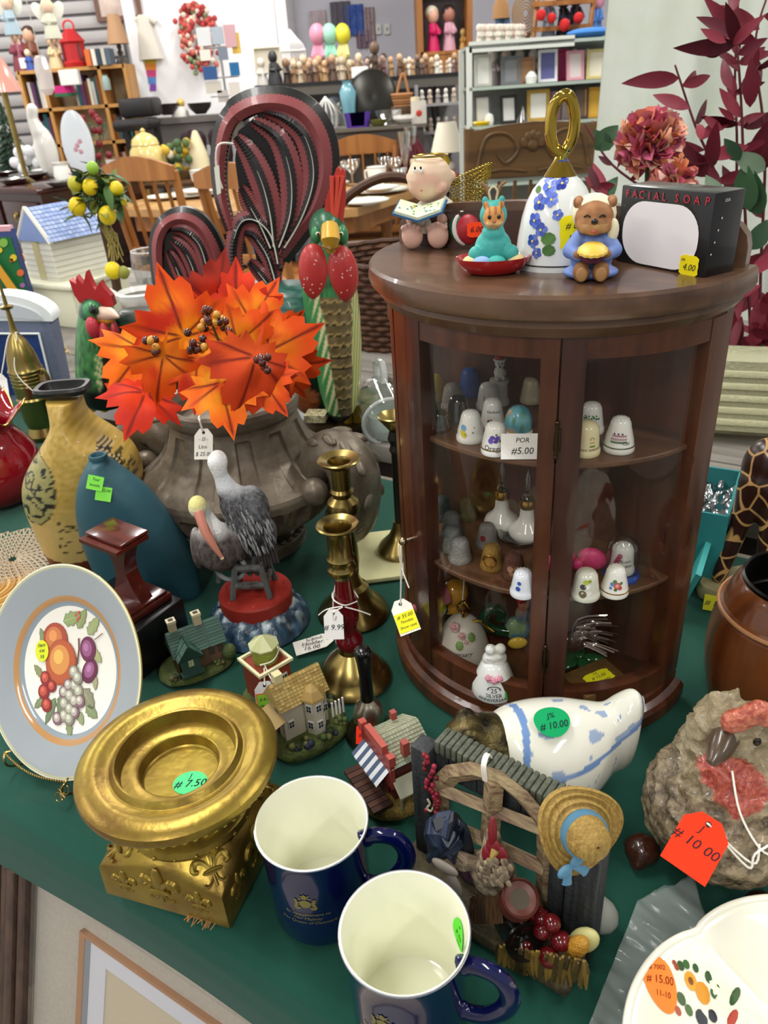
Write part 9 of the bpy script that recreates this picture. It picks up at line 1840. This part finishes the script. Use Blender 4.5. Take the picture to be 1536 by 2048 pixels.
# below the black table
p=onc(716,5.70);s=SCL(p);t=thing('purple_basket','bright purple oblong basket under the black table','basket',p);MB().loft([[(w_*x/s,y*.12,z/s) for x,y in rrect(1,1,.2,4)] for w_,z in ((44,0),(52,26),(50,26),(42,3))]).build('basket_body',mat('purple_plastic','#4a2a8c',.4),t,smooth=40)
p=onc(806,5.98);tag(MB().box(0,0,.05,.16,.12,.10,b=.004).build('riser_box',OAKD,loc=(p.x,p.y,p.z),smooth=30),'small wooden riser under the handled basket','box');p.z+=.101;s=SCL(p);t=thing('handled_basket','small wicker basket with an upright handle','basket',p)
for k_ in range(5):MB().col('#8a5c34' if k_%2 else '#a8744a').tube([((16+k_)/s*cos(a),(12+k_)/s*sin(a),5*k_/s) for a in [2*pi*i/24 for i in range(24)]],3.2/s,6,closed=True).build('weave',V_MATTE(),t)
MB().col('#a8744a').tube(smooth_pts([(-10/s,0,20/s),(4/s,0,56/s),(14/s,0,20/s)],6),3/s,6).build('handle',V_MATTE(),t)
p=onc(655,5.74);p.z+=.004;s=SCL(p);t=thing('white_cage_lantern','white wire cage lantern below the black table','lantern',p)
for i in range(12):a=2*pi*i/12;MB().col('#d8d6d2').tube(smooth_pts([(18/s*cos(a),18/s*sin(a),0),(20/s*cos(a),20/s*sin(a),30/s),(0,0,56/s)],4),1.2/s,4).build('wire',V_SATIN(),t)
MB().col('#d8d6d2').lathe([(19/s,-2/s),(20/s,0),(0,1/s)],20).build('base',V_SATIN(),t)
p=onc(748,6.0);s=SCL(p);t=thing('dark_platter','large dark round tray standing upright under the table','tray',p);MB().lathe([(46/s,0),(48/s,.02),(42/s,.03),(0,.02)],36,T(0,0,48/s,rx=radians(80))).build('tray_body',mat('dark_tray','#2c2a26',.25,metal=.5),t)
p=onc(672,6.05);s=SCL(p);t=thing('arched_mirror','arched dark mirror standing under the black table','mirror',p);MB().prism([(-24/s,0),(24/s,0),(24/s,36/s)]+[(24/s*cos(a),36/s+22/s*sin(a)) for a in [pi*i/12 for i in range(13)]]+[(-24/s,36/s)],.03).build('frame',mat('black_steel'),t,smooth=30);MB().prism([(-18/s,4/s),(18/s,4/s),(18/s,36/s)]+[(18/s*cos(a),36/s+16/s*sin(a)) for a in [pi*i/12 for i in range(13)]]+[(-18/s,36/s)],.004,T(0,-.018,0)).build('mirror_glass',mat('mirror_glass','#9aa0a2',.08,metal=1),t,smooth=30)
cware('pale_blue_vase','pale blue glass vase under the black table','vase',700,5.9,[(10,0),(14,40),(17,60),(8,76),(12,80)],mat_film('pale_blue_glass','#7fb8c8',.8,.1));cware('crystal_decanter','cut glass decanter under the black table','decanter',678,5.66,[(14,0),(18,10),(12,26),(5,32),(8,40),(0,44)],CRYS,smooth=0);cware('crystal_bowl','cut glass bowl beside the purple basket','bowl',778,5.8,[(14,0),(26,18),(28,26),(25,24),(0,6)],CRYS,smooth=0);cware('green_bowl','olive bowl right of the purple basket','bowl',757,5.65,[(10,0),(16,6),(18,12),(0,10)],mat('olive_glaze','#5a5c2c',.3));cware('white_pillar','cream pillar candle behind the square candle glass','candle',832,5.86,[(9,0),(9,44),(0,45)],mat('cream_can'));cware('stacked_bowls','stack of white bowls beside the candle glass','bowl',812,5.72,[(14,0),(26,10),(26,16),(0,16)],CHINA)
wall_panel(560,163,935,420,'grey cloth skirt hung behind the black table','#8a8788',(10,.5,'#6f6c6e'),'table_skirt',6.94,'cloth')
et=thing('trinket_rack','small open rack of pale trinkets under the black table','rack',(VY(888,230,6.08).x,6.08,FL));ez=[VY(888,y,6.0).z for y in (206,262)]
for sx in (-.19,.19):MB().box(sx,0,(ez[0]-FL)/2+.06,.015,.16,ez[0]-FL+.12).build('rack_side',mat('rack_grey','#9a9a9c',.4),et,smooth=0)
for z in ez:MB().box(0,0,z-FL-.008,.38,.16,.014).build('rack_shelf',mat('rack_grey'),et,smooth=0)
for i in range(12):
 k_=i%6;small_fig(844+16*k_,200,26,6.05,[['#c8c4bc','#d8d4cc'],['#a89888','#c8b8a8'],['#8a8484','#c0b8b0']][i%3],['white','beige','grey'][i%3]+' trinket, '+ORDW[k_]+' from the left on the '+('upper' if i<6 else 'lower')+' rack shelf','figurine','pale_trinket','pale trinkets under the black table',.22,None)
 o_=COL.objects[-1]
 while o_.parent:o_=o_.parent
 o_.location.z=ez[0 if i<6 else 1]
 # == display shelves with frames, dolls above
SY=4.75;sx0,sx1=VY(938,120,SY).x,VY(1290,100,SY).x;su=thing('display_shelves','glass and white metal display shelves behind the bell','shelf',((sx0+sx1)/2,SY,FL));sw_=sx1-sx0
zs_=[VY(1100,y,SY).z-FL for y in (84,168,246)]
for x in (-sw_/2,sw_/2):
 for y in (0,.34):MB().box(x,y,zs_[0]/2,.03,.02,zs_[0]).build('upright',mat('white_metal_shelf','#cfd2cc',.4),su,smooth=0)
for z in zs_+[zs_[2]-.3]:MB().box(0,.17,z,sw_,.36,.016).build('glass_shelf',mat_film('shelf_glass','#b8c8bc',.75,.15),su,smooth=0)
MB().box(-sw_/2+.28,.0,zs_[0]+.0,.56,.02,.05).build('white_lip',mat('white_metal_shelf'),su,smooth=0)
MB().box(0,.36,zs_[0]/2+.2,sw_,.01,zs_[0]-.4).build('back_panel',mat('shelf_back','#7d7f7a',.6),su,smooth=0)
def pf(px,pb,w,h,label,fc,pc_,lean=-.15,dY=0.0,var=None):
 p=VY(px,pb,SY+.08+dY);p.z=FL+zs_[1 if pb<200 else 2]+.0085;s=SCL(p);w,h=w/s,h/s;t=thing('photo_frame',label,'picture frame',p,random.uniform(-.2,.2),None,lean);k_=.14*w
 for (x,z,sx,sz) in ((0,h-k_/2,w,k_),(0,k_/2,w,k_),(-w/2+k_/2,h/2,k_,h-2*k_),(w/2-k_/2,h/2,k_,h-2*k_)):MB().col(fc).box(x,0,z,sx,.014,sz).build('frame_bar',V_SATIN(),t,smooth=0)
 MB().col(pc_).box(0,.003,h/2,w-2*k_,.006,h-2*k_).build('picture',V_PAPER(),t,smooth=0)
R1,R2=165,243
def shw(name,label,cat,px,py,Y,prof,m_):q=VY(px,py,Y+.05);q.z=FL+zs_[1 if py<200 else 2]+.0085;s=SCL(q);return tag(MB().lathe([(a/s,b2/s) for a,b2 in prof],20).build(name,m_,loc=q),label,cat)
TOPZ=FL+zs_[0]+.0085;MIDZ=FL+zs_[1]+.0085
pf(966,R1,34,56,'plain white photo frame at the left of the upper shelf','#b8b8b0','#e8e6e0');pf(1022,R1,40,50,'pewter grey photo frame on the upper shelf','#6a6c70','#8a8c90');pf(1052,R1,34,46,'wooden photo frame with a green sticker','#8a6242','#a07a5a');pf(1095,R1,38,58,'silver framed family photo leaning on the upper shelf','#d8d8dc','#6a6aa0',-.25);pf(1124,R1-2,26,56,'bright magenta photo frame','#b82a64','#c84a7c',-.2,.1);pf(1150,R1,36,52,'pink bordered print frame','#d89aa8','#e0d4d4');pf(1190,R1-2,36,52,'yellow bordered print frame','#c8b878','#e4dcc8');pf(1232,R1-6,24,46,'dark oval frame with a green sticker','#2c2628','#3a3436')
pf(966,R2,36,54,'white mat photo frame on the lower shelf','#5a5a5c','#e8e8e6');pf(1018,R2,34,50,'black photo frame holding a white card','#2a2828','#e2e0dc');pf(1076,R2-6,44,56,'gold photo frame with a bright white card','#b8923c','#f0efe8');pf(1160,R2,30,56,'dark brown photo frame tilted on the lower shelf','#3a2a24','#6a5a54',-.2);pf(1186,R2,34,54,'mustard yellow photo frame at the right of the lower shelf','#c8922c','#d8a848',-.2)
shw('yellow_duck_dish','yellow dish at the left end of the lower shelf','dish',962,R2+8,SY-.02,[(14,0),(18,6),(16,8),(0,6)],mat('yellow_gloss','#d8b81c',.3));shw('white_dome','white round clock ornament on the lower shelf','ornament',978,R2+4,SY+.0,[(8,0),(10,8),(8,18),(0,22)],CHINA);shw('glass_bell','clear glass bell between the photo frames','bell',1045,R2+4,SY,[(13,0),(10,8),(5,18),(2,24),(3,28),(0,30)],CRYS);shw('white_cherub','small white floral clock on the upper shelf','clock',1062,R1+2,SY,[(10,0),(12,12),(6,20),(0,22)],CHINA)
for i in range(9):
 c_=i%3;small_fig(985+27*i,120,20,SY+.28,[['#d8c8cc','#e0d4d0'],['#c8a0a8','#d8c0b8'],['#b8a898','#d0c4b8']][c_],['white','pink','fawn'][c_]+' trinket, '+ORDW[i]+' from the left behind the upper frames','figurine','tiny_trinket','tiny trinkets behind the upper frames',.2,MIDZ)
for i in range(7):p=VY(1110+20*i,192,SY+.28);p.z=FL+zs_[2]+.0085;s=SCL(p);c_=i%3;tag(MB().col(['#d8a8b0','#e0c8c8','#c8c4c4'][c_]).box(0,0,24/s,17/s,.1,48/s).build('boxed_trinket',V_PAPER(),loc=p,smooth=0),['pink','blush','grey'][c_]+' upright gift box, '+ORDW[i]+' from the left behind the lower frames','box','pastel boxes behind the lower frames')
# on top: wooden doll cabinet, dolls, ladder chair, red pompoms
TZY=80
p0,p1=VY(842,112,7.15),VY(940,108,7.15);dcab=thing('doll_cabinet','tall open oak cabinet showing two dolls','cabinet',((p0.x+p1.x)/2,7.2,p0.z));w=p1.x-p0.x
for s_ in (-1,1):MB().box(s_*w/2,.1,.42,.045,.3,.84).build('cabinet_side',OAK,dcab,smooth=0)
MB().box(0,.25,.42,w,.01,.84).build('cabinet_back',mat('grey_backing','#6a6468',.6),dcab,smooth=0);MB().box(0,.1,.46,w,.28,.02).build('cabinet_shelf',OAK,dcab,smooth=0);MB().box(0,.1,.01,w,.3,.03).build('cabinet_floor',OAK,dcab,smooth=0);MB().box(0,.1,(FL-p0.z)/2,w*.9,.3,abs(FL-p0.z)).build('cabinet_base',OAK,dcab,smooth=0)
small_fig(867,108,80,7.25,['#c81c5c','#d8a890','#d8d0bc'],'blond doll in a bright pink dress','doll','dressed_doll',None,.17,p0.z+.026);small_fig(899,106,80,7.25,['#c898a8','#a87060','#2a1c18'],'dark haired doll in a pale pink dress','doll','dressed_doll',None,.17,p0.z+.026);small_fig(926,96,34,7.25,['#c89a4a','#c8a868'],'golden teddy at the foot of the doll cabinet','figurine','gold_teddy',None,.2,p0.z+.026)
for i in range(15):
 r_,k_=i%3,i//3;c_=(i*2)%3;small_fig(958+19*k_+6*r_,80,28,SY+.06+.07*r_,[['#d8ccc0','#e0d0c4'],['#c8a8a0','#d8c0b4'],['#b8c0b0','#d8d0c4']][c_],['cream','rose','sage'][c_]+' porcelain figurine, '+ORDW[k_]+' from the left, '+['front','middle','back'][r_]+' row of the top shelf','figurine','porcelain_figurine','porcelain figurines on the top shelf',.18,TOPZ)
p=VY(1002,44,SY+.3);s=SCL(p);p.z=TOPZ+6/s;t=thing('denim_doll','doll in a tan jacket and blue jeans on the top shelf','doll',p);MB().col('#4a6480').tube([(-4/s,0,-6/s),(-4/s,0,46/s)],8/s,8).build('trouser_leg',V_CLOTH(),t);MB().col('#4a6480').tube([(10/s,0,-6/s),(10/s,0,46/s)],8/s,8).build('trouser_leg',V_CLOTH(),t);MB().col('#a07850').lathe([(18/s,40/s),(16/s,62/s),(8/s,76/s)],12).build('jacket',V_CLOTH(),t);MB().col('#c8a088').ell(2/s,0,86/s,9/s,9/s,11/s).build('head',V_SATIN(),t)
p=VY(1050,62,SY+.30);s=SCL(p);p.z=TOPZ+22/s;t=thing('wicker_chair_toy','small wicker peacock chair on the top shelf','toy chair',p)
for k_ in range(6):MB().col('#9a7a50').tube([((6+4*k_)/s*cos(a),0,30/s+(6+4*k_)/s*sin(a)*1.3) for a in [2*pi*i/24 for i in range(24)]],1.6/s,5,closed=True).build('woven_ring',V_MATTE(),t)
MB().col('#9a7a50').lathe([(16/s,-22/s),(10/s,-10/s),(18/s,-4/s),(0,-2/s)],14).build('seat',V_MATTE(),t)
p=VY(1066,78,SY+.20);p.z=TOPZ;s=SCL(p);t=thing('wooden_ladder','honey wooden toy ladder chair on the top shelf','toy chair',p)
for x in (0,112):MB().tube([(x/s,0,0),((x+12)/s,.05,96/s)],5/s,6).build('side_rail',OAK,t)
for z in (22,64):MB().box(58/s,.02,z/s,118/s,.05,8/s).build('rung',OAK,t,smooth=0)
for (x,y,r) in ((1082,30,10),(1103,36,9),(1129,50,11),(1157,36,10)):q=VY(x,y,SY+.15)-p;MB().ell(q.x,q.y,q.z,r/s,n=14,k=10).build('pompom',mat('red_felt','#c01c1c',.8,bump=(200,.6)),t);MB().col('#3a2020').tube([(q.x,q.y,q.z),(q.x,.02,64/s)],.002,4).build('pompom_cord',V_MATTE(),t)
for (x,y,hp,cols,lb_) in ((1125,50,62,['#1c2030','#1a1a1e'],'black clad clown doll in the toy row'),(1150,44,60,['#262a3a','#3a2c2c'],'dark suited clown doll right of the first'),(1098,20,40,['#8a94a8','#d8b8a0'],'grey dressed doll behind the pompoms'),(1192,66,70,['#4a7ac0','#c88a9c'],'doll with a pink striped top and blue skirt'),(1236,70,84,['#d890a8','#c8a08c','#8a5a44'],'ballerina doll in a pink tutu'),(1262,60,60,['#b8c0d0','#c8b0a4'],'pale blue doll beside the ballerina')):small_fig(x,y,hp,SY+.28,cols,lb_,'doll','toy_doll',None,.16,TOPZ)
p=VY(1180,72,SY+.06);s=SCL(p);p.z=TOPZ;tag(MB().col('#3a78c0').ell(0,0,9/s,48/s,.08,9/s,n=20,k=8).build('blue_plush',mat('plush',None,.9,bump=(150,.8)),loc=p),'long blue plush toy lying along the top shelf','plush toy')
p=Vector((pc_.location.x+.14,pc_.location.y-.12,FL+.4665));s=SCL(p);tag(MB().col('#e0a020').box(0,0,.05,.04,.02,.10).col('#d8501c').box(0,-.002,.075,.04,.02,.045).build('orange_packet',V_PAPER(),loc=p,smooth=0),'orange and yellow packet on the pressed-back chair seat','packet')
# == framed print leaning under the near edge, with linens beside it
def hemP(u,d,z):q=UW(u,d);return Vector((q.x,q.y,z))
fp_=thing('framed_print','large framed print with linen mat leaning under the table edge','framed picture',UW(-.046,.028,-.064),TROT);fl=radians(20)
FM=Matrix.Rotation(fl,4,'X')
def fbox(x,y,z,sx,sy,sz,m_,name,b=0.0):MB().box(x,y,z,sx,sy,sz,Matrix.Rotation(-fl,4,'X'),b).build(name,m_,fp_,smooth=30)
M_FR=mat('grooved_frame','#4c382c',.5,wood=(90,'#33241c',2),bump=(120,.4));LIN=mat('linen_mat','#b7aea0',.85,var=(260,.4,'#a0978a'))
W_,H_=.62,.64
for k_ in range(5):fbox(-.028+.0125*k_,.002-.003*(k_%2),-H_/2,.012,.026,H_,M_FR,'frame_moulding',.003)
fbox(W_,.002,-H_/2,.06,.026,H_,M_FR,'frame_side',.003);fbox(W_/2,.002,-H_,W_+.06,.026,.06,M_FR,'frame_bottom',.003)
fbox(W_/2,.006,-H_/2,W_,.008,H_,LIN,'linen_mat')
ix0,iz0=.092,-.026
def seg(x0,x1,z0,z1,y,m_,nm):fbox((x0+x1)/2,y,(z0+z1)/2,x1-x0,.006,z1-z0,m_,nm)
X1,ZB=W_-.08,-H_+.08
seg(ix0,ix0+.007,ZB,iz0,.0,mat('copper_fillet','#a8703c',.45),'fillet');seg(ix0,X1,iz0-.003,iz0,-.0002,mat('copper_fillet'),'fillet')
seg(ix0+.007,ix0+.014,ZB,iz0-.003,.0005,mat('grey_fillet','#7c828c',.5),'inner_mat');seg(ix0+.014,ix0+.034,ZB,iz0-.003,.001,mat('pale_mat','#d3d2da',.6),'inner_mat');seg(ix0+.034,X1,iz0-.020,iz0-.003,.001,mat('pale_mat'),'inner_mat')
seg(ix0+.034,X1,ZB,iz0-.020,.002,mat('faded_print','#c9b7a0',.35,var=(5,.5,'#c4bd8c')),'print');fbox(W_/2,-.006,-H_/2,W_,.002,H_,glass('picture_glass','#fbfbfb',.03,.25,.03),'glazing')
q=hemP(-.10,-.03,-.28);t=thing('crumpled_linen','crumpled cream linen heaped beside the frame','cloth',(q.x,q.y,q.z),TROT)
MB().grid(lambda u,v:(-.17+.20*u,-.12+.18*v,.05*n3((u*3,v*3,1))+.03*n3((u*8,v*8,2))-.12*v*0),44,44).build('linen_fold',mat('cream_linen','#cfc5b4',.85),t,smooth=180)
q=hemP(-.26,.06,-.40);tag(MB().box(0,0,-.18,.34,.3,.40,b=.03).build('houndstooth_cushion',None or mat('houndstooth','#2a2a2a',.9,var=(240,.9,'#c8c4bc')),loc=q,rot=(0,0,TROT),smooth=40),'black and white houndstooth cushion below the linen','cushion')
